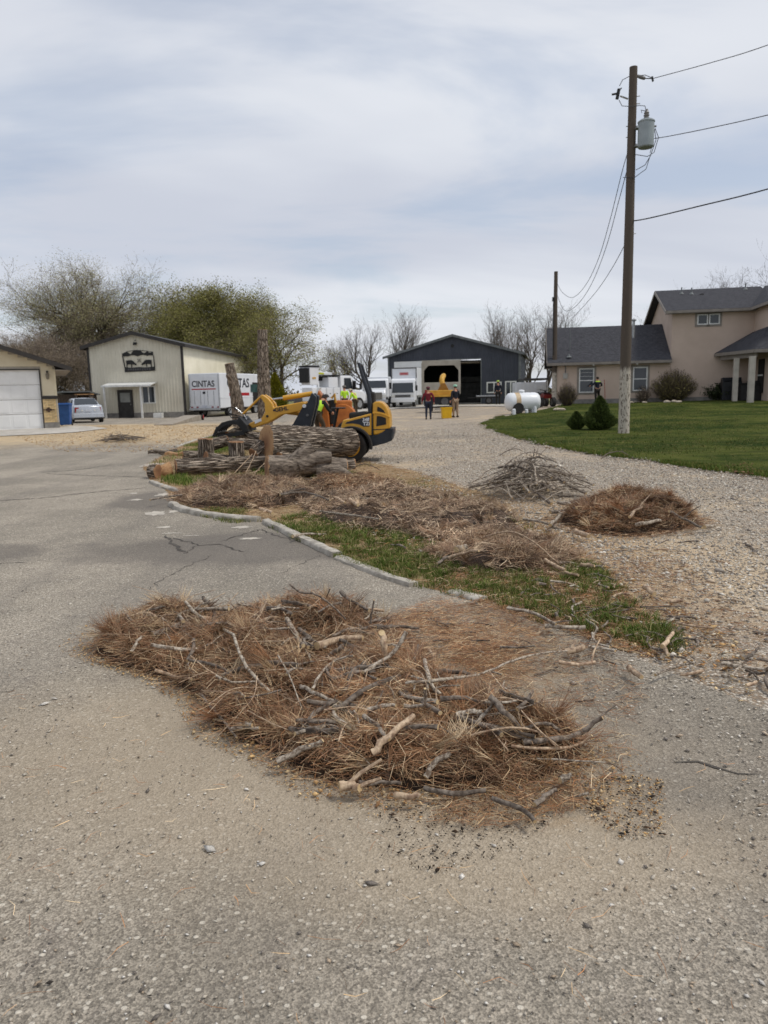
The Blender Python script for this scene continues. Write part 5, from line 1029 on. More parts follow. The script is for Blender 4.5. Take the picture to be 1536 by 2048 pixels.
MB().box(12.0, 12.09, -2.7, -1.75, 1.0, 3.0).build('side_door', M_darkin, hs_); MB().box(11.985, 11.999, -2.75, -1.7, 2.0, 2.08).build('door_rail', M_white, hs_)
g = MB().box(0, 1.15, 0, .6, 0, 1.15).prism([(0, 1.15), (.6, 1.15), (.55, 1.4), (.1, 1.42)], .02, 1.13, 'x').box(.1, 1.05, -.06, -.002, 1.2, 1.24).build('barbecue_grill', mat('black_enamel', (26, 27, 30), (38, 38, 42), 4, .4), None, False, .03, (0, 0, 0)); q = hw(10.2, -.9, 0); g.location = (q[0], q[1], T(q[0], q[1]) + .02); g.rotation_euler.z = -th; tag(g, 'dark covered barbecue grill against the house wall by the porch', 'grill')
g = MB().box(0, 2.1, 0, .9, 0, .98).box(-.06, 2.16, -.06, .96, .98, 1.08).box(.5, 1.2, .2, .7, 1.08, 1.2).build('hot_tub', mat('dark_wood_tub', (34, 30, 30), (24, 22, 22), 3, .6), None, False, .03); q = hw(10.9, -2.4, 0); g.location = (q[0], q[1], T(q[0], q[1]) + .02); g.rotation_euler.z = -th; tag(g, 'dark boxy tub with pale rim under the porch roof', 'tub')
# garden stones along the house bed
M_rock = mat('pale_garden_stone', (196, 184, 166), (160, 148, 132), 6, .9, bump=.5)
for i, (u, v, sz) in enumerate([(1262, 807, .15), (1272, 806, .13), (1282, 806, .16), (1289, 807, .14), (1300, 803, .35), (1312, 803, .4), (1322, 804, .34), (1334, 806, .2), (1348, 805, .18), (1358, 806, .16), (1115, 822, .2), (1124, 822, .18)]):
    c = GT(u, v); r = random.Random(i); m = MB().ball((0, 0, 0), sz, 6, 0, (1.2, .8, .45)); m.v = [(a + r.uniform(-.1, .1) * sz, b + r.uniform(-.1, .1) * sz, c_ + r.uniform(-.1, .1) * sz) for a, b, c_ in m.v]
    tag(m.build('garden_stone', M_rock, None, 40, 0, (c[0], c[1], c[2] + .05 + sz * .15)), ['pale flat garden stone before the house shrubs', 'pale stone at the foot of the far pole'][i > 9], 'stone', ['stones edging the house bed', 'stones by the far pole'][i > 9])
# ================================================================== MACHINES AND VEHICLES
M_yel = mat('loader_yellow', (212, 158, 44), (196, 142, 36), 3, .42, clear=.3, dirt=(150, 118, 62)); M_navy = mat('dark_blue_grey_steel', (40, 45, 53), (30, 34, 40), 4, .5); M_tyre = mat('tyre_rubber', (34, 33, 32), (48, 46, 44), 12, .9, bump=.5, bscale=40)
M_chrome = mat('chrome', (190, 190, 190), None, 10, .2, metal=1.0); M_wpaint = mat('truck_white', (232, 234, 236), (222, 224, 226), 1.2, .35, clear=.3); M_wbox = mat('box_panel_white', (224, 226, 228), (212, 214, 218), .9, .45, dirt=(190, 190, 186))
M_red = mat('tail_lamp_red', (150, 22, 20), None, 10, .25); M_lamp = glass('lamp_clear', (.5, .5, .48), .15); M_grey = mat('mid_grey_plastic', (96, 96, 96), (80, 80, 80), 5, .6); M_alu = mat('aluminium', (176, 178, 180), (158, 160, 162), 5, .4, metal=.5)
M_plate = mat('licence_plate', (206, 210, 220), None, 10, .5); M_txt = mat('dark_lettering', (34, 36, 46), None, 10, .5); M_txtw = mat('white_lettering', (226, 228, 230), None, 10, .5); M_txtr = mat('red_lettering', (178, 30, 40), None, 10, .5)
M_or = mat('chipper_orange', (196, 116, 48), (166, 92, 36), 4, .5, dirt=(110, 76, 50)); M_amber = mat('chipper_amber', (206, 160, 62), (182, 134, 46), 3, .5); M_blue = mat('blue_plastic', (38, 84, 150), (30, 72, 132), 4, .5)
def text(body, size, mat_, parent, fn, shear=0.0, bold=0.0, align='CENTER', name='lettering'):
    """flat raised lettering; fn maps text plane (tx, ty, depth) to the parent's frame"""
    cu = bpy.data.curves.new('t', 'FONT'); cu.body = body; cu.size = size; cu.extrude = .004; cu.align_x = align; cu.align_y = 'CENTER'; cu.shear = shear; cu.offset = bold; cu.resolution_u = 3
    t_ = bpy.data.objects.new('t', cu); COL.objects.link(t_); dg = bpy.context.evaluated_depsgraph_get(); me = bpy.data.meshes.new_from_object(t_.evaluated_get(dg)); bpy.data.objects.remove(t_)
    for v in me.vertices: v.co = fn(v.co.x, v.co.y, v.co.z)
    me.materials.clear(); me.materials.append(mat_); return link(name, me, parent)
def wheel(root, c, r, w_, rim=None, name='wheel', axis='y', n=26, rr=.6):
    """tyre > rim, hub; a tread of lugs is cut into the tyre profile"""
    t_ = MB(); h = w_ / 2; prof = [(r * rr, -h * .8), (r * .8, -h), (r * .95, -h * .92), (r, -h * .6), (r, h * .6), (r * .95, h * .92), (r * .8, h), (r * rr, h * .8)]
    t_.lathe(prof, c, n, axis); ty = t_.build(name, M_tyre, root, 40)
    k = MB().lathe([(r * rr, -h * .82), (r * rr * .9, -h * .5), (r * .25, -h * .45), (r * .2, -h * .7), (.001, -h * .7)], c, 18, axis).lathe([(r * rr, h * .82), (r * rr * .9, h * .5), (r * .25, h * .45), (r * .2, h * .7), (.001, h * .7)], c, 18, axis); k.build('rim', rim or M_yel, ty, 40)
    return ty
# ---- articulated loader
LS = 90.0; lb = G(706, 923)
ld = thing('compact_loader', 'yellow and dark grey articulated loader with grapple behind the log stack', 'loader', (lb[0], lb[1] + .3, .012), math.pi - .06)
def a1(l): return [((706 - (680 + x / 12.8)) / LS, (923 - (790 + y / 12.8)) / LS) for x, y in l]
def a2(l): return [((706 - (340 + x / 4.8)) / LS, (923 - (660 + y / 4.8)) / LS) for x, y in l]
def a3(l): return [((706 - (560 + x / 5.486)) / LS, (923 - (680 + y / 5.486)) / LS) for x, y in l]
HW = .46
hood = MB().prism(a1([(905, 1040), (895, 500), (910, 260), (950, 212), (1050, 200), (1150, 235), (1240, 330), (1300, 450), (1335, 600), (1340, 880), (1240, 910), (1130, 990), (1000, 1030)]), -HW, HW).build('hood', M_yel, ld, False, .03)
MB().prism(a1([(45, 960), (150, 650), (300, 630), (830, 505), (888, 500), (872, 1045), (720, 1040), (640, 950), (520, 880), (380, 850), (200, 870), (100, 930)]), -HW - .01, HW + .01).build('side_panel', M_yel, ld, False, .02)
MB().prism(a1([(876, 500), (905, 500), (890, 1042), (862, 1045)]), HW - .02, HW + .018).build('seam', M_navy, ld)
MB().prism(a1([(890, 895), (1330, 885), (1330, 905), (890, 918)]), HW - .02, HW + .006).build('seam', M_navy, hood)
MB().prism(a1([(205, 745), (240, 700), (830, 560), (810, 825), (660, 825), (560, 770), (400, 740)]), HW, HW + .016).build('decal_panel', M_navy, ld)
for pl in ([(1015, 450), (1025, 330), (1110, 370), (1180, 430), (1220, 500), (1150, 480)], [(985, 825), (1005, 565), (1110, 575), (1230, 620), (1235, 780)]): MB().prism(a1(pl), HW - .01, HW + .008).build('vent_grille', M_black, hood)
MB().prism(a1([(900, 470), (960, 462), (1080, 475), (1200, 515), (1330, 590), (1332, 620), (1200, 560), (1080, 525), (960, 510), (900, 520)]), -HW - .012, HW + .02).build('hood_ridge', M_yel, hood, False, .015)
MB().prism(a1([(720, 1045), (1000, 1040), (1250, 900), (1420, 880), (1425, 1000), (1370, 1190), (1180, 1260), (790, 1350), (740, 1200)]), -HW + .0, HW + .0).build('rear_bumper', M_navy, ld, False, .015)
MB().prism(a1([(1380, 900), (1425, 880), (1420, 1000), (1365, 1190), (1350, 1100)]), -HW - .02, HW + .02).build('counterweight', mat('worn_dark_steel', (58, 62, 66), (40, 44, 48), 8, .5), ld, False, .01)
for y in (-.3, .3): MB().cyl(*[(a1([(1390, 930)])[0][0] + d, y, a1([(1390, 930)])[0][1]) for d in (0, -.03)], .035, 12).build('tail_lamp', M_red, ld)
for sy in (1, -1):
    cx, cz = a1([(350, 1310)])[0]; wheel(ld, (cx, sy * .62, cz), .345, .30); wheel(ld, (cx + 1.18, sy * .62, .345), .345, .30)
    V = []; n = 20
    for i in range(n + 1):
        a = R_(-8 + 160 * i / n)
        for rr_, yy in ((.40, .44), (.44, .44), (.44, .76), (.40, .76)): V.append((cx - math.cos(a) * rr_ * 1.05, sy * yy, cz + math.sin(a) * rr_))
    MB().add(V, [(i * 4 + j, i * 4 + (j + 1) % 4, (i + 1) * 4 + (j + 1) % 4, (i + 1) * 4 + j) for i in range(n) for j in range(4)]).build('fender', M_tyre, ld, 40)
    r_ = a3([(1020, 820), (1005, 620), (960, 480), (905, 290)]); MB().tube([(x, sy * .38, z) for x, z in r_], [.055, .05, .045, .03], 10).build('roll_bar', M_navy, ld, 50)
MB().cyl((r_[3][0], -.4, r_[3][1]), (r_[3][0], .4, r_[3][1]), .03, 10).build('roll_bar_cross', M_navy, ld)
sx, sz = a1([(560, 540)])[0]; MB().box(sx - .25, sx + .25, -.24, .24, sz - .1, sz + .06).box(sx - .33, sx - .2, -.24, .24, sz + .06, sz + .5).build('seat', M_tyre, ld, False, .05)
MB().box(sx + .25, sx + .8, -.4, .4, .55, .72).build('foot_deck', M_black, ld, False, .02); MB().tube([(sx + .62, 0, .72), (sx + .52, 0, 1.15)], .03, 8).lathe([(.15, 0), (.17, .015), (.15, .03)], (sx + .5, 0, 1.15), 16).build('steering_column', M_black, ld)
tw = a3([(380, 585), (425, 625), (420, 700), (345, 960), (100, 975), (160, 920), (270, 740), (330, 690)])
MB().prism(tw, .12, .30).build('front_tower', M_navy, ld, False, .012); MB().prism(tw, -.30, -.12).build('front_tower', M_navy, ld, False, .012)
MB().box(tw[3][0] - .3, tw[4][0] + .1, -.3, .3, .28, .52).build('front_frame', M_navy, ld, False, .02); MB().box(.2, tw[3][0] - .28, -.2, .2, .3, .5).build('articulation_joint', M_black, ld)
for x, y in a3([(325, 825), (310, 945)]): MB().cyl((x, .3, y), (x, .325, y), .03, 12).build('pivot_pin', M_grey, ld)
x, y = a2([(1315, 730)])[0]; MB().cyl((x, .3, y), (x, .335, y), .04, 14).build('pivot_pin', M_txtw, ld)
armp = a2([(755, 895), (800, 932), (960, 880), (1080, 812), (1315, 772), (1325, 700), (1300, 688), (1010, 738), (1000, 700), (960, 650), (905, 612), (880, 628), (925, 700), (925, 780), (890, 835), (780, 880)])
arm = MB().prism(armp, .10, .24).build('lift_arm', M_yel, ld, False, .02); MB().prism(armp, -.24, -.10).build('lift_arm', M_yel, ld, False, .02); cx_, cz_ = a2([(860, 880)])[0]; MB().box(cx_ - .06, cx_ + .06, -.1, .1, cz_ - .05, cz_ + .05).build('cross_tube', M_yel, arm)
MB().prism(a2([(820, 860), (885, 838), (890, 865), (825, 890)]), .241, .246).build('sticker', M_txtw, arm)
for p in ((948, 820),): x, y = a2([p])[0]; MB().cyl((x, .24, y), (x, .26, y), .028, 12).build('arm_pin', M_black, arm)
def tb(l, r0, y, nm, mm, par=ld): MB().tube([(x, y, z) for x, z in a2(l)], r0, 12).build(nm, mm, par, 50)
tb([(1375, 615), (1090, 652)], .055, .0, 'hydraulic_cylinder', M_yel); tb([(1090, 652), (985, 663)], .025, .0, 'piston_rod', M_chrome); tb([(880, 640), (705, 795)], .025, .17, 'tilt_link', M_yel); tb([(1280, 808), (1130, 788)], .05, .05, 'hydraulic_cylinder', M_yel); tb([(1130, 788), (1060, 800)], .022, .05, 'piston_rod', M_chrome); tb([(625, 735), (700, 800), (730, 850)], .018, .1, 'tilt_rod', M_chrome)
for i, l in enumerate([[(720, 830), (600, 800), (530, 770), (540, 735), (600, 725), (640, 760)], [(740, 850), (640, 830), (560, 830), (530, 790), (560, 745)]]): tb(l, .012, .12 - .2 * i, 'hose', M_tyre)
# grapple attachment: back plate, forked jaws
MB().prism(a2([(690, 815), (760, 900), (775, 960), (730, 970), (660, 880)]), -.42, .42).build('grapple_plate', M_black, ld, False, .01)
for y in (-.4, -.2, 0, .2, .4):
    MB().prism(a2([(700, 860), (600, 850), (520, 870), (455, 930), (420, 1000), (440, 1010), (480, 945), (540, 900), (620, 885), (700, 900)]), y - .022, y + .022).build('grapple_tine', M_black, ld); MB().prism(a2([(720, 950), (600, 975), (500, 985), (440, 1020), (500, 1012), (620, 1005), (740, 990)]), y - .022, y + .022).build('grapple_tine', M_black, ld)
for p in ((470, 920), (560, 880), (455, 965)): x, z = a2([p])[0]; MB().cyl((x, -.42, z), (x, .42, z), .03, 8).build('grapple_bar', M_grey, ld)
x0, z0 = a2([(1088, 757)])[0]; an = R_(7.5); text('GEHL', .125, M_txt, ld, lambda a, b, c: (x0 - (a * math.cos(an) - b * math.sin(an)), .243 + c, z0 + a * math.sin(an) + b * math.cos(an)), bold=.003)
x, z = a2([(1016, 765)])[0]; MB().cyl((x, .241, z), (x, .247, z), .025, 10).build('logo_dot', M_txt, arm)
x1, z1 = a1([(720, 655)])[0]; text('348', .10, M_txtw, ld, lambda a, b, c: (x1 - a, HW + .018 + c, z1 + b + a * .06), .15, .003); x2, z2_ = a1([(738, 755)])[0]; text('TZi', .10, M_txtw, ld, lambda a, b, c: (x2 - a, HW + .018 + c, z2_ + b + a * .04), .0, .003)
# ---- delivery van with lettering
p = W(443, 834, 27.5); a_ = R_(72); van = thing('delivery_van', 'white step van with big black lettering on rear doors and side', 'van', (p[0], p[1], T(p[0], p[1])), a_)
Wv, Lv, Hv = 2.6, 6.4, 3.16   # local: rear face x=0, right side y=0, left side y=Wv
MB().box(0, Lv, 0, Wv, .62, Hv).build('box_body', M_wbox, van, False, .06); MB().prism([(Lv - .05, .5), (Lv + .9, .5), (Lv + .95, 1.3), (Lv + .35, 2.2), (Lv + .1, Hv - .15), (Lv - .05, Hv - .1)], .1, Wv - .1).build('nose', M_wpaint, van, False, .06)
for y in (.14, Wv / 2 + .02): MB().box(-.03, -.002, y, y + Wv / 2 - .16, .82, Hv - .22).build('rear_door', M_wbox, van, False, .01)
for y in (.06, Wv - .1): MB().box(-.035, -.002, y, y + .05, .75, Hv - .08).build('door_post', M_alu, van)
for y in (.5, 1.0, 1.6, 2.1): MB().box(-.055, -.031, y, y + .03, .9, 1.9).build('lock_rod', M_alu, van)
MB().box(-.14, -.002, .05, Wv - .05, .5, .66).build('bumper', M_alu, van, False, .01); MB().box(-.045, -.032, 1.15, 1.5, .74, .86).build('plate', M_plate, van)
for y in (.15, .6, 1.85, 2.3): MB().box(-.05, -.003, y, y + .14, .68, .76).build('tail_lamp', M_red, van)
text('CINTAS', .62, M_txt, van, lambda a, b, c: (-.036 - c, Wv / 2 - a * .88 + .05, 2.38 + b), .0, .012); MB().box(-.04, -.032, .32, Wv - .28, 1.98, 2.06).build('red_stripe', M_txtr, van); MB().box(-.04, -.032, 1.2, 1.42, 1.68, 1.84).build('small_mark', M_txt, van)
text('CINTAS', .95, M_txt, van, lambda a, b, c: (2.75 + a * 1.05, -.008 - c, 2.42 + b), .0, .018); MB().box(1.3, 4.4, -.012, -.002, 1.5, 1.72).build('red_stripe', M_txtr, van); MB().box(0, Lv, -.02, -.002, 1.36, 1.42).build('body_ridge', M_wpaint, van)
MB().box(5.0, 5.9, -.03, -.002, .7, 2.5).build('side_door', M_darkin, van); wd_ = MB().box(4.65, 5.9, -.036, -.031, 1.75, 2.35).build('side_window', mat('tinted_window', (58, 84, 80), (44, 66, 64), 2, .15), van); MB().box(6.0, 6.06, -.35, -.05, 1.5, 2.1).build('mirror', M_black, van)
for x in (1.5, 5.6):
    for y in (.22, Wv - .22): wheel(van, (x, y, .42), .42, .3, M_alu)
MB().box(.2, Lv, .2, Wv - .2, .4, .61).build('chassis', M_black, van)
# ---- low grey ramp board with a small wheel, before the van
q = GT(345, 851); q2 = GT(405, 840); rb = thing('loading_ramp', 'long low grey ramp board with a small wheel lying before the van', 'ramp', (q[0], q[1], T(q[0], q[1])), math.atan2(q2[1] - q[1], q2[0] - q[0])); LL = math.hypot(q2[0] - q[0], q2[1] - q[1]) * .98
MB().prism([(0, .02), (LL, .02), (LL, .28), (LL * .95, .32), (LL * .5, .2), (0, .06)], 0, .9).build('board', mat('weathered_ply', (158, 148, 134), (138, 128, 114), 3, .9), rb); wheel(rb, (LL, -.06, .2), .19, .09, M_txtr)
# ---- blue bin
q = W(132, 850, 41); bn = thing('wheelie_bin', 'blue plastic wheeled bin beside the garage', 'bin', (q[0], q[1], T(q[0], q[1]) + .03), .2)
MB().add([(-.22, -.25, .05), (.22, -.25, .05), (.22, .25, .05), (-.22, .25, .05), (-.29, -.33, 1.0), (.29, -.33, 1.0), (.29, .35, 1.0), (-.29, .35, 1.0)], [(0, 1, 5, 4), (1, 2, 6, 5), (2, 3, 7, 6), (3, 0, 4, 7), (3, 2, 1, 0), (4, 5, 6, 7)]).build('body', M_blue, bn, False, .02); MB().prism([(-.36, 1.0), (.38, 1.0), (.36, 1.06), (-.2, 1.1), (-.36, 1.04)], -.31, .31, 'x').build('lid', M_blue, bn, False, .01)
for x in (-.24, .24): wheel(bn, (x, .3, .12), .12, .05, M_black, axis='x')
MB().cyl((-.25, .42, .95), (.25, .42, .95), .015, 8).build('handle', M_blue, bn)
# ---- silver sedan, rear view
q = W(179, 846, 34.5); fa = math.atan2(.86, -.50); car = thing('silver_sedan', 'silver sedan parked nose away beside the blue bin', 'car', (q[0], q[1], T(q[0], q[1])), fa); M_silver = mat('silver_paint', (186, 190, 196), (176, 180, 186), 1, .28, metal=.35, clear=.6)
def loft(m, secs, mi=0):
    n = len(secs[0]); V = [p for s_ in secs for p in s_]; m.add(V, [(i * n + j, i * n + (j + 1) % n, (i + 1) * n + (j + 1) % n, (i + 1) * n + j) for i in range(len(secs) - 1) for j in range(n)] + [tuple(range(n)), tuple((len(secs) - 1) * n + j for j in range(n))], mi); return m
def sec(x, w_, zb, zs, zt, k=.9): return [(x, -w_ * .93, zb), (x, -w_, zs * .55 + zb * .45), (x, -w_ * .98, zs), (x, -w_ * k, zt), (x, 0, zt + .025), (x, w_ * k, zt), (x, w_ * .98, zs), (x, w_, zs * .55 + zb * .45), (x, w_ * .93, zb), (x, 0, zb - .02)]
X0 = 0.0
loft(MB(), [sec(.0, .70, .34, .62, .78), sec(.06, .82, .27, .66, .95), sec(.3, .89, .22, .78, 1.03), sec(1.0, .91, .2, .8, 1.02), sec(2.2, .91, .2, .8, .97), sec(3.4, .90, .2, .78, .96), sec(4.3, .87, .22, .7, .84), sec(4.75, .76, .28, .58, .7)]).build('body', M_silver, car, 35, .02)
def gsec(x, wb, wt, zb, zt): return [(x, -wb, zb), (x, -wt, zt), (x, 0, zt + .03), (x, wt, zt), (x, wb, zb)]
loft(MB(), [gsec(.62, .78, .72, .98, 1.05), gsec(1.25, .80, .60, .98, 1.38), gsec(1.9, .80, .60, .98, 1.43), gsec(2.6, .80, .60, .97, 1.40), gsec(3.5, .78, .7, .95, .99)]).build('cabin', M_silver, car, 35, .015)
MB().add([(.66, -.66, 1.045), (.66, .66, 1.045), (1.2, .54, 1.372), (1.2, -.54, 1.372)], [(0, 1, 2, 3)]).build('rear_window', M_win, car).location = (-.06, 0, .035)
for sy in (1, -1):
    MB().add([(1.0, sy * .815, 1.02), (3.2, sy * .80, 1.0), (2.55, sy * .63, 1.37), (1.4, sy * .63, 1.37)], [(0, 1, 2, 3)]).build('side_window', M_win, car).location = (0, sy * .012, 0)
    lm = MB().prism([(.0, .62), (.12, .62), (.16, .9), (.02, .9)], sy * .60 - .09, sy * .60 + .13 * sy + (.09 if sy < 0 else .0)).build('tail_lamp', M_red, car)
    for x in (.85, 3.75): wheel(car, (x, sy * .80, .32), .32, .22, M_alu, rr=.68)
    MB().box(2.7, 2.9, sy * .92, sy * 1.05, 1.0, 1.12).build('mirror', M_silver, car, False, .02)
MB().prism([(-.06, .3), (.12, .26), (.12, .56), (-.04, .56)], -.84, .84).build('rear_bumper', M_silver, car, False, .03); MB().prism([(-.03, .2), (.1, .2), (.1, .29), (-.05, .29)], -.78, .78).build('valance', M_black, car); MB().box(-.03, .03, -.17, .17, .66, .78).build('plate', M_plate, car)
for y in (-.34, .34): MB().cyl((-.02, y, .72), (.05, y, .72), .05, 12).build('reverse_lamp', M_lamp, car)
# ---- truck builders
def cabover(root, x, y0, y1, zb, zt, gl=True):
    """flat front cab: front face at x, looking towards +x"""
    w_ = y1 - y0; MB().prism([(x - 1.5, zb), (x, zb), (x + .02, zb + .8), (x - .22, zt - .12), (x - .4, zt), (x - 1.5, zt)], y0, y1).build('cab', M_wpaint, root, False, .07)
    c = [(x + .055, y0 + .1, zb + .66), (x + .055, y1 - .1, zb + .66), (x - .09, y1 - .16, zt - .36), (x - .09, y0 + .16, zt - .36)]; MB().add(c + [(p[0] - .04, p[1], p[2]) for p in c], [(0, 1, 2, 3), (7, 6, 5, 4)]).build('windscreen', M_win, root)
    MB().box(x + .0, x + .03, y0 + .35, y1 - .35, zb + .28, zb + .5).build('grille', M_grey, root)
    for y in (y0 + .08, y1 - .36): MB().box(x - .01, x + .035, y, y + .28, zb + .3, zb + .52).build('headlamp', M_lamp, root, False, .02)
    MB().box(x - .05, x + .08, y0, y1, zb - .12, zb + .2).build('bumper', M_wpaint, root, False, .03)
    for y in (y0 - .22, y1 + .06): MB().box(x - .2, x - .1, y, y + .16, zb + .8, zb + 1.25).build('mirror', M_black, root, False, .02)
    for y in (y0 + .01, y1 - .01): MB().box(x - 1.1, x - .35, min(y, y + (-.02 if y < (y0 + y1) / 2 else .02)), max(y, y + (-.02 if y < (y0 + y1) / 2 else .02)), zb + .85, zt - .25).build('side_window', M_win, root)
q = W(806, 816, 24); hd = math.atan2(-.985, -.17); bt = thing('box_truck', 'white flat nosed box truck facing the viewer before the dark barn', 'truck', (q[0], q[1], T(q[0], q[1]) + .03), hd)
cabover(bt, 0, -1.0, 1.0, .55, 2.38); MB().box(-6.2, -.9, -1.08, 1.08, .95, 3.28).build('cargo_box', M_wbox, bt, False, .03); MB().box(-.9, -.86, -1.08, -1.0, 2.4, 3.28).box(-.9, -.86, 1.0, 1.08, 2.4, 3.28).box(-.9, -.86, -1.0, 1.0, 3.2, 3.28).build('box_trim', M_grey, bt)
MB().box(-.9, -.88, -.38, .38, 2.66, 2.9).build('box_badge', mat('faded_badge', (196, 150, 150), (170, 120, 122), 6, .6), bt); MB().box(-.885, -.875, -.28, .28, 2.74, 2.82).build('badge_text', M_txtr, bt)
for x in (-.75, -4.8):
    for y in (-.85, .85): wheel(bt, (x, y, .4), .4, .26, M_alu)
MB().box(-6, -.2, -.5, .5, .55, .94).build('chassis', M_black, bt)
q = W(752, 816, 25); ct = thing('chip_truck', 'white bonneted truck facing the viewer between bucket truck and box truck', 'truck', (q[0], q[1], T(q[0], q[1]) + .03), R_(-92))
MB().prism([(-1.6, .7), (-.2, .7), (-.2, 1.55), (-.45, 2.2), (-.6, 2.35), (-1.6, 2.35)], -1.0, 1.0).build('cab', M_wpaint, ct, False, .07); MB().prism([(-.2, .6), (1.2, .6), (1.25, 1.2), (1.1, 1.42), (-.2, 1.6)], -.82, .82).build('bonnet', M_wpaint, ct, False, .08)
MB().add([(-.19, -.85, 1.62), (-.19, .85, 1.62), (-.43, .78, 2.18), (-.43, -.78, 2.18)], [(0, 1, 2, 3)]).build('windscreen', M_win, ct).location = (.03, 0, 0); MB().box(1.24, 1.28, -.55, .55, .7, 1.25).build('grille', mat('dusty_grille', (120, 116, 108), None, 6, .5), ct, False, .02); MB().box(1.2, 1.36, -1, 1, .45, .68).build('bumper', M_alu, ct, False, .02)
for y in (-.74, .74): MB().box(1.22, 1.3, y - .14, y + .14, .85, 1.1).build('headlamp', M_lamp, ct, False, .02); MB().box(-.1, .0, y * 1.6 - .1, y * 1.6 + .1, 1.5, 2.0).build('mirror', M_black, ct)
MB().box(-5.5, -1.7, -1.15, 1.15, .9, 2.5).build('chip_body', M_wbox, ct, False, .03)
for x in (.6, -4):
    for y in (-.88, .88): wheel(ct, (x, y, .45), .45, .28, M_alu)
# ---- bucket truck side on
q = W(600, 826, 30); bk = thing('bucket_truck', 'white bucket truck with folded boom behind the loader', 'truck', (q[0], q[1], T(q[0], q[1])), .92)
for i in range(4): b_ = MB().box(.05 + i * .72, .73 + i * .72, -1.1, -.2, .75, 1.62).build('utility_box', M_wbox, bk, False, .02); MB().box(.12 + i * .72, .66 + i * .72, -1.115, -1.101, .85, 1.55).build('box_door', M_wbox, b_, False, .008); MB().box(.36 + i * .72, .44 + i * .72, -1.13, -1.116, 1.18, 1.24).build('latch', M_grey, b_)
MB().box(0, 3.0, -.2, 1.1, .75, 1.15).box(0, 4.9, -.5, .5, .5, .74).build('deck', M_grey, bk); MB().box(1.85, 2.8, -1.0, -.3, 1.63, 2.3).build('tool_locker', M_wbox, bk, False, .02)
cb = MB().prism([(3.05, .6), (4.75, .6), (4.8, 1.35), (4.55, 1.5), (4.3, 2.3), (4.15, 2.42), (3.05, 2.42)], -1.05, 1.05).build('cab', M_wpaint, bk, False, .06); MB().prism([(3.4, 1.5), (4.3, 1.5), (4.1, 2.25), (3.4, 2.25)], -1.07, -1.052).build('side_window', M_win, cb); MB().box(4.25, 4.33, -1.35, -1.1, 1.45, 2.05).build('mirror', M_black, cb)
MB().prism([(4.5, .6), (5.9, .6), (5.95, 1.1), (5.7, 1.32), (4.5, 1.5)], -.95, .95).build('bonnet', M_wpaint, bk, False, .07)
bu = MB().add([(.02, -1.0, 1.8), (.82, -1.0, 1.8), (.82, -.2, 1.8), (.02, -.2, 1.8), (-.03, -1.05, 2.95), (.88, -1.05, 2.95), (.88, -.15, 2.95), (-.03, -.15, 2.95)], [(3, 2, 1, 0), (0, 1, 5, 4), (1, 2, 6, 5), (2, 3, 7, 6), (3, 0, 4, 7), (4, 5, 6, 7)]).build('bucket', M_wbox, bk, False, .03); MB().box(-.07, .92, -1.09, -.11, 2.95, 3.06).build('bucket_lip', M_black, bu, False, .02); MB().box(.22, .55, -1.05, -1.03, 2.2, 2.3).build('bucket_badge', M_amber, bu); MB().box(-.16, -.06, -1.0, -.2, 1.95, 2.9).build('bucket_liner', M_black, bu)
bo = MB().prism([(.88, 2.45), (.88, 2.72), (2.9, 2.62), (2.95, 2.3)], -.5, -.1).build('boom', M_wpaint, bk, False, .03); MB().prism([(1.4, 2.52), (1.95, 2.5), (1.95, 2.62), (1.4, 2.64)], -.512, -.501).build('boom_badge', mat('badge_yellow', (206, 206, 60), None, 4, .5), bo); MB().prism([(1.2, 2.1), (3.0, 2.05), (3.0, 2.3), (1.2, 2.4)], -.45, -.05).build('lower_boom', M_black, bk, False, .02)
MB().box(2.75, 3.15, -.5, .1, 1.15, 2.65).build('turret', mat('dusty_turret', (112, 104, 92), None, 5, .6), bk, False, .05); MB().tube([(.9, -.7, 2.3), (1.1, -.7, 1.9), (1.1, -.7, 1.2)], .09, 8).build('hose_bundle', M_wpaint, bk, 50)
MB().box(1.3, 4.6, -1.0, .9, 2.42, 2.46).build('boom_rest', M_black, bk)
for x in (.9, 5.1):
    for y in (-.9, .9): wheel(bk, (x, y, .45), .45, .3, M_alu)
# ---- orange wood chipper behind the loader
q = W(676, 880, 60); oc = thing('orange_chipper', 'orange wood chipper with tall feed tray seen past the loader', 'wood chipper', (q[0], q[1], 0.0), 0)
MB().lathe([(.02, -.28), (.42, -.28), (.46, -.22), (.46, .22), (.42, .28), (.02, .28)], (.18, 0, .72), 24, 'y').build('drum_housing', M_or, oc, 40); MB().box(-.1, .5, -.25, .25, .95, 1.28).build('engine_cover', M_or, oc, False, .06)
MB().prism([(-.55, .25), (-.22, .35), (-.28, 1.1), (-.55, 1.62), (-.7, 1.5), (-.62, .9)], -.42, .42).build('feed_tray', M_or, oc, False, .03); MB().prism([(-.74, 1.3), (-.68, 1.3), (-.52, 1.7), (-.58, 1.72)], -.45, .45).build('tray_edge', M_wpaint, oc); MB().box(-.24, -.02, -.3, .3, .5, 1.3).build('feed_rollers', M_black, oc, False, .04); MB().tube([(-.15, -.3, 1.35), (-.05, -.32, 1.5), (-.02, -.3, 1.2)], .04, 8).build('hose', M_amber, oc)
for y in (-.45, .45): wheel(oc, (.3, y, .3), .3, .2, M_grey)
MB().box(-.5, 1.2, -.1, .1, .28, .38).build('drawbar', M_black, oc)
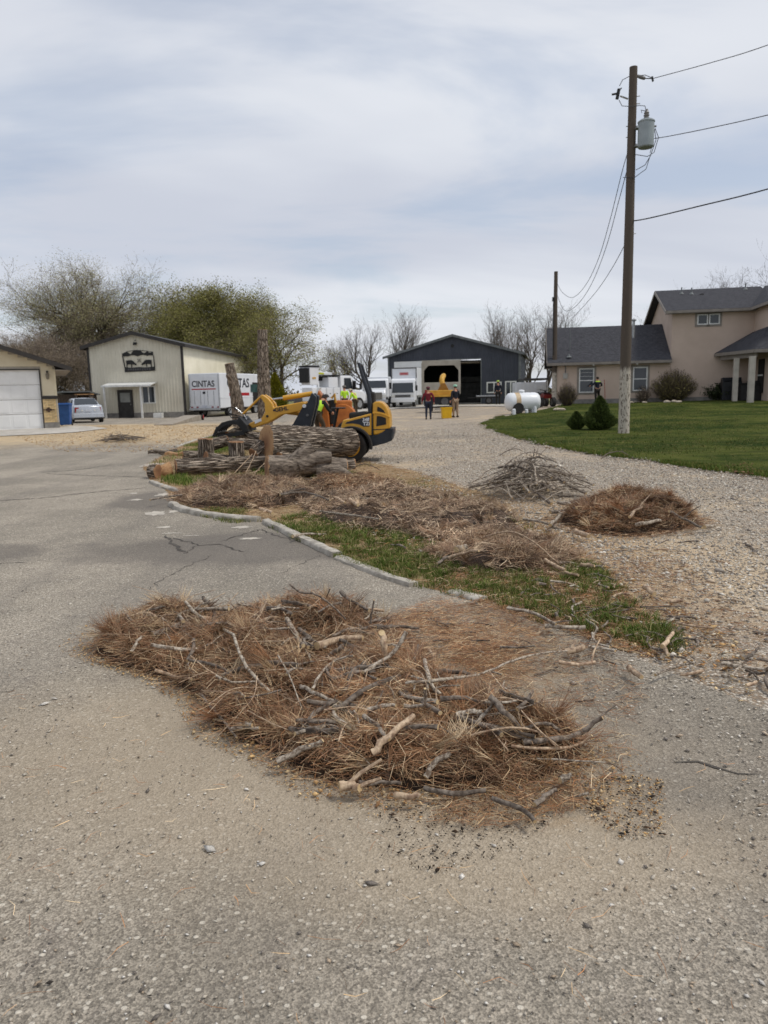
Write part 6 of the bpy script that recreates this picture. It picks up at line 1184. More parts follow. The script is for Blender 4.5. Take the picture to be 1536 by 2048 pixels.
# ---- dump truck with open rear, chipper, people's bin
q = W(883, 814, 29); dt = thing('dump_truck', 'pale high sided dump truck with its dark open rear towards the viewer', 'truck', (q[0], q[1], T(q[0], q[1]) + .03), R_(88))
M_dbody = mat('dusty_white_body', (172, 166, 154), (146, 140, 128), 1.5, .6, dirt=(150, 140, 126))
m = MB(); Hd = 3.05; w2 = 1.28
MB().box(0, 4.2, w2 - .08, w2, .95, Hd).build('side_wall', M_dbody, dt); MB().box(0, 4.2, -w2, -w2 + .08, .95, Hd).build('side_wall', M_dbody, dt); MB().box(4.1, 4.2, -w2 + .08, w2 - .08, .95, Hd).build('front_wall', M_darkin, dt); MB().box(.02, 4.1, -w2 + .081, -w2 + .09, 1.0, Hd - .1).box(.02, 4.1, w2 - .09, w2 - .081, 1.0, Hd - .1).build('dark_inner_face', M_darkin, dt); MB().box(0, 4.2, -w2, w2, Hd, Hd + .1).build('roof_panel', M_dbody, dt); MB().box(0, 4.2, -w2 + .08, w2 - .08, .95, 1.05).build('bed_floor', M_darkin, dt)  # the bed's dark inside is put into the colour of its inner faces
MB().prism([(-w2 - .04, .9), (-w2 + .1, .9), (-w2 + .1, 2.5), (-w2 + .4, 2.84), (w2 - .4, 2.84), (w2 - .1, 2.5), (w2 - .1, .9), (w2 + .04, .9), (w2 + .04, Hd + .14), (-w2 - .04, Hd + .14)], -.08, -.003, 'x').build('rear_frame', M_dbody, dt, False, .01)
MB().box(-.1, -.02, -w2 + .1, w2 - .1, .95, 1.7).build('tailgate', M_dbody, dt, False, .02); MB().box(4.3, 5.9, -1.05, 1.05, .7, 2.4).build('cab', M_wpaint, dt, False, .08); MB().box(.2, 5.8, -.5, .5, .6, .94).build('chassis', M_black, dt)
for x in (1.0, 5.2):
    for y in (-.95, .95): wheel(dt, (x, y, .45), .45, .3, M_alu)
for y in (-1.12, 1.0): MB().box(-.12, -.081, y, y + .12, 1.0, 1.2).build('tail_lamp', M_red, dt)
MB().box(4.6, 4.7, -1.45, -1.25, 1.5, 2.2).build('mirror', M_wpaint, dt); MB().box(-.13, -.101, w2 - .22, w2 + .02, .5, .95).build('mud_flap', M_black, dt)
q = W(885, 822, 32.5); yc = thing('amber_chipper', 'amber wood chipper with a curved discharge chute behind the dump truck', 'wood chipper', (q[0], q[1], T(q[0], q[1]) + .03), 0)
MB().box(-.78, .62, -.4, .5, 1.0, 1.3).build('hood', M_amber, yc, False, .04); MB().box(-.75, .72, -.38, .48, .45, .99).build('engine_bay', M_navy, yc, False, .03)
MB().tube([(.05, 0, 1.2), (.02, 0, 1.6), (-.02, .1, 1.9), (.06, .35, 2.12), (.15, .7, 2.18)], [.2, .17, .16, .16, .15], 10).build('discharge_chute', M_amber, yc, 40); MB().prism([(-.28, 1.3), (.38, 1.3), (.16, 1.72), (-.06, 1.72)], -.3, .3).build('chute_base', mat('dark_amber', (150, 104, 36), None, 4, .6), yc, False, .03)
MB().prism([(-.95, .9), (.85, .9), (.8, 1.02), (-.9, 1.02)], -.6, -.4).build('feed_lip', M_amber, yc); MB().lathe([(.03, -.05), (.22, -.05), (.22, .05), (.03, .05)], (.1, -.5, .62), 16, 'y').build('feed_wheel', M_grey, yc)
MB().box(-.5, .4, -.7, -.3, .1, .22).build('tow_frame', M_dbody, yc)
for x in (-.7, .7): wheel(yc, (x, .1, .34), .34, .22, M_grey, axis='x')
q = W(893, 841, 36.5); tb_ = thing('yellow_bin', 'bright yellow open tub standing on the gravel between two men', 'bin', (q[0], q[1], T(q[0], q[1])), .05)
MB().add([(-.25, -.25, .0), (.25, -.25, .0), (.25, .25, 0), (-.25, .25, 0), (-.28, -.28, .58), (.28, -.28, .58), (.28, .28, .58), (-.28, .28, .58)], [(3, 2, 1, 0), (0, 1, 5, 4), (1, 2, 6, 5), (2, 3, 7, 6), (3, 0, 4, 7)]).build('tub', mat('tub_yellow', (232, 184, 30), (216, 166, 20), 3, .5), tb_, False, .02); MB().box(-.3, .3, -.3, -.27, .54, .6).box(-.3, .3, .27, .3, .54, .6).box(-.3, -.27, -.27, .27, .54, .6).box(.27, .3, -.27, .27, .54, .6).build('rim', MATS['tub_yellow'], tb_)
# ---- propane tank, posts, tyre, trailer, quad, carport
q = W(1046, 826, 37); pt = thing('propane_tank', 'white horizontal propane tank at the lawn edge', 'tank', (q[0], q[1], T(q[0], q[1])), R_(9)); r0 = .49
M_tank = mat('tank_white', (230, 232, 234), (218, 220, 222), 1.5, .4)
MB().lathe([(.001, -1.02), (.2, -.99), (.36, -.93), (.46, -.82), (r0, -.68), (r0, .62), (.46, .76), (.36, .86), (.001, .92)], (0, 0, .62), 32, 'x').build('shell', M_tank, pt, 40); MB().lathe([(r0 + .004, -.52), (r0 + .006, -.28), (r0 + .004, -.26)], (0, 0, .62), 32, 'x').build('stained_band', mat('rust_stain', (206, 186, 154), (180, 150, 112), 5, .6), pt, 40)
for x in (-.5, .45): MB().box(x - .06, x + .06, -.3, .3, -.05, .25).build('saddle', M_tank, pt, False, .01)
MB().lathe([(.16, 1.05), (.17, 1.2), (.1, 1.26), (.001, 1.27)], (-.1, 0, 0), 14).build('valve_cover', M_tank, pt, 40)
for i, (u, v, hh) in enumerate([(1028, 832, .34), (1053, 827, .2), (1070, 826, .32)]):
    c = GT(u, v); tag(MB().cyl((0, 0, -.1), (0, 0, hh), .09, 12).lathe([(.09, hh), (.05, hh + .03), (.001, hh + .035)], (0, 0, 0), 12).build('white_post', M_tank, None, 40, 0, c), ['short white post at the near end of the propane tank', 'lowest white post before the middle of the propane tank', 'short white post at the far end of the propane tank'][i], 'post')
c = GT(1037, 828); ty = thing('old_tyre', 'black tyre leaning against the propane tank', 'tyre', (c[0], c[1], c[2]), .3); wheel(ty, (0, 0, .3), .3, .18, M_tyre, rr=.55)
q = W(1063, 806, 26); wt = thing('white_trailer', 'white ribbed trailer parked between the dark barn and the house', 'trailer', (q[0], q[1], T(q[0], q[1])), R_(-4)); MB().box(-1.15, 1.1, 0, 3.2, .45, 1.62).build('body', M_wbox, wt, False, .02)
for i in range(8): MB().box(-1.1 + i * .28, -1.04 + i * .28, -.03, -.001, .5, 1.58).build('rib', M_wbox, wt)
for x in (-.7, .6): wheel(wt, (x, .3, .3), .3, .2, M_alu, axis='x')
MB().box(.35, .95, -.06, -.031, 1.1, 1.4).build('sign_board', M_txtw, wt)
cp = thing('carport', 'dark flat carport roof over the white trailer', 'carport', (q[0], q[1] + .3, T(q[0], q[1])), R_(-4)); MB().box(-.6, 1.3, -.4, 4, 1.78, 1.92).build('roof', M_roofdk, cp)
for x in (-.5, 1.2): MB().box(x - .04, x + .04, -.3, -.22, 0, 1.78).build('post', M_white, cp)
q = W(1086, 813, 32); qd = thing('quad_bike', 'dark red quad bike parked beside the house corner', 'quad bike', (q[0], q[1], T(q[0], q[1]) + .02), R_(-80))
MB().prism([(-.7, .5), (.75, .5), (.85, .75), (.5, .86), (.1, .7), (-.4, .72), (-.75, .78)], -.26, .26).build('body', mat('dark_red_paint', (112, 26, 28), (92, 20, 22), 4, .4), qd, False, .04); MB().prism([(-.65, .74), (.1, .72), (.1, .86), (-.6, .92)], -.18, .18).build('seat', M_black, qd, False, .04); MB().tube([(.35, -.36, 1.05), (.3, -.1, 1.0), (.3, .1, 1.0), (.35, .36, 1.05)], .025, 8).box(.28, .42, -.05, .05, .7, 1.0).build('handlebar', M_black, qd); MB().box(.5, 1.0, -.3, .3, .88, .92).box(-1.0, -.5, -.3, .3, .84, .88).build('rack', M_black, qd)
for x in (-.55, .6):
    for y in (-.4, .4): wheel(qd, (x, y, .29), .29, .24, M_grey)
q = W(975, 812, 25); ut = thing('flat_trailer', 'low grey flatbed trailer before the dark barn wall', 'trailer', (q[0], q[1], T(q[0], q[1]) + .03), R_(-8)); MB().box(-.9, .9, -.5, .5, .62, .72).build('deck', M_alu, ut, False, .01); MB().box(-.9, .9, -.52, -.5, .5, .61).build('side_rail', M_black, ut); MB().box(-1.6, -.9, -.05, .05, .5, .58).build('drawbar', M_black, ut)
for y in (-.55, .55): wheel(ut, (.1, y, .3), .3, .18, M_grey)
# ---- small dark shed and timber rack behind the sedan
q = W(128, 828, 29); sh = thing('timber_shed', 'small dark timber shed in the gap between garage and tan barn', 'shed', (q[0], q[1], T(q[0], q[1])), .1); M_old = mat('old_timber', (84, 72, 62), (62, 54, 46), 6, .9, stretch=(8, 1, 1))
for i in range(11): MB().box(-.3 + i * .18, -.14 + i * .18, -.01 + (i % 2) * .008, .03, -.1, 1.75).build('plank', M_old, sh)
MB().box(-.3, 1.7, .04, 2.2, -.1, 1.72).build('walls', M_old, sh); m = MB(); slab4(m, [(-.5, -.3, 1.95), (1.9, -.3, 1.95), (1.9, 2.4, 1.75), (-.5, 2.4, 1.75)], .08); m.build('roof', M_chartrim, sh)
q = W(172, 830, 29); rk = thing('timber_rack', 'pale topped timber rack against the tan barn corner', 'rack', (q[0], q[1], T(q[0], q[1])), .05)
for x in (-.45, .45): MB().box(x - .05, x + .05, -.3, .3, -.05, 1.75).build('upright', M_old, rk)
for z in (.5, 1.1, 1.7): MB().box(-.55, .55, -.3, .3, z, z + .07).build('shelf_board', M_wood, rk)
# ================================================================== PEOPLE
def skinm(name, joints, edges, rad, m_, parent, sub=2, root=0):
    me = bpy.data.meshes.new(name); me.from_pydata(joints, edges, []); me.materials.append(m_); o = link(name, me, parent)
    sk = o.modifiers.new('skin', 'SKIN'); me.skin_vertices.new() if not me.skin_vertices else None
    for i, r in enumerate(rad): v = me.skin_vertices[0].data[i]; v.radius = r if isinstance(r, tuple) else (r, r); v.use_root = (i == root)
    sk.use_smooth_shade = True; s = o.modifiers.new('sub', 'SUBSURF'); s.levels = s.render_levels = sub; return o
M_skin = mat('skin', (190, 140, 112), (178, 126, 98), 20, .55); M_skin2 = mat('tanned_skin', (150, 104, 78), None, 20, .55); M_hair = mat('dark_hair', (44, 34, 28), None, 30, .7); M_boot = mat('work_boot', (60, 48, 38), (44, 36, 30), 9, .8); M_glove = mat('glove', (120, 104, 80), None, 9, .8)
M_lime = mat('hi_vis_lime', (192, 236, 60), (178, 222, 52), 5, .7); M_strip = mat('reflective_strip', (206, 208, 204), None, 9, .4)
CL = lambda n, c: mat(n, c, None, 7, .85, bump=.4, bscale=25)
def person(label, pos, rz, top, legs, hat=None, pose=None, vest=None, H=1.76, skin=None, bare_arms=False, group=None):
    """facing -y; joints in metres for a 1.76 m figure"""
    k = H / 1.76; ro = thing('person', label, 'person', pos, rz, group); skin = skin or M_skin; lean = Vector((0, 0, 0)); P = dict(
        pel=(0, 0, .95), wai=(0, 0, 1.08), che=(0, .01, 1.30), nec=(0, .0, 1.47), heb=(0, -.01, 1.56), het=(0, -.02, 1.69),
        ls=(-.19, .01, 1.41), rs=(.19, .01, 1.41), le=(-.24, .03, 1.13), re=(.24, .03, 1.13), lw=(-.25, -.06, .89), rw=(.25, -.06, .89),
        lh=(-.1, 0, .9), rh=(.1, 0, .9), lk=(-.11, -.03, .50), rk=(.11, -.02, .50), la=(-.12, .02, .09), ra=(.12, .02, .09), lt=(-.13, -.14, .04), rt=(.13, -.14, .04))
    P.update(pose or {}); P = {a: tuple(q * k for q in b) for a, b in P.items()}
    n = ['pel', 'wai', 'che', 'nec', 'heb', 'het', 'ls', 'rs', 'le', 're', 'lw', 'rw', 'lh', 'rh', 'lk', 'rk', 'la', 'ra']; ix = {a: i for i, a in enumerate(n)}
    E_ = [('pel', 'wai'), ('wai', 'che'), ('che', 'nec'), ('nec', 'heb'), ('heb', 'het'), ('che', 'ls'), ('che', 'rs'), ('ls', 'le'), ('rs', 're'), ('le', 'lw'), ('re', 'rw'), ('pel', 'lh'), ('pel', 'rh'), ('lh', 'lk'), ('rh', 'rk'), ('lk', 'la'), ('rk', 'ra')]
    Rr = dict(pel=(.13, .1), wai=(.12, .09), che=(.15, .1), nec=.055, heb=(.078, .09), het=(.075, .088), ls=.058, rs=.058, le=.042, re=.042, lw=.03, rw=.03, lh=.085, rh=.085, lk=.055, rk=.055, la=.036, ra=.036)
    def mk(nm, names, edges, gain, m_, rt): return skinm(nm, [P[a] for a in names], [(names.index(a), names.index(b)) for a, b in edges], [tuple((q + gain) * k for q in (Rr[a] if isinstance(Rr[a], tuple) else (Rr[a],) * 2)) for a in names], m_, ro, 2, names.index(rt))
    mk('body', n, E_, 0, skin, 'pel')
    tn = ['pel', 'wai', 'che', 'ls', 'rs', 'le', 're'] + ([] if bare_arms else ['lw', 'rw']); mk('shirt', tn, [e for e in E_ if e[0] in tn and e[1] in tn], .016, top, 'che')
    ln = ['pel', 'lh', 'rh', 'lk', 'rk', 'la', 'ra']; mk('trousers', ln, [e for e in E_ if e[0] in ln and e[1] in ln], .02, legs, 'pel')
    for s in 'lr':
        a, t = Vector(P[s + 'a']), Vector(P[s + 't']); a = a + Vector((0, .03, -.02)); MB().tube([a + Vector((0, .05, -.03)), a + Vector((0, .0, -.02)), (a + t) / 2 + Vector((0, 0, -.0)), t], [.045 * k, .052 * k, .05 * k, .036 * k], 10).build('boot', M_boot, ro, True)
        w_ = Vector(P[s + 'w']); d = (w_ - Vector(P[s + 'e'])).normalized(); side = d.cross(Vector((1, 0, 0))).normalized(); o_ = d.cross(side); m = MB(); m.tube([w_, w_ + d * .05 * k, w_ + d * .095 * k], [.026 * k, .036 * k, .034 * k], 8)
        for i in range(4): b = w_ + d * .085 * k + side * (i - 1.5) * .019 * k; f = (.07, .08, .074, .058)[i] * k; m.tube([b, b + d * f * .5 + o_ * .006, b + d * f * .8 + o_ * .025 * k], [.0095 * k, .009 * k, .007 * k], 6)
        b = w_ + d * .03 * k - side * .03 * k; m.tube([b, b - side * .025 * k + d * .025 * k, b - side * .03 * k + d * .06 * k], [.011 * k, .01 * k, .008 * k], 6); m.build('hand', skin, ro, True)
    hb, ht = Vector(P['heb']), Vector(P['het']); ax = (ht - hb).normalized(); c = hb.lerp(ht, .5); fw = Vector((0, -1, 0)); MB().tube([c + fw * .085 * k + ax * .015, c + fw * .112 * k - ax * .02 * k], [.012, .016], 6).build('nose', skin, ro, True)
    for sx in (-1, 1): MB().ball(c + Vector((sx * .034 * k, -.088 * k, .022 * k)), .011 * k, 6).build('eye', M_black, ro, True); MB().ball(c + Vector((sx * .082 * k, .01, 0)), .026 * k, 6, 0, (.5, .8, 1.2)).build('ear', skin, ro, True)
    MB().box(c.x - .025, c.x + .025, c.y - .094 * k, c.y - .085 * k, c.z - .055 * k, c.z - .048 * k).build('mouth', CL('lip', (128, 70, 62)), ro)
    if hat is None: MB().ball(c + Vector((0, .018, .03)) * k, .1 * k, 10, 0, (.92, .98, .98)).build('hair', M_hair, ro, True)
    else:
        MB().ball(c + Vector((0, .012, .02)) * k, .096 * k, 10, 0, (.92, .98, .9)).build('hair', M_hair, ro, True)
        q = c + ax * .05 * k; MB().lathe([(.118 * k, -.005), (.118 * k, .01), (.112 * k, .05), (.085 * k, .09), (.001, .105)], q, 18).box(q.x - .075 * k, q.x + .075 * k, q.y - .18 * k, q.y - .08 * k, q.z - .004, q.z + .008).build('cap', hat, ro, 50)
    if vest:
        vn = ['pel', 'wai', 'che', 'ls', 'rs']; v_ = mk('vest', vn, [e for e in E_ if e[0] in vn and e[1] in vn], .034, vest, 'che')
    return ro
def at_(u, v, s): p = W(u, v, s); return (p[0], p[1], T(p[0], p[1]) + .015)
R18 = math.pi
red = CL('maroon_plaid_shirt', (116, 30, 44)); den = CL('dark_denim', (36, 42, 60)); kh = CL('khaki_trousers', (150, 128, 106)); nav = CL('navy_shirt', (28, 30, 42)); dk = CL('dark_trousers', (40, 36, 32)); brn = CL('brown_trousers', (74, 62, 46))
person('person in a maroon plaid shirt and dark jeans left of the yellow tub', at_(857, 840, 36.5), R18 - .1, red, den, CL('maroon_cap', (96, 52, 62)), dict(lw=(-.3, -.05, .92), rw=(.33, -.02, .95), re=(.3, .04, 1.16), le=(-.3, .04, 1.16)))
person('person in a navy shirt and khaki trousers right of the yellow tub', at_(911, 840, 36.5), R18 + .35, nav, kh, CL('mint_cap', (150, 196, 170)), dict(lw=(-.12, -.3, 1.05), le=(-.24, -.12, 1.14), rw=(.3, .02, .92)))
person('person in a navy and lime shirt with a rake beside the house', at_(1194, 812, 31), R18 + .25, CL('navy_work_shirt', (30, 34, 48)), dk, None, dict(lw=(-.34, -.2, 1.15), le=(-.33, -.02, 1.2), rw=(.36, -.2, 1.18), re=(.32, -.02, 1.22), lk=(-.13, -.06, .5), rk=(.14, .04, .5), la=(-.16, .0, .09), lt=(-.17, -.16, .04), ra=(.16, .14, .09), rt=(.17, -.02, .04)))
# lime yoke and rake for the raking person
pr_ = [o for o in bpy.data.objects if o.get('label', '').startswith('person in a navy and lime')][0]
skinm('lime_yoke', [(-.2, .01, 1.41), (0, .012, 1.36), (.2, .01, 1.41), (0, .0, 1.43)], [(0, 1), (1, 2), (1, 3)], [.082, (.172, .125), .082, .1], M_lime, pr_, 2, 1)
q = at_(1210, 812, 31); rake = thing('rake', 'long red handled rake held by the raking person', 'rake', q, .3); MB().tube([(0, 0, .06), (-.05, -.02, .8), (-.12, -.03, 1.55)], .017, 8).build('handle', CL('red_handle', (150, 44, 36)), rake, 50); m = MB().box(-.2, .2, -.02, .02, .05, .08)
m.build('rake_head', M_black, rake)
for i in range(9): MB().box(-.19 + i * .045, -.18 + i * .045, -.05, -.01, .0, .055).build('tine', M_black, rake)
person('person in navy with a lime shoulder before the dark barn windows', at_(996, 814, 27), R18, CL('navy_work_shirt', (30, 34, 48)), dk, CL('lime_cap', (176, 206, 90)))
person('person in a lime and black safety vest beside the loader tower', at_(639, 893, 62), R18 - .7, CL('black_tee', (30, 32, 34)), brn, CL('dark_cap', (48, 46, 46)), dict(pel=(0, .1, .86), wai=(0, .06, .97), che=(0, -.06, 1.14), nec=(0, -.18, 1.26), heb=(0, -.26, 1.31), het=(0, -.36, 1.38), ls=(-.19, -.1, 1.22), rs=(.19, -.1, 1.22), le=(-.26, -.2, .98), re=(.26, -.2, .98), lw=(-.2, -.4, .9), rw=(.2, -.4, .88), lh=(-.1, .1, .82), rh=(.1, .1, .82), lk=(-.13, -.1, .48), rk=(.13, -.08, .48)), M_lime)
_pv = [o for o in bpy.data.objects if o.get('label', '').startswith('person in a lime and black')][0]
for x in (-.09, .09): MB().tube([(x, .2, .92), (x * 1.0, .13, 1.1), (x * .9, .05, 1.24)], .018, 8).build('reflective_band', M_strip, _pv)
MB().tube([(-.17, .08, .93), (-.1, .19, .96), (.1, .19, .96), (.17, .08, .93)], .02, 8).build('reflective_band', CL('black_band', (24, 26, 26)), _pv)
person('person in a lime shirt standing against the bucket truck cab', at_(690, 828, 33), R18 + .5, M_lime, dk, CL('grey_cap', (110, 106, 100)), bare_arms=True)
person('person in a lime shirt and cap bending before the chip truck', at_(712, 838, 34), R18 + 1.1, M_lime, brn, CL('cream_cap', (206, 192, 168)), dict(che=(0, -.12, 1.24), nec=(0, -.2, 1.36), heb=(0, -.26, 1.42), het=(0, -.34, 1.52), ls=(-.19, -.15, 1.32), rs=(.19, -.15, 1.32), le=(-.23, -.2, 1.05), re=(.23, -.2, 1.05), lw=(-.18, -.36, .9), rw=(.18, -.36, .9)), bare_arms=True)
# ================================================================== POLES AND WIRES
def m_pole():
    k = NT('creosoted_pole_whitewashed_foot'); z = k.xyz()[2]; n = k.noise(7, 5, .65, k.map((3, 3, .5))); f = k.noise(30, 4, .7, k.map((4, 4, .4)))
    wood = k.mix(f, lin((72, 64, 58)), lin((104, 94, 84))); paint = k.mix(f, lin((206, 198, 184)), lin((168, 158, 144)))
    mk_ = k.math('MULTIPLY', k.ramp(k.math('ADD', z, k.math('MULTIPLY', k.math('SUBTRACT', n, .5), .5)), 2.15, 1.95), k.ramp(k.noise(11, 5, .7, k.map((2, 2, .7))), .60, .52)); c = k.mix(mk_, wood, paint)
    k.bump(f, .6, .012); return k.done(c, .9, 0, .15)
M_pole = m_pole(); M_pole2 = M_pole
M_wire = mat('cable', (52, 52, 54), None, 5, .6); M_trans = mat('transformer_grey', (150, 158, 160), (136, 144, 146), 2, .45); M_porc = mat('porcelain', (120, 116, 112), None, 9, .3); M_galv = MATS['galvanised']
PB = W(1247, 875, 62); PB[2] = T(PB[0], PB[1]); PY = PB[1]; PT = LP_(1267, 134, PY)
pole = thing('utility_pole', 'tall wooden utility pole with grey transformer and whitewashed foot on the lawn', 'utility pole', PB)
def pv(u, v, dy=0.0): q = LP_(u, v, PY + dy) - PB; return Vector(q)
tp = Vector(PT - PB); m = MB(); m.tube([tp * (i / 14) + Vector((0, 0, -.3 if i == 0 else 0)) for i in range(15)], [.18 - .065 * i / 14 for i in range(15)], 18, 0, None, .02, rnd); m.build('shaft', M_pole, pole, 40)
tb0, tb1 = pv(1291, 296, -.25), pv(1291, 243, -.25); hgt = tb1.z - tb0.z
tr = MB().lathe([(.001, 0), (.20, 0), (.235, .03), (.235, hgt - .04), (.25, hgt - .03), (.25, hgt), (.18, hgt + .05), (.001, hgt + .06)], tb0, 24).build('transformer', M_trans, pole, 40)
MB().lathe([(.06, hgt + .05), (.085, hgt + .1), (.06, hgt + .13), (.09, hgt + .17), (.06, hgt + .2), (.08, hgt + .24), (.05, hgt + .28), (.04, hgt + .34), (.001, hgt + .35)], tb0, 12).build('bushing', M_porc, tr, 40)
for f_ in (.12, .8): MB().box(tb0.x - .3, tb0.x - .1, tb0.y - .04, tb0.y + .2, tb0.z + hgt * f_ - .03, tb0.z + hgt * f_ + .03).build('bracket', M_galv, tr)
MB().tube([tb0 + Vector((.22, 0, hgt * .8)), tb0 + Vector((.3, 0, hgt * .82))], .03, 8).build('terminal', M_porc, tr)
a, b = pv(1272, 151), pv(1290, 157); MB().tube([a, a.lerp(b, .5), b], [.035, .055, .045], 10).build('insulator', M_porc, pole); MB().tube([b, pv(1306, 157)], .015, 6).tube([pv(1304, 153), pv(1306, 163)], .03, 6).build('dead_end_clamp', M_black, pole)
MB().tube([pv(1256, 198), pv(1240, 192)], .025, 6).build('cutout_arm', M_galv, pole); MB().tube([pv(1234, 198), pv(1238, 178)], .05, 8).tube([pv(1224, 189), pv(1236, 187)], .03, 6).tube([pv(1239, 180), pv(1243, 176)], .02, 6).build('fuse_cutout', M_black, pole)
for i, l in enumerate([[(1239, 172), (1245, 160), (1258, 153)], [(1238, 200), (1244, 212), (1262, 213), (1280, 211), (1290, 212), (1292, 222)], [(1290, 222), (1282, 220), (1284, 226)], [(1310, 256), (1317, 275), (1308, 305), (1295, 313), (1270, 309)], [(1309, 258), (1312, 280), (1302, 308)], [(1302, 310), (1290, 330), (1272, 340)], [(1300, 312), (1292, 338), (1268, 356), (1246, 355)], [(1308, 262), (1306, 285), (1300, 306)], [(1302, 155), (1290, 150), (1282, 151)]]):
    MB().tube([pv(u, v, -.2) for u, v in l], .011, 5).build('jumper_wire', M_wire, pole)
for u0, u1, v in ((1270, 1280, 193), (1270, 1280, 208), (1252, 1262, 253), (1252, 1262, 275), (1262, 1272, 468)): MB().tube([pv(u0, v), pv(u1, v - 1)], .014, 6).build('bolt', M_galv, pole)
def wire(label, px, y0, y1, r0=.011):
    n = len(px); P = [Vector(LP_(u, v, y0 + (y1 - y0) * i / (n - 1))) for i, (u, v) in enumerate(px)]; Q = []
    for i in range(n - 1):
        p_, a, b, q_ = P[max(i - 1, 0)], P[i], P[i + 1], P[min(i + 2, n - 1)]
        for j in range(8): f = j / 8; Q.append(a * (2 * f ** 3 - 3 * f ** 2 + 1) + b * (3 * f ** 2 - 2 * f ** 3) + (b - p_) * .5 * (f ** 3 - 2 * f ** 2 + f) + (q_ - a) * .5 * (f ** 3 - f ** 2))
    Q.append(P[-1]); tag(MB().tube(Q, r0, 5).build('overhead_wire', M_wire), label, 'wire')
wire('uppermost overhead wire from the pole top towards the frame edge', [(1306, 157), (1420, 126), (1536, 90), (1800, -10)], PY, PY - 6)
wire('middle overhead wire passing behind the transformer', [(1309, 277), (1340, 272), (1420, 256), (1536, 230), (1800, 165)], PY - .2, PY - 6)
wire('lowest thick overhead wire leaving the pole below the transformer', [(1266, 442), (1300, 436), (1400, 412), (1536, 378), (1800, 300)], PY, PY - 6, .018)
wire('outer slack service wire drooping to the far pole', [(1255, 306), (1243, 348), (1220, 440), (1196, 520), (1170, 572), (1145, 595), (1125, 585), (1114, 566)], PY, 50, .013)
wire('inner slack service wire drooping to the far pole', [(1254, 340), (1238, 400), (1212, 495), (1182, 570), (1152, 612), (1128, 620), (1113, 585)], PY, 50, .013)
wire('lowest slack service wire drooping to the house mast', [(1252, 485), (1225, 535), (1195, 580), (1165, 615), (1142, 640), (1134, 655)], PY, 50, .012)
PB2 = W(1108, 812, 30); PB2[2] = T(PB2[0], PB2[1]); PT2 = LP_(1112, 543, PB2[1]); po2 = thing('utility_pole', 'shorter dark pole with white foot at the house corner', 'utility pole', PB2); tp2 = Vector(PT2 - PB2)
MB().tube([tp2 * (i / 8) + Vector((0, 0, -.3 if i == 0 else 0)) for i in range(9)], [.17 - .05 * i / 8 for i in range(9)], 12).build('shaft', M_pole, po2, 40); MB().box(-.22, -.1, -.15, .0, tp2.z * .78, tp2.z * .81).tube([(-.16, -.1, tp2.z * .79), (-.14, -.12, 3.2)], .03, 6).build('meter_conduit', M_black, po2)
# ================================================================== TREES AND SHRUBS
def m_leaf(name, c1, c2):
    k = NT(name); a = k.attr(); f = k.n('ShaderNodeSeparateColor'); k.put(a, f.inputs[0]); m_ = k.done(k.mix(f.outputs[0], lin(c1), lin(c2)), .7, 0, .15); return m_
M_twig = mat('bare_twig', (142, 128, 114), (106, 94, 83), 2, .9); M_tbark = mat('tree_bark', (96, 86, 76), (66, 58, 50), 5, .95, stretch=(3, 3, .6), bump=.6); M_twigd = mat('dark_twig', (96, 84, 74), (70, 60, 52), 2, .9)
M_lfg = m_leaf('young_leaf_olive', (104, 104, 54), (158, 152, 92)); M_lfp = m_leaf('pale_bud_leaf', (140, 136, 94), (174, 168, 124)); M_lfd = m_leaf('dark_shrub_leaf', (38, 46, 30), (66, 74, 44)); M_lfs = m_leaf('spruce_needle', (50, 64, 32), (98, 112, 58)); M_lfy = m_leaf('golden_thuja', (96, 96, 24), (150, 144, 44)); M_lfb = m_leaf('budding_shrub', (92, 86, 54), (128, 118, 72)); M_brn = m_leaf('brown_bud', (128, 114, 96), (158, 144, 122))
def ribbons(A, B, w_):
    A = np.asarray(A); B = np.asarray(B); n = len(A); d = B - A; s = np.cross(d, rng.normal(0, 1, (n, 3))); s /= np.linalg.norm(s, axis=1)[:, None] + 1e-9; s *= (np.asarray(w_) / 2)[:, None]
    V = np.stack([A - s, A + s, B + s * .35, B - s * .35], 1).reshape(-1, 3); return V, (np.arange(n) * 4)[:, None] + np.array([0, 1, 2, 3])
def leafquads(C, size, seed):
    r = np.random.default_rng(seed); n = len(C); u = r.normal(0, 1, (n, 3)); u /= np.linalg.norm(u, axis=1)[:, None]; v = np.cross(u, r.normal(0, 1, (n, 3))); v /= np.linalg.norm(v, axis=1)[:, None]; s = (size * r.uniform(.5, 1.3, n))[:, None]
    V = np.stack([C - u * s, C + v * s * .5, C + u * s, C - v * s * .5], 1).reshape(-1, 3); col = np.repeat(r.random(n)[:, None], 4, 0) * np.ones(3); return V, (np.arange(n) * 4)[:, None] + np.array([0, 1, 2, 3]), col
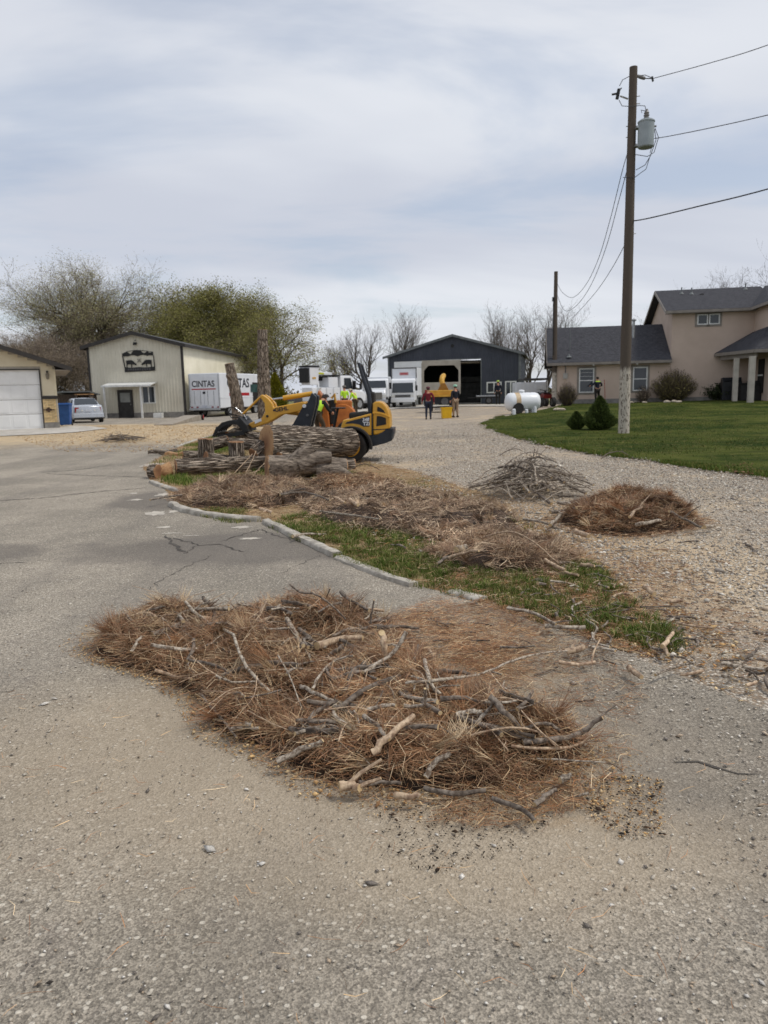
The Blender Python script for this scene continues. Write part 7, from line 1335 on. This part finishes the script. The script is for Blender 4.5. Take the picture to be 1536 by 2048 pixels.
def grow(seed, H, spread, r0, first=.25, tw=.024, nb=(9, 6, 5, 5), up=.35, leaders=1, droop=0.0):
    """limbs as tubes, fine twigs as line pairs"""
    r = random.Random(seed); tubes = []; A = []; B = []; Wd = []; tips = []
    def br(p, d, L, rad, lv):
        n = 5 if lv < 2 else 3; pts = [p]; q = p; dd = d
        for i in range(n):
            dd = (dd + Vector((r.gauss(0, .16), r.gauss(0, .16), r.gauss(0, .10) + up * .12 - droop * lv * .06))).normalized(); q = q + dd * (L / n); pts.append(q)
        rads = [rad * (1 - .7 * i / n) for i in range(n + 1)]
        if lv <= 2: tubes.append((pts, rads, 7 if lv == 0 else 5 if lv == 1 else 4))
        else:
            for i in range(n): A.append(pts[i]); B.append(pts[i + 1]); Wd.append(max(rads[i] * 2, tw))
        if lv >= len(nb): tips.append(pts[-1]); tips.append(pts[1]); return
        for i in range(nb[lv]):
            t = (first if lv == 0 else .2) + (1 - (first if lv == 0 else .2)) * (i + r.random()) / nb[lv]; t = min(t, .98); j = min(int(t * n), n - 1); b = pts[j].lerp(pts[j + 1], t * n - j); ax = (pts[j + 1] - pts[j]).normalized(); o = ax.orthogonal().normalized(); o.rotate(Matrix.Rotation(r.uniform(0, 6.283), 3, ax))
            an = r.uniform(.45, .95) * (1.0 if lv else spread); nd_ = (ax * math.cos(an) + o * math.sin(an) + Vector((0, 0, up * .3))).normalized()
            br(b, nd_, L * r.uniform(.42, .68) * (1.15 - .45 * t if lv == 0 else 1), max(rads[j] * .55, .01), lv + 1)
    for i in range(leaders):
        a = r.uniform(0, 6.28); d = Vector((math.cos(a) * .25 * (leaders > 1), math.sin(a) * .25 * (leaders > 1), 1)).normalized(); br(Vector((r.gauss(0, .1) * (leaders > 1), r.gauss(0, .1) * (leaders > 1), -.2)), d, H * r.uniform(.62, .72), r0, 0)
    return tubes, A, B, Wd, tips
TREES = {}
def tree_mesh(key, seed, H, spread, r0, leaf=None, per=0, lsize=.06, scat=.25, twig=None, **kw):
    tubes, A, B, Wd, tips = grow(seed, H, spread, r0, **kw); m = MB()
    for p, rr, n in tubes: m.tube(p, rr, n)
    top = max(max(b.z for b in B), .1); sc = H / top; tm = m.mesh('trunk', M_tbark, True)
    V, Fq = ribbons(np.array([tuple(a) for a in A]), np.array([tuple(b) for b in B]), Wd); C = np.zeros((len(V), 3)) + .3; mi = np.zeros(len(Fq), np.int32)
    if leaf and per:
        r = np.random.default_rng(seed); tpn = np.array([tuple(t) for t in tips]); c = np.repeat(tpn, per, 0) + r.normal(0, scat, (len(tpn) * per, 3)); V2, F2, C2 = leafquads(c, lsize, seed); Fq = np.concatenate([Fq, F2 + len(V)]); V = np.concatenate([V, V2]); C = np.concatenate([C, C2]); mi = np.concatenate([mi, np.ones(len(F2), np.int32)])
    cm = npmesh('crown', V, Fq, C); cm.materials.append(twig or M_twig); cm.materials.append(leaf or M_lfp); cm.polygons.foreach_set('material_index', mi); TREES[key] = (tm, cm, sc)
def tree(key, label, u, s, rz=0.0, k=1.0, kx=1.0, group=None, cat='tree', vb=None):
    q = W(u, vb or 800, s); z = T(q[0], q[1]); tm, cm, sc = TREES[key]; o = thing('tree', label, cat, (q[0], q[1], z), rz, group); o.scale = (k * sc * kx, k * sc * kx, k * sc); link('trunk', tm, o); link('crown', cm, o); return o
tree_mesh('big', 3, 17.0, 1.15, .42, M_lfp, 5, .05, .22, nb=(14, 8, 7, 6), first=.12, up=.25, leaders=2)
tree_mesh('green', 5, 14.5, 1.1, .35, M_lfg, 8, .075, .28, nb=(14, 9, 7, 4), first=.12, up=.2, leaders=2)
tree_mesh('airy', 8, 9.5, 1.0, .22, M_lfg, 5, .06, .22, nb=(11, 8, 6, 4), first=.15, up=.1, droop=.8)
tree_mesh('scrub', 11, 8.5, 1.1, .14, M_brn, 1, .045, .2, twig=M_twig, nb=(9, 7, 6, 5), first=.05, up=.2, leaders=4)
tree_mesh('far1', 21, 15, .7, .22, None, 0, twig=M_twigd, nb=(11, 6, 4, 3), first=.15, up=.6, leaders=2, tw=.02)
tree_mesh('far2', 23, 15, .6, .2, None, 0, twig=M_twigd, nb=(13, 6, 4, 3), first=.12, up=.9, leaders=1, tw=.02)
tree_mesh('far3', 25, 14, .8, .2, None, 0, twig=M_twigd, nb=(10, 6, 4, 3), first=.1, up=.6, leaders=3, tw=.02)
tree('big', 'widest bare tree with fine twigs above the tan barn', 190, 17, .4, 1.05, 1.4)
tree('green', 'fullest tree with young olive leaves behind the tan barn roof', 378, 17.5, 1.2, 1.0, 1.25); tree('green', 'lower olive leaved tree behind the far end of the tan barn', 458, 18.5, 3.0, .9, 1.12)
tree('airy', 'airy drooping pale leaved tree beside the tall cut trunk', 568, 20.5, 2.2, 1.05, 1.25)
tree('airy', 'pale leaved tree half hidden behind the tall cut trunk', 505, 19.5, 4.1, 1.0, 1.0)
for i, (u, s, k, lb) in enumerate([(60, 21, .95, 'bare scrub tree rising behind the garage roof'), (25, 19, 1.0, 'bare scrub tree at the frame edge behind the garage'), (115, 20, 1.0, 'bare scrub tree over the timber shed'), (160, 18, 1.15, 'dense scrub tree touching the tan barn eave'), (90, 16, 1.25, 'tall scrub tree behind the others near the garage')]): tree('scrub', lb, u, s, i * 1.3, k, 1.1, 'bare scrub trees behind the garage')
tree('scrub', 'brown scrub filling the gap below the widest tree', 255, 16.5, 5.0, 1.45, 1.2); tree('scrub', 'brown scrub behind the olive leaved trees', 330, 16, 2.6, 1.4, 1.2)
for i, (k_, u, s, k, lb) in enumerate([('far1', 735, 12.5, .92, 'bare tree above the chip truck'), ('far3', 700, 12, .8, 'thin bare tree nearest the drooping pale tree'), ('far1', 788, 12, 1.05, 'bare tree at the low corner of the dark barn roof'), ('far2', 832, 12, 1.02, 'slim bare tree over the closed barn door'), ('far2', 925, 10, .8, 'tiny bare treetop over the dark barn ridge'), ('far2', 980, 12.5, 1.05, 'slim bare tree behind the dark barn roof slope'), ('far3', 1012, 12, 1.02, 'bare forked tree behind the dark barn roof slope'), ('far3', 1062, 14, .95, 'bare tree standing between dark barn and far pole'), ('far1', 1088, 13, 1.0, 'bare tree behind the far pole'), ('far2', 1120, 13, .95, 'slim bare tree between the far pole and the house wing'), ('far3', 1450, 13.5, 1.3, 'bare treetop over the house ridge'), ('far1', 1545, 15, 1.38, 'bare spreading treetop at the frame edge over the house'), ('far2', 1372, 12, 1.2, 'thin bare treetop peeping over the house gable'), ('far2', 1296, 11, 1.05, 'thin bare twigs beside the house gable'), ('far2', 660, 11, .7, 'small far bare tree over the bucket truck')]):
    tree(k_, lb, u, s, i * 2.1, k, 1.0, 'bare trees along the field edge')
# far hedge line closing the horizon: one mass
r = np.random.default_rng(4); n = 9000; x = r.uniform(-70, 70, n); y = 118 + r.normal(0, 5, n); hh = 1.6 + 1.3 * wob(x, y * 0, .35, 4) + .6 * wob(x, y * 0, 1.3, 6); z = terr(x, y) + r.random(n) * np.clip(hh, .6, 4); V, Fq, C = leafquads(np.stack([x, y, z], 1), .35, 3); _me = npmesh('far_treeline', V, Fq, C); _me.materials.append(m_leaf('far_brush', (96, 90, 74), (124, 116, 92))); tag(link('far_treeline', _me), 'low grey brown brush line closing the field', 'treeline', None, 'stuff')
# shrubs
def shrub(name, label, u, v, s, rx, rz_, leaf, n_st, n_lf, lsize, seed, twig=None, cat='shrub', flat=.0, yrad=None):
    q = W(u, v, s); z0 = T(q[0], q[1]); root = thing(name, label, cat, (q[0], q[1], z0)); r = np.random.default_rng(seed); ry = yrad or rx
    a = r.uniform(0, 6.283, n_st); t = np.sqrt(r.random(n_st)); ht = np.sqrt(np.clip(1 - (t * .9) ** 2, .05, 1)) * r.uniform(.75, 1.08, n_st) * rz_; tip = np.stack([np.cos(a) * t * rx, np.sin(a) * t * ry, ht], 1); base = tip * [.18, .18, 0] + [0, 0, -.05]; mid = base * .5 + tip * .5 + r.normal(0, .05 * rx, (n_st, 3))
    V, Fq = ribbons(np.concatenate([base, mid]), np.concatenate([mid, tip]), np.full(n_st * 2, .016)); me = npmesh('stems', V, Fq); me.materials.append(twig or M_twigd); link('stems', me, root)
    k = r.integers(0, n_st, n_lf); f = r.uniform(.25, 1.02, n_lf)[:, None]; c = base[k] * (1 - f) ** 2 + 2 * mid[k] * f * (1 - f) + tip[k] * f ** 2 + r.normal(0, .04 * rx, (n_lf, 3)); c[:, 2] = np.maximum(c[:, 2], .02); V, Fq, C = leafquads(c, lsize, seed); me = npmesh('foliage', V, Fq, C); me.materials.append(leaf); link('foliage', me, root); return root
shrub('round_shrub', 'large rounded budding shrub before the house wall', 1345, 802, 31, 1.55, 2.05, M_lfb, 1600, 6000, .05, 1)
shrub('dark_shrub', 'low dark evergreen shrub beside the porch post', 1437, 803, 31, 1.35, 1.12, M_lfd, 500, 7000, .07, 2)
shrub('twiggy_shrub', 'twiggy grey shrub at the foot of the far pole', 1134, 818, 32, .72, 1.5, M_lfb, 700, 900, .04, 3)
shrub('twiggy_shrub', 'small bare shrub under the second house window', 1286, 806, 31, .55, 1.1, M_brn, 350, 500, .04, 4)
def cone(name, label, u, v, s, rx, hh, leaf, n, seed, lsize=.05, belly=.25, trunk_h=.05):
    q = W(u, v, s); root = thing(name, label, 'conifer', (q[0], q[1], T(q[0], q[1]))); r = np.random.default_rng(seed)
    def prof(t): return np.where(t < belly, .55 + .45 * np.sin(np.clip(t / belly, 0, 1) * np.pi / 2), ((1 - t) / (1 - belly)) ** .85)
    t = r.random(n) ** 1.3; a = r.uniform(0, 6.283, n); rr = prof(t) * rx * (1 + .14 * np.sin(a * 7 + t * 18) + .14 * np.sin(a * 3 + t * 9 + seed)) * r.uniform(.66, 1.16, n); c = np.stack([np.cos(a) * rr, np.sin(a) * rr, trunk_h + t * hh], 1); d = np.stack([np.cos(a), np.sin(a), np.full(n, .8)], 1) + r.normal(0, .3, (n, 3)); d /= np.linalg.norm(d, axis=1)[:, None]; ln = lsize * r.uniform(.6, 1.4, n)
    V, Fq = ribbons(c - d * (ln * .3)[:, None], c + d * ln[:, None], ln * .5); C = np.repeat(r.random(n)[:, None], 4, 0) * np.ones(3); me = npmesh('crown', V, Fq, C); me.materials.append(leaf); link('crown', me, root)
    pf = [(max(float(prof(np.array(t_))) * rx * .62, .001), trunk_h + hh * t_) for t_ in np.linspace(0, 1, 12)]; MB().lathe(pf, (0, 0, 0), 16).build('inner_growth', M_lfd, root, True); MB().cyl((0, 0, -.05), (0, 0, trunk_h + .2), .05, 8).build('trunk', M_tbark, root); return root
cone('dwarf_spruce', 'larger cone shaped dwarf spruce on the lawn beside the pole', 1198, 869, 57, .46, 1.12, M_lfs, 14000, 1); cone('dwarf_spruce', 'smaller rounded dwarf spruce on the lawn', 1152, 866, 56, .25, .6, M_lfs, 6000, 2, .045, .4)
cone('golden_thuja', 'golden green conical thuja behind the tall cut trunk', 553, 834, 29, .72, 2.7, M_lfy, 9000, 3, .09, .3)
# leaf debris where lawn meets gravel
chips('dry_leaves', 'dry brown leaves caught at the lawn edge', gp([(1440, 935), (1500, 930), (1536, 950), (1480, 962)]), 90, .016, [(132, 96, 72), (110, 80, 62), (156, 124, 96)], 201, None, .06, .3)
chips('wood_chips', 'tan sawdust crumbs on the asphalt before the tan barn', [tuple(GT(u, v)[:2]) for u, v in [(20, 872), (200, 852), (480, 850), (430, 868), (340, 905), (120, 905)]], 9000, .014, PALE, 202, None, .0135, .3)
